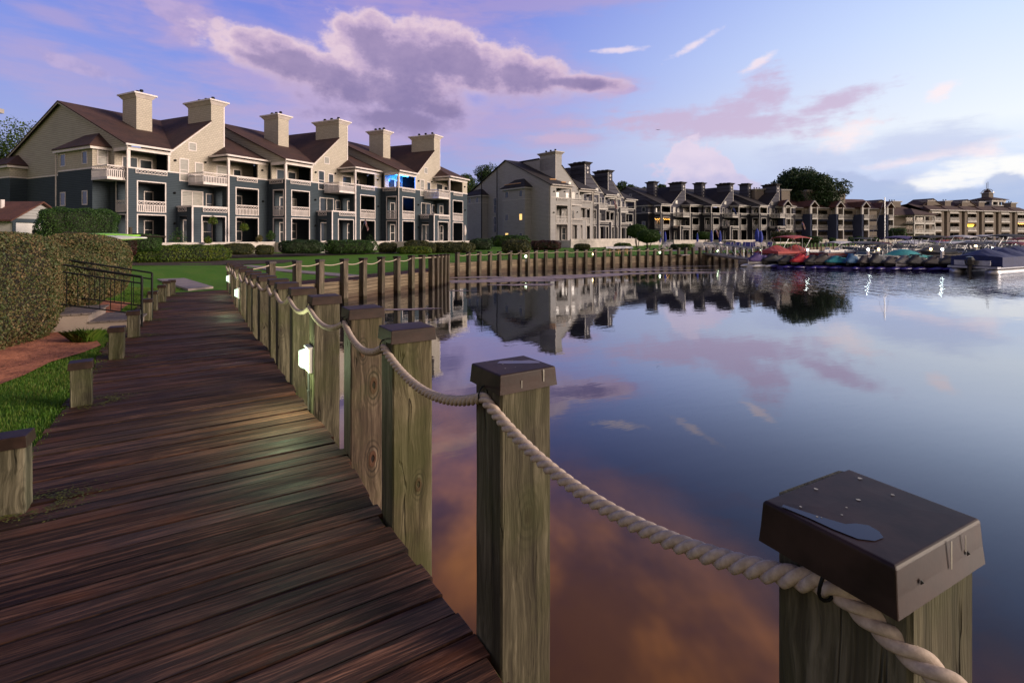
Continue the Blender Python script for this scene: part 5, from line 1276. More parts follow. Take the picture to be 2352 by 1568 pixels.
# ======== charcoal building
d3 = 33.0; dv3 = Vector((math.cos(math.radians(d3)), math.sin(math.radians(d3)))); n3 = Vector((dv3.y, -dv3.x))
b3 = Bld('apartment_building', (37.2, 127.9, 1.0), d3, 'charcoal apartment block with six ornamented chimneys behind the white lawn chairs', low='char', up='midgrey', upside='midgrey', roof='roofdark', trim='greywhite', rail='greywhite', pitch=.34, det=False)
b3.cs = 1; b3.cm = mt['midgrey']
sc3 = .93
for i in range(3): b3.unit(i, first=i == 0, last=i == 2)
b3.core(3)
mb = MB(); mb.poly([b3.P(*p) for p in [(-.01, -2.2, 6.85), (-.01, -23.6, 6.85), (-.01, -23.6, 8.95), (-.01, -11.8, 14.15), (-.01, 0, 9.05), (-.01, 0, 8.8), (-.01, -2.2, 8.8)]]); mb.build('gable_wall', b3.upside, b3.o)
b3.part('end_wall', b3.low, (0.0, .15, -23.6, -2.2, -.5, 6.85))
bay(b3, -10.5, -2.95, 0, -1.4, 8.95, [(-9.6, -8.6, 7.3, 8.3), (-4.9, -3.9, 7.3, 8.3), (-9.6, -8.6, 3.6, 4.7), (-4.9, -3.9, 3.6, 4.7)])
b3.window(-13.5, -12.4, -.02, 6.0, 8.6, side=1); b3.window(-13.5, -12.4, -.02, 3.0, 4.6, side=1); b3.window(-14, -13.2, -.02, 10.6, 11.3, side=1, mull=False); b3.window(-10.6, -9.9, -.02, 11.6, 12.1, side=1, mull=False)
platform(b3, 3, '', dt=5.0, h=1.2)
strg = emat('string_light_bulb', (1.0, .45, .08), 9)
mb = MB()
for k in range(9): c_ = b3.P(.9 + k * .28, .05, 5.35 - .22 * math.sin(k * 1.05) ** 2); mb.lathe([(0, -.07), (.06, 0), (0, .07)], c_, 6)
for k in range(7): c_ = b3.P(-.05, -1.8 + k * .24, 5.35 - .2 * math.sin(k * 1.05) ** 2); mb.lathe([(0, -.07), (.06, 0), (0, .07)], c_, 6)
mb.build('string_lights', strg, b3.o)
ld = bpy.data.lights.new('string_glow', 'POINT'); ld.energy = 90; ld.color = (1, .45, .12); ld.shadow_soft_size = .4; l = bpy.data.objects.new('light_source', ld); COL.objects.link(l); l.parent = b3.o; l.location = b3.P(2, -1.1, 4.9)

# ======== brown roofed building
b4 = Bld('apartment_building', (69.5, 137.5, 1.0), 12.5, 'tan and navy apartment block with red-brown gables beyond the red boat', low='navy', up='tan', upside='tan', roof='roofred', trim='greywhite', rail='greywhite', pitch=.4, det=False)
for i in range(5):
    b4.S = 8.35 * i - 4; b4.T = 0; last = i == 4
    mb = MB(); hol = [(1.6, 5.4, z, z + 2.2) for z in (.1, 3.0, 5.9)]
    b4.panel(mb, 0, 5.6, 0, 0, 6.4, hol); b4.box(mb, 5.6, 8.35, -.15, 0, 0, 6.4); b4.panel(mb, 5.7, 6.25, 2.6, 0, 7.0, []); b4.panel(mb, 0, 2.45, 5.7, 0, 7.0, [], side=1); b4.box(mb, 5.85, 6.25, .0, 2.4, 0, 7)
    mb.build('wall', b4.low, b4.o)
    mb = MB(); b4.panel(mb, 0, 5.6, 0, 6.4, 8.8, [(1.6, 5.4, 6.4, 8.1)]); b4.box(mb, 5.6, 8.35, -.15, 0, 6.4, 8.8); b4.box(mb, 0, 8.35, -2.6, -2.4, 0, 8.8); b4.box(mb, 7.9, 8.3, 0, 2.4, 0, 8.6); mb.build('upper_wall', b4.up, b4.o)
    b4.part('balcony_floor', b4.trim, *[(1.5, 5.5, -2.4, .05, z - .25, z) for z in (3.0, 5.9)], (6.26, 8.0, 0, 2.75, 2.6, 2.9), (6.26, 8.0, 0, 2.75, 5.5, 5.8))
    for z in (.1, 3.0, 5.9): b4.railing(1.6, 5.4, 0.02, z, z + 1.1); b4.window(2.2, 3.4, -2.4, z + .1, z + 2.0); b4.window(4.0, 5.0, -2.4, z + .1, z + 2.0)
    for z in (2.9, 5.8): b4.railing(6.3, 8.0, 2.75, z, z + 1.1)
    for z in (.3, 3.1, 6.2): b4.window(6.6, 7.5, .0, z + .3, z + 2.0, blind=z > 3)
    b4.part('column', b4.trim, (5.68, 6.27, 2.2, 2.66, 7.0, 8.9)); b4.part('column', b4.trim, (7.8, 8.02, 2.5, 2.72, 5.8, 8.9)); b4.part('column', b4.trim, (7.8, 8.02, 2.5, 2.72, 0, 5.5))
    mb = MB()
    for a, b_ in (((5.5, 8.8), (6.9, 10.3)), ((6.9, 10.3), (8.3, 8.8))): mb.poly([b4.P(a[0], 2.9, a[1]), b4.P(b_[0], 2.9, b_[1]), b4.P(b_[0], 2.9, b_[1] + .35), b4.P(a[0], 2.9, a[1] + .35)]); mb.poly([b4.P(a[0], 2.9, a[1] + .35), b4.P(b_[0], 2.9, b_[1] + .35), b4.P(b_[0], 2.6, b_[1] + .35), b4.P(a[0], 2.6, a[1] + .35)])
    mb.build('rake_board', b4.trim, b4.o)
    b4.polyroof('roof', [[(-.3, .5, 8.8), (8.4, .5, 8.8), (8.4, -7.5, 12.0), (-.3, -7.5, 12.0)], [(5.4, 2.9, 9.0), (6.9, 2.9, 10.65), (6.9, -3.5, 10.65), (5.4, -.1, 9.0)], [(8.4, 2.9, 9.0), (6.9, 2.9, 10.65), (6.9, -3.5, 10.65), (8.4, -.1, 9.0)], [(-.3, -7.5, 12.0), (8.4, -7.5, 12), (8.4, -15, 8.8), (-.3, -15, 8.8)]])
    b4.part('gutter', b4.trim, (-.3, 5.4, .5, .62, 8.62, 8.82))
    if not last: b4.chimney(1.2, 3.9, -4.8, -2.6, 9.3, 13.9)
    if i == 3: b4.chimney(4.9, 6.6, -5.6, -3.6, 9.5, 13.7)
    if i < 5: b4.part('inner_wall', b4.low, (.2, 8.2, -14, -2.7, 0, 8.5))
    b4.part('terrace', mt['stucco'], (-.05, 8.29, -2, 5.6, -1.2, -.02), (1.2, 8.28, 5.4, 5.65, -.2, .2))
b4.S = b4.T = 0
mb = MB(); mb.poly([b4.P(-4.05, p, z) for p, z in ((0, 0), (0, 8.8), (-7.5, 11.9), (-15, 8.8), (-15, 0))]); mb.build('gable_wall', b4.up, b4.o)

# ======== taupe building with the cupola
ang5 = 16.0
b5 = Bld('apartment_building', (125.5, 155.5, .8), ang5, 'taupe apartment block with white balcony bands and a rooftop cupola at the marina', low='taupe', up='taupe', upside='taupe', roof='roofbrown', trim='greywhite', rail='greywhite', pitch=.5, det=False)
for i in range(6):
    b5.S = 7.5 * i; b5.T = 0
    mb = MB(); b5.panel(mb, 0, 6.2, 1.1, 0, 9.2, [(1.2, 5.0, z, z + (2.2 if z < 7 else 1.0)) for z in (.1, 3.0, 5.9)] + [(1.2, 5.0, 8.4, 9.0)]); b5.panel(mb, -2.2, .95, 0, 0, 9.2, [], side=1)
    b5.box(mb, 6.2, 7.5, -.3, 0, 0, 9.2); b5.box(mb, 0.2, 6.2, -.6, -.4, 0, 9.2); b5.box(mb, 6.05, 6.2, 0, .95, 0, 9.2); mb.build('wall', b5.low, b5.o)
    b5.part('balcony_floor', b5.trim, *[(1.1, 5.1, -.4, 1.25, z - .3, z) for z in (3.0, 5.9)], (1.1, 5.1, 1.0, 1.2, 8.2, 8.45))
    for z in (3.0, 5.9): b5.railing(1.2, 5.0, 1.2, z, z + 1.1)
    b5.part('frieze', b5.trim, (1.2, 5.0, .95, 1.05, 8.45, 9.0))
    for z in (.1, 3.0, 5.9): b5.window(1.4, 2.9, -.4, z + .1, z + 2.1); b5.window(3.4, 4.8, -.4, z + .1, z + 2.1, blind=i % 2 == 0)
    for z in (.5, 3.4, 6.3): b5.window(6.45, 7.2, 0, z, z + 1.7)
    b5.polyroof('roof', [[(-.5, 1.7, 9.2), (6.8, 1.7, 9.2), (5.8, -1.2, 10.7), (.5, -1.2, 10.7)], [(6.8, 1.7, 9.2), (6.8, .3, 9.2), (5.8, -1.2, 10.7)], [(-.5, 1.7, 9.2), (.5, -1.2, 10.7), (-.5, .3, 9.2)], [(-.5, .4, 9.2), (7.6, .4, 9.2), (7.6, -5, 11.4), (-.5, -5, 11.4)], [(-.5, -5, 11.4), (7.6, -5, 11.4), (7.6, -18, 9.2), (-.5, -18, 9.2)]])
    b5.part('gutter', b5.trim, (-.5, 6.8, 1.7, 1.85, 9.0, 9.22))
    if i in (0, 1, 2, 3, 5): b5.chimney(4.6, 7.2, -4.6, -2.6, 10.2, 12.4, flues=2)
    if i in (1, 3):
        mb = MB(); mb.poly([b5.P(a, -3.0, z) for a, z in ((-4, 11.0), (0, 12.9), (4, 11.0))]); mb.build('gable_wall', b5.up, b5.o)
        b5.polyroof('roof', [[(-4.3, -2.8, 11.0), (0, -2.8, 13.1), (0, -9, 13.1), (-4.3, -9, 11.0)], [(4.3, -2.8, 11.0), (0, -2.8, 13.1), (0, -9, 13.1), (4.3, -9, 11.0)]])
    b5.part('inner_wall', b5.low, (0, 7.5, -17, -.7, 0, 9))
    b5.part('terrace', mt['stucco'], (0, 7.49, -.5, 5.5, -1.7, -.02))
b5.S = 0
lamp5 = emat('balcony_lamp', (1.0, .55, .06), 2.6); mb = MB(); b5.S = 15; mb.lathe([(0, -.6), (.6, -.4), (.95, .2), (.8, .35), (0, .4)], b5.P(3.2, .6, 4.6), 10); mb.build('hanging_lamp', lamp5, b5.o)
b5.S = 37.5; mb = MB()
for k in range(9): mb.lathe([(0, -.1), (.12, 0), (0, .1)], b5.P(1.4 + k * .4, 1.3, 5.3 - .12 * (k % 2)), 6)
mb.build('string_lights', strg, b5.o); b5.S = 0
# left wing with corner balconies
W = MB(); b5.box(W, -19, -1.5, -9, 1.0, 0, 7.4); W.build('wing_wall', b5.low, b5.o)
b5.part('trim', b5.trim, (-19, -9, 1.0, 1.08, 3.9, 4.2), (-19, -1.4, 1.0, 1.5, 7.1, 7.5))
b5.polyroof('roof', [[(-20.5, 1.9, 7.5), (-.8, 1.9, 7.5), (-4, -5, 10.9), (-15, -5, 10.9)], [(-20.5, 1.9, 7.5), (-15, -5, 10.9), (-15, -9, 10.9), (-20.5, -12, 7.5)], [(-.8, 1.9, 7.5), (-4, -5, 10.9), (-4, -12, 10.9), (-.8, -12, 7.5)]])
mb = MB(); mb.poly([b5.P(a, -5.1, z) for a, z in ((-15.5, 10.4), (-11, 12.1), (-5, 10.4))]); mb.build('gable_wall', b5.up, b5.o); b5.polyroof('roof', [[(-16.1, -4.9, 10.4), (-11, -4.9, 12.5), (-11, -12, 12.5), (-16.1, -12, 10.4)], [(-4.4, -4.9, 10.4), (-11, -4.9, 12.5), (-11, -12, 12.5), (-4.4, -12, 10.4)]])
b5.chimney(-8.5, -5.2, -6.5, -3.5, 9, 12.0)
for z in (-.7, 2.2, 4.7):
    b5.part('corner_balcony', b5.trim, (-10, -1.6, 1.0, 4.0, z + 2.35 if z > 4 else z + 2.6, z + 2.75 if z > 4 else z + 2.9), (-10, -9.7, 3.7, 4.0, z, z + 2.6), (-6, -5.7, 3.7, 4.0, z, z + 2.6), (-1.9, -1.6, 3.7, 4.0, z, z + 2.6))
    if z > 1: b5.railing(-10, -1.6, 4.0, z, z + 1.1)
    b5.window(-9, -6.5, 1.0, z + .1, z + 2.1); b5.window(-5, -2.5, 1.0, z + .1, z + 2.1)
    b5.window(-17.8, -16.6, 1.0, z + .5, z + 2.2)
b5.polyroof('roof', [[(-10.5, 4.5, 7.5), (-1.1, 4.5, 7.5), (-5.8, 0, 9.6)], [(-10.5, 4.5, 7.5), (-5.8, 0, 9.6), (-5.8, -3, 9.6), (-10.5, 0, 7.5)], [(-1.1, 4.5, 7.5), (-5.8, 0, 9.6), (-5.8, -3, 9.6), (-1.1, 0, 7.5)]])
# cupola
tx, tt_ = 42.5, -9.5
cup = b5.part('cupola', b5.trim, (tx - 3.1, tx + 3.1, tt_ - 3.1, tt_ + 3.1, 8, 11.8), (tx - 3.4, tx + 3.4, tt_ - 3.4, tt_ + 3.4, 12.9, 13.7), *[(tx + a - .3, tx + a + .3, tt_ + c - .3, tt_ + c + .3, 11.8, 12.9) for a in (-2.9, 0, 2.9) for c in (-2.9, 2.9)])
b5.part('inner_wall', mt['dark'], (tx - 2.5, tx + 2.5, tt_ - 2.5, tt_ + 2.5, 11.8, 12.9))
b5.polyroof('roof', [[(tx - 4.0, tt_ + 4.0, 13.7), (tx + 4.0, tt_ + 4.0, 13.7), (tx, tt_, 15.0)], [(tx - 4.0, tt_ + 4.0, 13.7), (tx, tt_, 15.0), (tx - 4.0, tt_ - 4.0, 13.7)], [(tx + 4.0, tt_ + 4.0, 13.7), (tx, tt_, 15.0), (tx + 4.0, tt_ - 4.0, 13.7)]])
b5.part('lantern', b5.low, (tx - 1.1, tx + 1.1, tt_ - 1.1, tt_ + 1.1, 14, 16.0)); b5.part('lantern_cap', b5.trim, (tx - 1.4, tx + 1.4, tt_ - 1.4, tt_ + 1.4, 16.0, 16.2))
mb = MB(); mb.lathe([(1.2, 16.2), (1.0, 16.7), (.5, 17.1), (.15, 17.3), (.06, 17.7)], (b5.X(tx), b5.Yy(tt_), 0), 10); mb.bar(b5.P(tx - .4, tt_, 17), b5.P(tx - .4, tt_, 19.6), .06); mb.bar(b5.P(tx + .3, tt_, 17), b5.P(tx + .3, tt_, 20), .06); mb.build('dome', b5.roof, b5.o)
mb = MB(); mb.tube([b5.P(tx + 1.8 * math.cos(a), tt_, 16.0 + 1.5 * math.sin(a)) for a in [math.pi * k / 12 for k in range(13)]], .1); mb.tube([b5.P(tx, tt_ + 1.8 * math.cos(a), 16.0 + 1.5 * math.sin(a)) for a in [math.pi * k / 12 for k in range(13)]], .1); mb.build('dome_frame', mt['steel'], b5.o)

# ======== small shed at the left, gutter corner of a house at the picture edge
sh = Bld('shed', (-36.0, 41.1, .75), 180, 'small white shed with brown roof and shingled gable beside the tall clipped hedge', low='stucco', up='palegrey', upside='palegrey', roof='roofred', trim='trimgrey', det=False, cat='shed')
p = [(0, 0)]
shw = 4.2
sh.part('wall', MAT('white_siding', (.62, .58, .56), (.52, .49, .47), 2, .6), (0, 7.0, -shw, 0, -1, 2.1))
mb = MB(); mb.poly([sh.P(-.02, t, z) for t, z in ((0.2, 2.3), (-shw / 2, 3.5), (-shw - .2, 2.3))]); mb.build('gable_wall', sh.up, sh.o)
sh.part('trim', mt['teal'], (-.06, -.025, -shw - .2, .2, 2.02, 2.3), (-.06, -.025, -.2, .05, -1, 2.02), (-.06, -.025, -shw - .05, -shw + .2, -1, 2.02))
sh.polyroof('roof', [[(-.35, .45, 2.2), (7.4, .45, 2.2), (7.4, -shw / 2, 3.68), (-.35, -shw / 2, 3.68)], [(-.35, -shw - .45, 2.2), (7.4, -shw - .45, 2.2), (7.4, -shw / 2, 3.68), (-.35, -shw / 2, 3.68)]])
sh.part('vent', mt['black'], (-.07, -.005, -2.7, -2.25, 1.15, 1.5)); sh.part('notice', mt['white'], (-.05, -.005, -1.3, -.7, 1.0, 1.7)); sh.part('roof_vent', mt['white'], (1.9, 2.15, -3.1, -2.85, 3.1, 3.75))
# house whose eave corner reaches into the picture at the far left
hs = Bld('house', (-21.05, 17.0, .6), 90, 'pale house with grey eave, only its gutter corner visible at the picture edge', low='palegrey', up='palegrey', upside='palegrey', roof='roofdark', trim='trimgrey', det=False, cat='house')
hs.part('wall', hs.low, (-7, 2.6, -9, 0, -1, 6.1)); hs.polyroof('roof', [[(-7.4, .75, 6.15), (3.2, .75, 6.15), (-1, -4.5, 8.6), (-4, -4.5, 8.6)], [(3.2, .75, 6.15), (3.2, -9.7, 6.15), (-1, -4.5, 8.6)], [(-7.4, .75, 6.15), (-4, -4.5, 8.6), (-7.4, -9.7, 6.15)], [(-7.4, -9.7, 6.15), (3.2, -9.7, 6.15), (-1, -4.5, 8.6), (-4, -4.5, 8.6)]])
hs.part('gutter', hs.trim, (-7.5, 3.32, .75, .9, 6.0, 6.17)); hs.part('gutter', hs.trim, (3.2, 3.32, -9.7, .75, 6.0, 6.17))
# ------------------------------------------------------------------ stairs, railing and ramp path beside the boardwalk
uS = Vector((-.89, -.455)); vS = Vector((-.455, .89)); oS = Vector((-7.0, 9.75))
def SP(u, v, z): p = oS + uS * u + vS * v; return (p.x, p.y, z)
def sbox(mb, u0, u1, v0, v1, z0, z1):
    k = len(mb.v); mb.v += [SP(u0, v0, z0), SP(u1, v0, z0), SP(u1, v1, z0), SP(u0, v1, z0), SP(u0, v0, z1), SP(u1, v0, z1), SP(u1, v1, z1), SP(u0, v1, z1)]
    for q in ((0, 3, 2, 1), (4, 5, 6, 7), (0, 1, 5, 4), (1, 2, 6, 5), (2, 3, 7, 6), (3, 0, 4, 7)): mb.f.append(tuple(k + i for i in q)); mb.mi.append(0); mb.uv.append([(0, 0)] * 4)
mt['tread'] = MAT('grey_step_boards', (.2, .16, .145), (.11, .085, .08), 3, .7, .003, 30, st=(1, 6, 1))
mt['stepside'] = MAT('pale_step_sides', (.34, .27, .23), (.27, .21, .18), 2, .65)
st = empty('steps', (0, 0, 0), 0, 'grey wooden steps with pale sides climbing left from the boardwalk', 'steps')
for i in range(4):
    mb = MB(); sbox(mb, .12 + .72 * i, .12 + .72 * (i + 1) if i < 3 else 4.2, 0, 1.25, -.12, .16 * (i + 1) - .032); mb.build('riser', mt['stepside'], st)
    mb = MB(); u0 = .07 + .72 * i; u1 = .12 + .72 * (i + 1) if i < 3 else 4.2; n = 5 if i < 3 else 9
    for k in range(n): a = u0 + (u1 - u0) * k / n; sbox(mb, a, a + (u1 - u0) / n - .008, -.03, 1.28, .16 * (i + 1) - .03, .16 * (i + 1))
    mb.build('tread', mt['tread'], st)
def handrail(v, lab):
    r = empty('handrail', (0, 0, 0), 0, lab, 'railing', 'black iron stair handrails'); mb = MB()
    def zt(u): return .95 + .215 * max(0, u)
    A, B_ = SP(.05, v, 0), SP(4.2, v, 0)
    mb.bar(SP(.05, v, 0), SP(.05, v, zt(0)), .022, n=6); mb.build('newel', mt['black'], r); mb = MB(); mb.bar(SP(4.2, v, .5), SP(4.2, v, zt(4.2)), .022, n=6); mb.build('newel', mt['black'], r)
    for dz, rr in ((0, .02), (-.13, .016), (-.72, .014)):
        mb = MB(); mb.bar(SP(.05, v, zt(0) + dz), SP(4.2, v, zt(4.2) + dz), rr, n=6); mb.build('rail', mt['black'], r)
    for k in range(1, 26):
        u = .05 + 4.15 * k / 26; mb = MB(); mb.bar(SP(u, v, zt(u) - .72), SP(u, v, zt(u) - .13), .0075, n=5); mb.build('baluster', mt['black'], r)
handrail(.06, 'nearer black iron handrail of the wooden steps'); handrail(1.2, 'farther black iron handrail of the wooden steps')
def flat(name, poly, z, mat, th=.05):
    mb = MB(); mb.poly([(x, y, z) for x, y in poly]); n = len(poly)
    for i in range(n): a, b = poly[i], poly[(i + 1) % n]; mb.quad((*a, z), (*a, z - th), (*b, z - th), (*b, z))
    return mb.build(name, mat)
def gp(x, y, z=0): p = G(x, y, z); return (p.x, p.y)
tag(flat('path', [gp(432, 664, .03), gp(490, 658.5, .03), gp(360, 620, .03), gp(299, 622, .03)], .04, mt['path'], .12), kind='structure')
tag(flat('path', [gp(280, 621, .2), gp(340, 619, .2), gp(338, 613, .2), gp(280, 612, .2)], .2, mt['path'], .2), kind='structure')
pth = resample([gp(560, 610), gp(610, 615), gp(650, 621), gp(740, 628), gp(815, 634.5)], .8)
pl_, pr_ = offset(pth, .45), offset(pth, -.45); tag(flat('path', [tuple(p) for p in pl_] + [tuple(p) for p in pr_][::-1], .02, mt['path'], .06), kind='structure')
tag(flat('path', [gp(1508, 568.5), gp(1522, 568.5), gp(1585, 586), gp(1566, 587.5)], .06, mt['path'], .05), kind='structure')
for nm, poly in (('mulch_bed', [(-30.5, 41), (-22, 40.2), (-12, 50.2), (-3.2, 57.4), (-4.5, 59.5), (-14, 54), (-30, 49)]), ('mulch_bed', [(-23.5, 25), (-17.5, 29.5), (-15, 33.8), (-16, 38.5), (-24, 37.5), (-27, 29)])):
    tag(sheet(nm, poly, mt['mulch'], 1.2, .015), kind='structure')
tag(sheet('patio_paving', [gp(1500, 580), gp(1780, 574), (46, 80), (28, 82)], mt['path'], 2, .03), kind='structure')

# ------------------------------------------------------------------ kayaks on a rack
ky = [(mt_ := MAT('lime_plastic', (.35, .75, .08), None, 3, .3)), MAT('white_plastic', (.75, .75, .72), None, 3, .3)]
rk = empty('kayak_rack', (0, 0, 0), 0, 'dark timber kayak rack between the shed and the hedges', 'rack'); mb = MB()
kp = Vector((-.79 * 27.5, 27.5, 1.5))
for dx in (-1.8, 1.0): mb.bar(kp + Vector((dx, .3, -1.2)), kp + Vector((dx, .3, .75 if dx > 0 else .2)), .1, n=6)
mb.build('upright', mt['bark'], rk); mb = MB()
for dx in (-1.6, 1.1): mb.bar(kp + Vector((dx, -.9, .22)), kp + Vector((dx, 1.1, .1)), .07, n=6)
mb.bar(kp + Vector((-2.6, .3, .45)), kp + Vector((2.9, .3, .22)), .06, n=6)
mb.build('arm', mt['bark'], rk)
for i, (dx, dy, dz, m_, lab) in enumerate([(.0, -.2, .18, ky[0], 'lime green kayak lying upturned on the rack'), (.75, -.75, .06, ky[1], 'white kayak with green rim lying before the lime one')]):
    mb = MB(); rgs = []
    for k in range(13):
        t = k / 12; x = (t - .5) * 3.6; r = .36 * math.sin(math.pi * min(max(t, .03), .97)) ** .7; rgs.append([(x, r * math.cos(a), (.24 if math.sin(a) > 0 else .08) * math.sin(a) * (r / .36) + .10 * (2 * t - 1) ** 2) for a in [6.283 * j / 12 for j in range(12)]])
    mb.loft(rgs); t_ = empty('kayak', kp + Vector((dx, dy, dz)), math.radians(4), lab, 'kayak', 'kayaks on the rack'); mb.build('hull', m_, t_, smooth=True)
    mb = MB(); mb.tube([(x, .37 * math.sin(math.pi * (x / 3.6 + .5)) ** .7, .0 + .1 * (x / 1.8) ** 2) for x in np.linspace(-1.7, 1.7, 14)], .02); mb.tube([(x, -.37 * math.sin(math.pi * (x / 3.6 + .5)) ** .7, .1 * (x / 1.8) ** 2) for x in np.linspace(-1.7, 1.7, 14)], .02); mb.build('rim', ky[0], t_)

# ------------------------------------------------------------------ docks, gangway
mt['dock'] = MAT('grey_dock_boards', (.2, .17, .15), (.12, .1, .09), 2, .8)
def dock(a, b, w_, lab, z=-.42):
    a = Vector(a); b = Vector(b); t = (b - a).normalized(); n = Vector((-t.y, t.x)) * w_ / 2; mb = MB()
    P = [a - n, b - n, b + n, a + n]; k = 0
    mb.loft([[(p.x, p.y, z - .3) for p in P], [(p.x, p.y, z) for p in P]])
    return tag(mb.build('floating_dock', mt['dock']), lab, 'dock', 'grey floating docks of the marina')
dock((20.8, 46.9), (43, 39.3), 1.6, 'floating dock behind the row of jet skis')
dock((23.5, 52), (60, 45), 1.8, 'long floating dock between the first and second boats rows', -.45)
dock((40, 68), (95, 66), 1.8, 'far floating dock among the canopied boats')
gw = empty('gangway', (0, 0, 0), 0, 'grey steel truss gangway sloping from the bulkhead to the dock', 'gangway')
A0, B0 = Vector((19.6, 51.3, .1)), Vector((22.3, 46.6, -.38)); L = (B0 - A0); n_ = Vector((-L.y, L.x, 0)).normalized() * .65
mb = MB(); mb.loft([[tuple(p + Vector((0, 0, d))) for p in (A0 - n_, B0 - n_, B0 + n_, A0 + n_)] for d in (-.14, 0)]); mb.build('walkway', mt['dock'], gw)
for sgn in (-1, 1):
    mb = MB(); o_ = n_ * sgn
    for h in (1.05, .05): mb.bar(A0 + o_ + Vector((0, 0, h)), B0 + o_ + Vector((0, 0, h)), .045, n=5)
    for k in range(7): p = A0 + L * k / 6 + o_; mb.bar(p, p + Vector((0, 0, 1.05)), .035, n=5)
    for k in range(6):
        p, q = A0 + L * k / 6 + o_, A0 + L * (k + 1) / 6 + o_
        if k % 2: p, q = q, p
        mb.bar(p + Vector((0, 0, 1.05)), q + Vector((0, 0, .05)), .03, n=5)
    mb.build('truss_rail', mt['steel'], gw)
gl2 = emat('dock_lamp_glass', (.85, 1.0, .9), 26); gl3 = emat('warm_dock_lamp_glass', (1.0, .7, .28), 20)
for x, y, Yd, wm, lab in [(1855, 574, 47, 0, 'beside the red boat'), (1994, 573.3, 44.5, 0, 'behind the blue covered jet ski'), (2018, 573, 46, 1, 'with warm lamp beside the white boat'), (2138, 572.6, 47, 1, 'with warm lamp before the dark pontoon'),
                          (2164.5, 573, 44, 0, 'beside the peaked black cover'), (2185, 559, 70, 0, 'under the green canopy'), (2241.6, 565, 52, 1, 'with warm lamp behind the white cruiser'), (2280, 571, 42, 0, 'beside the silver wakeboard tower'), (2302, 557, 68, 0, 'over the black canopy'), (2334, 559, 64, 0, 'at the right picture edge')]:
    z = EYE - (y - HZ) / F * Yd; X_ = (x - 1176) / F * Yd
    t = empty('dock_light', (X_, Yd, -.85), 0, 'dock light post ' + lab, 'light', 'light posts on the marina docks'); h = z + .85
    mb = MB(); mb.box(-.09, .09, -.09, .09, -.3, h - .12); mb.box(-.13, .13, -.13, .13, h + .14, h + .19); mb.build('pedestal', mt['white'], t)
    mb = MB(); mb.lathe([(0, h - .09), (.07, h - .07), (.085, h + .02), (.07, h + .09), (0, h + .1)], n=8); mb.build('lamp_glass', gl3 if wm else gl2, t)

# ------------------------------------------------------------------ boats
def cloth(name, c): return MAT(name, c, tuple(q * .72 for q in c), 3, .8, .015, 7)
CC = dict(black=cloth('black_canvas', (.022, .02, .022)), brown=cloth('brown_canvas', (.055, .043, .04)), purple=cloth('purple_canvas', (.07, .04, .16)), teal=cloth('teal_canvas', (.01, .22, .25)), blue=cloth('blue_canvas', (.02, .09, .2)), navy=cloth('navy_canvas', (.02, .03, .11)),
          red=cloth('red_canvas', (.42, .07, .065)), maroon=cloth('maroon_canvas', (.2, .02, .035)), green=cloth('green_canvas', (.02, .13, .08)), white=cloth('white_canvas', (.6, .58, .58)), rednew=cloth('bright_red_canvas', (.5, .02, .03)), grey=cloth('grey_canvas', (.16, .15, .15)))
HC = dict(white=MAT('white_gelcoat', (.8, .78, .76), (.66, .64, .63), 3, .25), black=MAT('black_gelcoat', (.02, .02, .022), None, 3, .2), maroon=MAT('maroon_gelcoat', (.12, .015, .02), None, 3, .25), alu=MAT('aluminium', (.4, .4, .42), (.3, .3, .32), 5, .35, metallic=.7), violet=MAT('violet_float', (.045, .028, .22), (.03, .02, .14), 3, .35), tan=MAT('tan_panel', (.22, .18, .15), None, 3, .5), navy=MAT('navy_panel', (.02, .03, .1), None, 3, .4))
WZ = -.85
def hull(mb, L, W, H, bow=.35, chine=.35, n=11, z0=-.25, tail=0.0):
    """stern at -L/2, bow at +L/2"""
    rg = []
    for i in range(n):
        t = i / (n - 1); x = -L / 2 + L * t; k = 1 - max(0, (t - (1 - bow)) / bow) ** 2.0; w_ = max(.02, W / 2 * k); hh = H * (1 + .22 * t * t); kk = z0 + (.0 if t < .6 else (t - .6) ** 2 * 1.6 * H)
        rg.append([(x, -w_, hh), (x, -w_ * .96, hh * .5), (x, -w_ * .75, z0 + (H - z0) * .3 + kk - z0), (x, 0, kk), (x, w_ * .75, z0 + (H - z0) * .3 + kk - z0), (x, w_ * .96, hh * .5), (x, w_, hh)])
    mb.loft(rg, close=True)
def canopy(parent, x0, x1, w_, z, mat, base, drop=.25):
    rg = []
    for i in range(7):
        t = i / 6; x = x0 + (x1 - x0) * t; dz = -drop * (2 * t - 1) ** 2 * .6
        rg.append([(x, w_ * q, z + dz - drop * .8 * abs(2 * q) ** 3) for q in (-.5, -.4, -.2, 0, .2, .4, .5)] + [(x, w_ * q, z + dz - drop * .8 * abs(2 * q) ** 3 - .03) for q in (.5, .4, .2, 0, -.2, -.4, -.5)])
    b = empty('bimini', (0, 0, 0)); b.parent = parent
    mb = MB(); mb.loft(rg); mb.build('canopy', mat, b, smooth=False); mb = MB(); xm = (x0 + x1) / 2
    for sy in (-1, 1):
        for (a, c) in ((x0 + .1, xm - .1), (x1 - .1, xm + .1), (xm, xm)): mb.bar((c, sy * w_ * .48, base), (a, sy * w_ * .48, z - drop * .85), .028, n=5)
        mb.bar((x1 - .1, sy * w_ * .48, z - drop * .9), (x1 + .3, sy * w_ * .48, base), .02, n=4)
    mb.build('bimini_frame', mt['steel'], b)
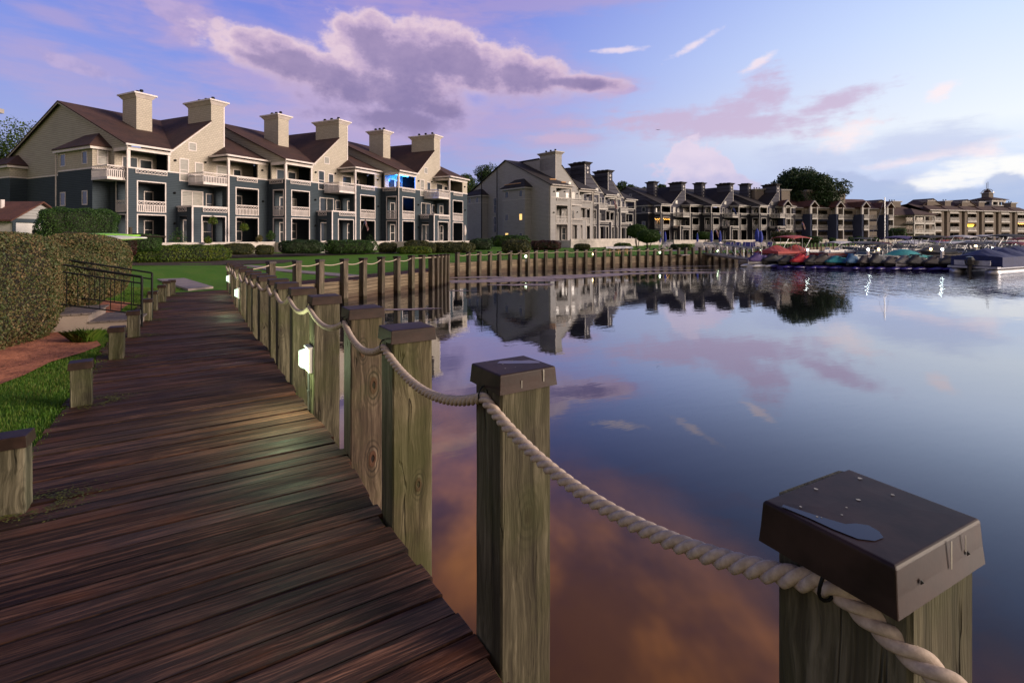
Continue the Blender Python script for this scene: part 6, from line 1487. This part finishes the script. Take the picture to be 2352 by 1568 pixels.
def jetski(x, Yd, ang, cov, lab, flt='violet', open_=None):
    t = empty('jet_ski', ((x - 1176) / F * Yd, Yd, WZ + .12), ang, lab, 'jet ski', 'covered jet skis on the floats'); mb = MB(); hull(mb, 3.1, 1.15, .42, .5, z0=.05); mb.build('hull', HC[open_ or 'black'], t)
    prof = [(-1.5, .46, .40), (-1.2, .60, .46), (-.7, .84, .48), (-.35, .86, .5), (-.05, .80, .54), (.15, .96, .6), (.38, 1.05, .62), (.62, .92, .58), (.95, .74, .5), (1.3, .62, .34), (1.52, .52, .1)]
    rg = []; mb = MB(); wob = R.uniform(.82, 1.22)
    for (px, pz, pw) in prof:
        pz = .42 + (pz - .42) * wob
        rg.append([(px, -pw, .40), (px, -pw * .92, .45), (px, -pw * .45, .45 + (pz - .45) * .55), (px, -.17, pz), (px, .17, pz), (px, pw * .45, .45 + (pz - .45) * .55), (px, pw * .92, .45), (px, pw, .40)])
    mb.loft(rg); mb.build('cover', CC[cov], t, smooth=True)
    mb = MB(); mb.bar((.3, -.42, 1.0 * wob), (.3, .42, 1.0 * wob), .05, n=6); mb.build('handlebar', CC[cov], t)
    f = empty('drive_on_float', ((x - 1176) / F * Yd, Yd, WZ), ang, '%s float under the %s' % (flt, lab), 'float', 'floats under the jet skis'); mb = MB()
    for sy in (-.5, .5):
        rg = []
        for i in range(9):
            q = i / 8; xx = -1.7 + 3.5 * q; r = .24 * (1 - max(0, (q - .7) / .3) ** 2 * .75) * (1 - max(0, (.15 - q) / .15) ** 2 * .4); rg.append([(xx, sy + r * 1.25 * math.cos(a), .06 + r * .75 * math.sin(a) + .06 * q) for a in [6.283 * j / 8 for j in range(8)]])
        mb.loft(rg)
    mb.build('pontoon', HC[flt], f, smooth=True); mb = MB(); mb.box(-1.6, 1.3, -.4, .4, .0, .2); mb.build('deck', HC[flt], f)
AJ = math.atan2(-.93, -.36 - .12) - .55
JS = [(1744, 44.2, 'purple', 'jet ski with purple cover at the gangway end', 'white', 'white'), (1781, 44, 'black', 'black covered jet ski right of the purple covered one', 'white', None), (1814, 43, 'black', 'black jet ski in front of the red boat', 'violet', None), (1845, 42.6, 'rednew', 'jet ski with bright red and black cover', 'violet', None),
      (1872, 42.2, 'black', 'tall black covered jet ski right of the red one', 'violet', None), (1897, 42, 'brown', 'low brown covered jet ski left of the teal one', 'violet', None), (1927, 41.7, 'teal', 'jet ski with teal cover', 'violet', None), (1957, 41.4, 'blue', 'jet ski with steel blue cover', 'violet', None), (1988, 41.1, 'brown', 'brown covered jet ski right of the steel blue one', 'violet', None),
      (2015, 40.9, 'black', 'black covered jet ski in front of the white windshield boat', 'violet', None), (2051, 40.6, 'brown', 'brown covered jet ski in front of the teal covered boat', 'violet', None), (2084, 40.4, 'grey', 'grey jet ski with white bow in the row', 'violet', 'white'), (2108, 40.2, 'black', 'black jet ski with pale emblem beside the dark pontoon', 'violet', None),
      (2150, 39.9, 'brown', 'long brown covered jet ski before the dark pontoon', 'violet', None), (2186, 39.7, 'black', 'peaked black covered jet ski third from the blue boat', 'violet', None), (2220, 39.5, 'grey', 'jet ski with white and blue hull second from the blue boat', 'violet', 'white'), (2248, 39.3, 'black', 'black jet ski touching the big blue boat', 'violet', None)]
for (x, Yd, cv, lab, fl, op) in JS: jetski(x, Yd, AJ + R.uniform(-.22, .22), cv, lab, fl, op)
def speedboat(x, Yd, ang, L, W, lab, hc='white', can=None, tower=False, cover=None, z=0, outboard=False):
    t = empty('speedboat', ((x - 1176) / F * Yd, Yd, WZ + z), math.radians(ang), lab, 'boat', 'boats moored in the marina'); H = .85
    mb = MB(); hull(mb, L, W, H); mb.build('hull', HC[hc], t)
    mb = MB(); mb.box(-L / 2 + .02, L * .22, -W / 2 - .015, W / 2 + .015, H * .62, H * .72); mb.build('hull_stripe', HC['maroon' if hc == 'white' else 'white'], t)
    if cover:
        mb = MB(); rg = []
        for i in range(9):
            q = i / 8; xx = -L / 2 + L * .97 * q; pw = W / 2 * (1.02 - max(0, (q - .6) / .4) ** 2 * .95); pz = H + .12 + .55 * math.sin(math.pi * min(1, q * 1.1)) ** 1.5
            rg.append([(xx, -pw, H * .85), (xx, -pw * .98, H + .08), (xx, -pw * .4, pz - .08), (xx, 0, pz), (xx, pw * .4, pz - .08), (xx, pw * .98, H + .08), (xx, pw, H * .85)])
        mb.loft(rg); mb.build('cover', CC[cover], t, smooth=True)
    else:
        mb = MB(); mb.box(-L * .42, L * .1, -W * .42, W * .42, H * .55, H * .62); mb.build('cockpit_floor', HC['tan'], t)
        for sx, sy in ((-.3, -.25), (-.3, .25), (-.02, -.25), (-.02, .25)): mb = MB(); mb.box(L * sx - .3, L * sx + .25, W * sy - .3, W * sy + .3, H * .6, H + .05); mb.box(L * sx - .32, L * sx - .16, W * sy - .3, W * sy + .3, H + .05, H + .45); mb.build('seat', HC['white'] if sx < 0 else HC['tan'], t)
        mb = MB(); mb.loft([[(L * .08, -W * .46, H), (L * .2, -W * .3, H + .02), (L * .2, W * .3, H + .02), (L * .08, W * .46, H)], [(L * .0, -W * .42, H + .5), (L * .1, -W * .27, H + .52), (L * .1, W * .27, H + .52), (L * .0, W * .42, H + .5)]], close=False, caps=False); mb.build('windscreen', mt['screen'], t)
        mb = MB(); mb.tube([(L * .0, -W * .42, H + .52), (L * .1, -W * .27, H + .54), (L * .1, W * .27, H + .54), (L * .0, W * .42, H + .52)], .025, 5); mb.bar((L * .2, -W * .3, H), (L * .1, -W * .27, H + .53), .02); mb.bar((L * .2, W * .3, H), (L * .1, W * .27, H + .53), .02); mb.build('windscreen_frame', mt['steel'], t)
        mb = MB(); mb.tube([(L * .2, -W * .42, H + .32), (L * .4, -W * .26, H + .4), (L * .47, 0, H + .44), (L * .4, W * .26, H + .4), (L * .2, W * .42, H + .32)], .02, 5); mb.build('bow_rail', mt['steel'], t)
    if can: canopy(t, -L * .38, L * .1, W * .92, H + 1.25, CC[can], H)
    if tower:
        mb = MB()
        for sy in (-1, 1):
            for dx in (0, .18): mb.bar((-L * .22 + dx, sy * W * .46, H), (-L * .1 + dx, sy * W * .4, H + 1.15), .035, n=5)
            mb.bar((L * .08, sy * W * .46, H), (-L * .05, sy * W * .4, H + 1.15), .035, n=5)
            for k in range(4): mb.bar((-L * .22 + k * .16, sy * W * .46, H + .2 + k * .2), (-L * .12 + k * .05, sy * W * .43, H + .1 + k * .25), .025, n=4)
        mb.bar((-L * .1, -W * .4, H + 1.15), (-L * .1, W * .4, H + 1.15), .04); mb.bar((0, -W * .4, H + 1.15), (0, W * .4, H + 1.15), .03); mb.build('tower', mt['steel'], t)
    if outboard: mb = MB(); mb.lathe([(.0, -.2), (.12, -.2), (.12, .5), (.24, .55), (.28, .95), (.18, 1.15), (0, 1.18)], (-L / 2 - .28, 0, 0), 8); mb.build('outboard_motor', HC['black'], t)
    return t
mt['screen'] = MAT('tinted_screen', (.06, .08, .09), None, 2, .08, spec=.9)
def pontoon(x, Yd, ang, L, W, lab, fence='tan', can=None, cover=None, peak=1, canz=2.35, full=False):
    t = empty('pontoon_boat', ((x - 1176) / F * Yd, Yd, WZ), math.radians(ang), lab, 'boat', 'boats moored in the marina'); 
    for sy in (-1, 1):
        mb = MB(); rg = []
        for i in range(9):
            q = i / 8; r = .3 * (1 - max(0, (q - .8) / .2) ** 2 * .8); rg.append([(-L / 2 + L * q, sy * W * .36 + r * math.cos(a), .12 + r * math.sin(a) + max(0, q - .85)) for a in [6.283 * j / 10 for j in range(10)]])
        mb.loft(rg); mb.build('float_tube', HC['alu'], t, smooth=True)
    mb = MB(); mb.box(-L / 2, L / 2 - .1, -W / 2, W / 2, .42, .54); mb.build('deck', HC['alu'], t)
    mb = MB(); x0, x1 = -L / 2 + .7, L / 2 - .4
    for (a, b, c, d) in ((x0, x1, -W / 2 + .02, -W / 2 + .06), (x0, x1, W / 2 - .06, W / 2 - .02), (x0, x0 + .04, -W / 2 + .07, W / 2 - .07), (x1 - .04, x1, -W / 2 + .07, W / 2 - .07)): mb.box(a, b, c, d, .56, 1.12)
    mb.build('fence', HC[fence], t)
    mb = MB()
    for zz in (1.16, .84):
        for sy in (-1, 1): mb.bar((x0, sy * W / 2, zz), (x1, sy * W / 2, zz), .022, n=4)
        mb.bar((x0, -W / 2, zz), (x0, W / 2, zz), .022, n=4); mb.bar((x1, -W / 2, zz), (x1, W / 2, zz), .022, n=4)
    mb.build('rail', mt['steel'], t)
    if cover:
        z0 = .5 if full else 1.0; mb = MB(); N_ = 13; rg = []
        for i in range(N_):
            q = i / (N_ - 1); xx = x0 - .06 + (x1 - x0 + .12) * q; up = .12 + .5 * (abs(math.sin(math.pi * q * peak)) ** 1.3 if peak else 0); w2 = W / 2 + .05
            rg.append([(xx, -w2, z0), (xx, -w2, 1.2), (xx, -w2 * .5, 1.2 + up * .5), (xx, 0, 1.2 + up), (xx, w2 * .5, 1.2 + up * .5), (xx, w2, 1.2), (xx, w2, z0)])
        mb.loft(rg); mb.build('cover', CC[cover], t)
    else:
        for dx in (-.3, .0, .3):
            for sy in (-1, 1): mb = MB(); mb.box(L * dx - .7, L * dx + .5, sy * W * .32 - .3, sy * W * .32 + .3, .55, .95); mb.box(L * dx - .7, L * dx + .5, sy * W * .43 - .08, sy * W * .43 + .08, .95, 1.35); mb.build('seat', HC['white'], t)
    if can: canopy(t, -L * .3, L * .12, W * .98, canz, CC[can], 1.1)
    mb = MB(); mb.lathe([(.0, -.3), (.13, -.3), (.13, .6), (.26, .65), (.3, 1.0), (.2, 1.2), (0, 1.24)], (-L / 2 - .3, 0, 0), 8); mb.build('outboard_motor', HC['black'], t)
    return t
pontoon(1808, 50.5, 205, 6.6, 2.5, 'red covered pontoon boat with red canopy at the gangway end', 'maroon', 'red', 'red', 2, 2.75)
pontoon(1925, 49, 200, 6.5, 2.5, 'open pontoon boat with maroon fence and pale seats', 'maroon')
speedboat(1998, 47.5, 215, 6.6, 2.4, 'white speedboat with raked windscreen and black canopy', 'white', 'black', True)
pontoon(2078, 54, 25, 7.2, 2.6, 'tan pontoon boat under a purple canopy', 'tan', 'purple', None, 1, 2.7)
speedboat(2068, 45.6, 195, 4.8, 2.1, 'low boat under a rounded teal cover', 'white', None, False, 'teal')
pontoon(2150, 48.5, 30, 6.8, 2.6, 'dark pontoon boat with peaked black cover and outboard', 'tan', None, 'black', 1)
pontoon(2042, 60, 20, 6.5, 2.5, 'pontoon boat with black cover behind the purple canopy', 'tan', None, 'black', 2)
speedboat(2225, 50.5, 215, 7.8, 2.7, 'white cruiser with curved windscreen and dark brown canopy', 'white', 'brown')
speedboat(2250, 45.5, 210, 6.6, 2.4, 'black and white wakeboard boat with silver tower', 'black', None, True)
pontoon(2330, 47, 15, 7.5, 2.7, 'pontoon boat under a wide black canopy at the picture edge', 'navy', 'black', 'navy', 1, 2.85)
pontoon(2310, 41.0, 20, 6.5, 2.5, 'navy covered pontoon boat between the black canopy and the big blue boat', 'navy', None, 'navy', 2)
far_ = [(1975, 72, 'black', 'p', 'far pontoon boat with black canopy left of the sailboat mast'), (2105, 68, 'black', 's', 'boat with black canopy behind the purple canopy'), (2165, 62, 'maroon', 'p', 'boat with long maroon canopy over the dark pontoon'), (2180, 57, 'white', 's', 'white boat with white canopy under the maroon one'), (2205, 78, 'green', 's', 'boat with green canopy in the far row'), (2238, 74, 'black', 'p', 'boat with black canopy right of the green one'),
        (2270, 66, 'white', 's', 'white cruiser with white canopy in the far row'), (2300, 72, 'black', 's', 'boat with long black canopy below the flag'), (2320, 84, 'red', 's', 'far boat with pinkish red canopy at the edge'), (2345, 62, 'maroon', 'p', 'boat with maroon canopy touching the edge'), (2130, 84, 'white', 's', 'small far white boat below the hedges'), (2060, 80, 'grey', 'p', 'far grey canopied pontoon boat'), (2000, 64, 'black', 's', 'boat with swept black canopy beside the white light'), (2090, 92, 'white', 's', 'farthest small white boat'), (2255, 92, 'grey', 's', 'far boat with grey canopy below the cupola'), (2290, 56, 'black', 's', 'white boat with black canopy behind the silver tower')]
for (x, Yd, cn, kd, lab) in far_:
    a = R.choice([20, 205, 200, 28]) + R.uniform(-8, 8)
    (pontoon if kd == 'p' else speedboat)(x, Yd, a, R.uniform(6.3, 7.6), 2.5, lab, **(dict(can=cn, canz=R.uniform(2.5, 2.9)) if kd == 'p' else dict(can=cn)))
extra = [(1968, 56, 'grey', 's', 'pale bow beside the open maroon pontoon'), (2015, 55, 'maroon', 's', 'boat with maroon canopy right of the warm lamp'), (2110, 58, 'white', 's', 'white boat under white canopy behind the teal cover'), (2125, 52, 'black', 'p', 'black canopied pontoon boat left of the peaked cover'), (2198, 64, 'blue', 's', 'boat with blue canopy behind the white cruiser'), (2215, 60, 'white', 'p', 'pontoon boat with white canopy behind the white cruiser'), (2262, 58, 'black', 's', 'white hulled boat with low black canopy behind the silver tower'), (2280, 62, 'white', 'p', 'pale pontoon boat near the bright white lamp'), (2305, 58, 'green', 's', 'boat with dark green canopy over the black one'), (2335, 72, 'white', 's', 'white boat at the right edge before the taupe building'), (2348, 54, 'maroon', 's', 'boat with dark red canopy just inside the right edge'), (2150, 72, 'purple', 's', 'far boat with purple canopy'), (2228, 84, 'white', 's', 'far white boat with white canopy right of the green one'), (1945, 62, 'white', 's', 'white boat under the far seawall'), (2075, 70, 'white', 's', 'white boat seen under the purple canopy'), (2180, 96, 'red', 's', 'farthest boat with red canopy'), (2310, 98, 'white', 'p', 'farthest pale pontoon boat at the right')]
for (x, Yd, cn, kd, lab) in extra:
    a = R.choice([20, 205, 200, 28, 60]) + R.uniform(-8, 8)
    (pontoon if kd == 'p' else speedboat)(x, Yd, a, R.uniform(6.3, 7.8), 2.5, lab, **(dict(can=cn, canz=R.uniform(2.5, 2.9)) if kd == 'p' else dict(can=cn)))
# big blue covered pontoon in front
bp_ = Vector((32.2 + 2.9, 35.6 + 1.6, WZ)); t = pontoon(1176 + F * (bp_.x / bp_.y), bp_.y, 28, 7.4, 2.75, 'big pontoon boat under a tall blue cover, cut by the picture edge', 'navy', None, 'navy', 2, full=True)
mb = MB(); mb.box(-3.75, -3.55, -1.3, 1.3, .42, .52); mb.box(-3.66, -3.62, -1.0, 1.0, .6, .95); mb.build('stern_panel', HC['alu'], t)
# sailboat mast and a T-top boat
t = empty('sailing_boat', ((2026 - 1176) / F * 62, 62, WZ), .4, 'small sailing boat with bare mast behind the blue umbrella', 'boat', 'boats moored in the marina'); mb = MB(); hull(mb, 6, 2.1, .8); mb.build('hull', HC['white'], t)
mb = MB(); mb.bar((.5, 0, .5), (.5, 0, 7.4), .05, n=6); mb.bar((.5, 0, 1.5), (-2.2, 0, 1.5), .04); mb.build('mast', mt['steel'], t); mb = MB(); mb.bar((.5, 0, 7.2), (2.9, 0, .9), .012); mb.bar((.5, 0, 7.2), (-2.9, 0, .9), .012); mb.build('stay', mt['steel'], t)

# ------------------------------------------------------------------ lawn furniture
mt['chairw'] = MAT('white_chair_paint', (.68, .62, .58), (.58, .52, .5), 3, .5)
def adirondack():
    t = empty('lawn_chair'); mb = MB()
    for k in range(5): x = -.26 + k * .13; h = 1.0 - .05 * abs(k - 2); mb.loft([[(x - .055, .18, .3), (x + .055, .18, .3), (x + .055, .2, .3), (x - .055, .2, .3)], [(x - .055, .48, h), (x + .055, .48, h), (x + .055, .5, h), (x - .055, .5, h)]])
    mb.build('backrest', mt['chairw'], t); mb = MB()
    for k in range(5): y = -.34 + k * .12; mb.box(-.3, .3, y, y + .1, .36 - .02 * k, .38 - .02 * k)
    mb.build('seat', mt['chairw'], t)
    for sx in (-1, 1):
        mb = MB(); mb.box(sx * .36 - .07, sx * .36 + .07, -.4, .4, .56, .59); mb.build('armrest', mt['chairw'], t)
        mb = MB(); mb.box(sx * .32 - .03, sx * .32 + .03, -.36, -.28, 0, .56); mb.build('leg', mt['chairw'], t); mb = MB(); mb.bar((sx * .32, -.3, .36), (sx * .32, .5, .03), .04, n=4); mb.build('leg', mt['chairw'], t)
    return t
def lounger():
    t = empty('sun_lounger'); mb = MB(); mb.box(-.34, .34, -.9, .35, .32, .36); mb.build('bed', mt['chairw'], t); mb = MB(); mb.loft([[(-.34, .36, .33), (.34, .36, .33), (.34, .4, .33), (-.34, .4, .33)], [(-.34, .8, .98), (.34, .8, .98), (.34, .84, .98), (-.34, .84, .98)]]); mb.build('backrest', mt['chairw'], t)
    mb = MB(); mb.loft([[(-.28, .33, .38), (.28, .33, .38), (.28, .35, .38), (-.28, .35, .38)], [(-.28, .77, .95), (.28, .77, .95), (.28, .79, .95), (-.28, .79, .95)]]); mb.build('sling', mt['sling'], t)
    for sx in (-.3, .3):
        for y in (-.8, .3): mb = MB(); mb.box(sx - .03, sx + .03, y - .03, y + .03, 0, .32); mb.build('leg', mt['chairw'], t)
    return t
mt['sling'] = MAT('violet_blue_sling', (.05, .05, .22), None, 3, .7)
ch = adirondack(); lg = lounger(); f1 = f2 = True
cx_ = [1522, 1530, 1541, 1597, 1603, 1610, 1616, 1622, 1628, 1633, 1638, 1645, 1650, 1655, 1663, 1743, 1749, 1757]
wd = ['first', 'second', 'third', 'fourth', 'fifth', 'sixth', 'seventh', 'eighth', 'ninth', 'tenth', 'eleventh', 'twelfth', 'thirteenth', 'fourteenth', 'fifteenth', 'sixteenth', 'seventeenth', 'eighteenth']
for i, x in enumerate(cx_):
    o = ch if f1 else copy_tree(ch); f1 = False; Yd = 66 + R.uniform(-1.6, 2.2); o.location = ((x - 1176) / F * Yd, Yd, .12); o.rotation_euler = (0, 0, R.uniform(-1.6, 1.2)); tag(o, '%s white slatted lawn chair counted from the ball-clipped trees towards the gangway' % wd[i], 'chair', 'white lawn chairs on the far patio')
for i, x in enumerate([1669, 1679, 1689, 1697, 1709, 1716, 1725, 1735, 1764]):
    o = lg if f2 else copy_tree(lg); f2 = False; Yd = 66.5 + R.uniform(-1, 1.5); o.location = ((x - 1176) / F * Yd, Yd, .12); o.rotation_euler = (0, 0, R.uniform(-.9, -.3)); tag(o, '%s sun lounger from the white chairs, blue sling on white frame' % wd[i], 'sun lounger', 'sun loungers on the far patio')
bluec = MAT('royal_blue_canvas', (.015, .04, .33), (.01, .02, .2), 3, .8)
def umb(x, Yd, h, w_, lab, mat, name='closed_umbrella', zb=.12):
    t = empty(name, ((x - 1176) / F * Yd, Yd, zb), 0, lab, 'umbrella', 'closed umbrellas'); mb = MB(); mb.bar((0, 0, 0), (0, 0, h), .03, n=6); mb.lathe([(.25, 0), (.25, .06), (0, .07)], n=8); mb.build('pole', mt['white'], t)
    mb = MB(); rg = []
    for q, r in ((.36, .5), (.45, .8), (.6, 1.0), (.8, .75), (.93, .4), (1.0, .08)): rg.append([(w_ * r * (1 + .22 * (j % 2)) * math.cos(6.283 * j / 12), w_ * r * (1 + .22 * (j % 2)) * math.sin(6.283 * j / 12), h * q) for j in range(12)])
    mb.loft(rg); mb.build('canopy', mat, t)
for x, h, w_, lab in [(1516, 2.4, .13, 'closed blue umbrella nearest the ball-clipped trees'), (1527.8, 2.4, .15, 'closed blue umbrella beside the first one'), (1601.8, 2.2, .12, 'closed blue umbrella left of the single-stem tree'), (1634, 2.6, .16, 'tall closed blue umbrella right of the single-stem tree'), (1654, 2.5, .15, 'closed blue umbrella among the white chairs'), (1739, 2.8, .25, 'wider closed blue umbrella of the pair by the loungers'), (1747, 2.5, .27, 'shorter wide blue umbrella of the pair by the loungers')]: umb(x, 68.5, h, w_, lab, bluec)
umb(1746 * 0 + 1068, 64.5 * 0 + 73.2 * 0 + 72, 2.3, .2, 'closed white umbrella on the last terrace of the blue building', mt['white'], zb=1.17)
# tarp table
t = empty('work_table', ((1420 - 1176) / F * 49.5, 49.5, .05), .15, 'sawhorse table under a pale tarp on the lawn', 'table'); mb = MB()
for sx in (-.9, 0, .9):
    for a in (-1, 1):
        for b_ in (-1, 1): mb.bar((sx + a * .12, b_ * .35, 0), (sx, b_ * .2, .72), .03, n=4)
mb.build('sawhorse', mt['newwood'], t); mb = MB(); P_ = [[(-1.35 + 2.7 * i / 8, -.5 + j * .25 + R.uniform(-.03, .03), .74 + R.uniform(-.03, .05) - (.18 if j in (0, 4) else 0)) for j in range(5)] for i in range(9)]
mb.loft(P_, close=False, caps=False); mb.build('tarp', CC['white'], t)
# flags
stars = MAT('flag_blue', (.02, .03, .14), None, 3, .8); fr_ = MAT('flag_red', (.45, .03, .04), None, 3, .8); fw_ = MAT('flag_white', (.65, .62, .6), None, 3, .8)
def flag(x, y, Yd, sc, lab, blue=False):
    p = Vector(((x - 1176) / F * Yd, Yd, EYE - (y - HZ) / F * Yd)); t = empty('flag', p, -.3, lab, 'flag', 'flags on the buildings')
    mb = MB(); mb.bar((-.75 * sc, .3 * sc, -.9 * sc), (.15 * sc, -.3 * sc, .55 * sc), .02 * sc, n=5); mb.build('flagpole', mt['steel'], t)
    mb = MB(); n1_, n2_ = 8, 13
    def fp(u, v): return (.12 * sc - v * .16 * sc + u * .5 * sc, -.3 * sc + .06 * sc * math.sin(u * 7 + v * 3), (.5 - u * 1.15 - v * .35) * sc + .0)
    for i in range(n1_):
        for j in range(n2_):
            u0, u1, v0, v1 = i / n1_, (i + 1) / n1_, j / n2_, (j + 1) / n2_; canton = (i < 3 and j > 5)
            mb.quad(fp(u0, v0), fp(u1, v0), fp(u1, v1), fp(u0, v1), 0 if blue or canton else (1 if j % 2 == 0 else 2))
    mb.build('cloth', [stars, fr_, fw_], t)
flag(840, 512, 61.5, 1.0, 'striped flag on a slanted pole at the blue building ground floor'); flag(1409, 466, 100, 1.3, 'striped flag on the upper porch of the grey building'); flag(1643, 532, 124, 1.5, 'striped flag behind the single-stem ball-clipped tree'); flag(1785, 530, 128, 1.5, 'striped flag low at the end of the charcoal building'); flag(1841, 515, 134, 1.5, 'striped flag on the tan and navy building'); flag(1683, 482, 126, 1.5, 'plain blue flag hanging from a charcoal building balcony', True)
# plants and small things on the blue building terraces
def fern(x, y, Yd, lab, r=.42, leaf='yellow', hang=True):
    p = Vector(((x - 1176) / F * Yd, Yd, EYE - (y - HZ) / F * Yd)); t = empty('potted_plant', p, 0, lab, 'plant', 'potted plants on the terraces'); k = 420; u = RN.normal(size=(k, 3)); u /= np.linalg.norm(u, axis=1)[:, None]; rr = r * RN.random(k) ** .4
    q = u * rr[:, None]; q[:, 2] -= (q[:, 0] ** 2 + q[:, 1] ** 2) * .9; fastmesh('foliage', cards(q, .1, .3), 4, LG[leaf], t, RN.random(k)); mb = MB(); mb.lathe([(.0, -.3), (.12, -.3), (.17, -.08), (0, -.08)] , n=8)
    if hang: mb.bar((0, 0, 0), (0, 0, .7), .01)
    mb.build('pot', mt['bark'], t)
fern(489, 505, 48.6, 'hanging fern in the first ground floor opening of the blue building'); fern(561, 521, 52, 'hanging fern in the second ground floor opening of the blue building'); fern(409, 543, 47, 'leafy dark plant standing before the blue wall', .8, 'green', False); fern(622, 540, 54, 'bushy plant in the narrow opening of the blue building', .5, 'green', False)
fern(478, 551, 47.6, 'pale flowers on the terrace edge of the first opening', .35, 'yellow', False); fern(596, 547, 53, 'orange flower pot in the second opening', .35, 'hedge', False); fern(850, 553, 64, 'dark plant with a lit lantern on the blue building terrace', .9, 'darkg', False); fern(1065, 563, 56, 'low flowers beside the round shrubs', .5, 'yellow', False)
t = bush(912, 990, 566, 584, 'yellow', 'pale flowering ground plant before the round shrubs', Y=49, depth=.8, n=5000)
# palms and loose shrubs on the far bank
bush(1774, 1822, 532, 556, 'olive', 'loose palm-like shrub at the end of the charcoal building', Y=98, depth=2); bush(1812, 1836, 538, 556, 'maroon', 'maroon shrub beside the palm-like one', Y=100, depth=2); bush(1838, 1885, 543, 559, 'green', 'dark clipped hedge before the tan and navy terraces', Y=100, depth=2)
for x, y0, w_, lab in ((1955, 545, 12, 'small bush left of the pale terrace wall'), (1974, 544, 15, 'round bush before the tan building third bay'), (1998, 546, 10, 'small bush before the tan building fourth bay'), (2012, 546, 10, 'last small bush of the tan building terrace'), (1912, 547, 12, 'low bush right of the two people')): bush(x - w_ / 2, x + w_ / 2, y0, 558, 'green', lab, Y=104, depth=1.2, n=2500)
bush(2046, 2078, 524, 551, 'green', 'tall square hedge before the taupe building', Y=110, depth=2.5, ex=.4); bush(2078, 2170, 543, 552, 'yellow', 'low light green hedge before the taupe building', Y=112, depth=2); bush(1560, 1590, 560, 578, 'yellow', 'orange green shrub at the patio corner', Y=62); bush(1540, 1562, 561, 576, 'darkg', 'dark rounded shrub beside the grill', Y=64); bush(1665, 1690, 553, 568, 'olive', 'spiky shrub behind the sun loungers', Y=72); bush(1410, 1450, 558, 576, 'yellow', 'low yellow green shrubs behind the tarp table', Y=56, depth=.8); bush(1318, 1356, 560, 576, 'olive', 'round low shrubs beside the grey building steps', Y=58, depth=.8); bush(1030, 1044, 600, 612, 'green', 'weed growing on the bulkhead boards', Y=33.2, depth=.3, n=900, size=.03) if 0 else None
# people at the far seawall
def person(x, y, Yd, shirt, lab):
    me = bpy.data.meshes.new('person'); o = bpy.data.objects.new('person', me); COL.objects.link(o)
    V = [(0, 0, .95), (0, 0, 1.2), (0, .0, 1.42), (0, 0, 1.52), (0, -.01, 1.66), (.19, 0, 1.4), (.25, -.05, 1.12), (.2, -.22, .98), (-.19, 0, 1.4), (-.25, -.05, 1.12), (-.2, -.22, .98), (.1, 0, .9), (.11, -.02, .48), (.11, 0, .05), (.11, -.14, .03), (-.1, 0, .9), (-.11, .02, .48), (-.11, .04, .05), (-.11, -.1, .03)]
    E = [(0, 1), (1, 2), (2, 3), (3, 4), (2, 5), (5, 6), (6, 7), (2, 8), (8, 9), (9, 10), (0, 11), (11, 12), (12, 13), (13, 14), (0, 15), (15, 16), (16, 17), (17, 18)]
    rad = [.15, .15, .14, .055, .1, .065, .05, .035, .065, .05, .035, .1, .065, .045, .04, .1, .065, .045, .04]
    me.from_pydata(V, E, []); s_ = o.modifiers.new('Skin', 'SKIN')
    for v_, r_ in zip(me.skin_vertices[0].data, rad): v_.radius = (r_, r_ * .8)
    me.skin_vertices[0].data[0].use_root = True; ss = o.modifiers.new('Sub', 'SUBSURF'); ss.levels = ss.render_levels = 1
    me.materials.append(shirt); o.location = ((x - 1176) / F * Yd, Yd, EYE - (y - HZ) / F * Yd - 1.75)
    mb = MB(); mb.lathe([(0, 1.58), (.09, 1.6), (.11, 1.68), (.08, 1.76), (0, 1.78)], (0, .03, 0), 8); h = mb.build('hair', mt['bark'], o); tag(o, lab, 'person')
person(1883.5, 552, 96, CC['white'], 'person in a pale top standing behind the far seawall'); person(1897, 553, 97, CC['navy'], 'person in a dark top right of the one in pale')
# bird far off over the water
t = tag(MB().loft([[(-.5, 0, .1), (-.5, .15, .1), (-.48, .1, .12)], [(0, -.08, 0), (0, .25, 0), (0, .1, .08)], [(.5, 0, .1), (.5, .15, .1), (.48, .1, .12)]]).build('bird', mt['black']), 'small dark bird gliding among the pink clouds', 'bird'); t.location = ((1512 - 1176) / F * 120, 120, EYE + (HZ - 298.5) / F * 120); t.scale = (1.1, 1.1, 1.1)
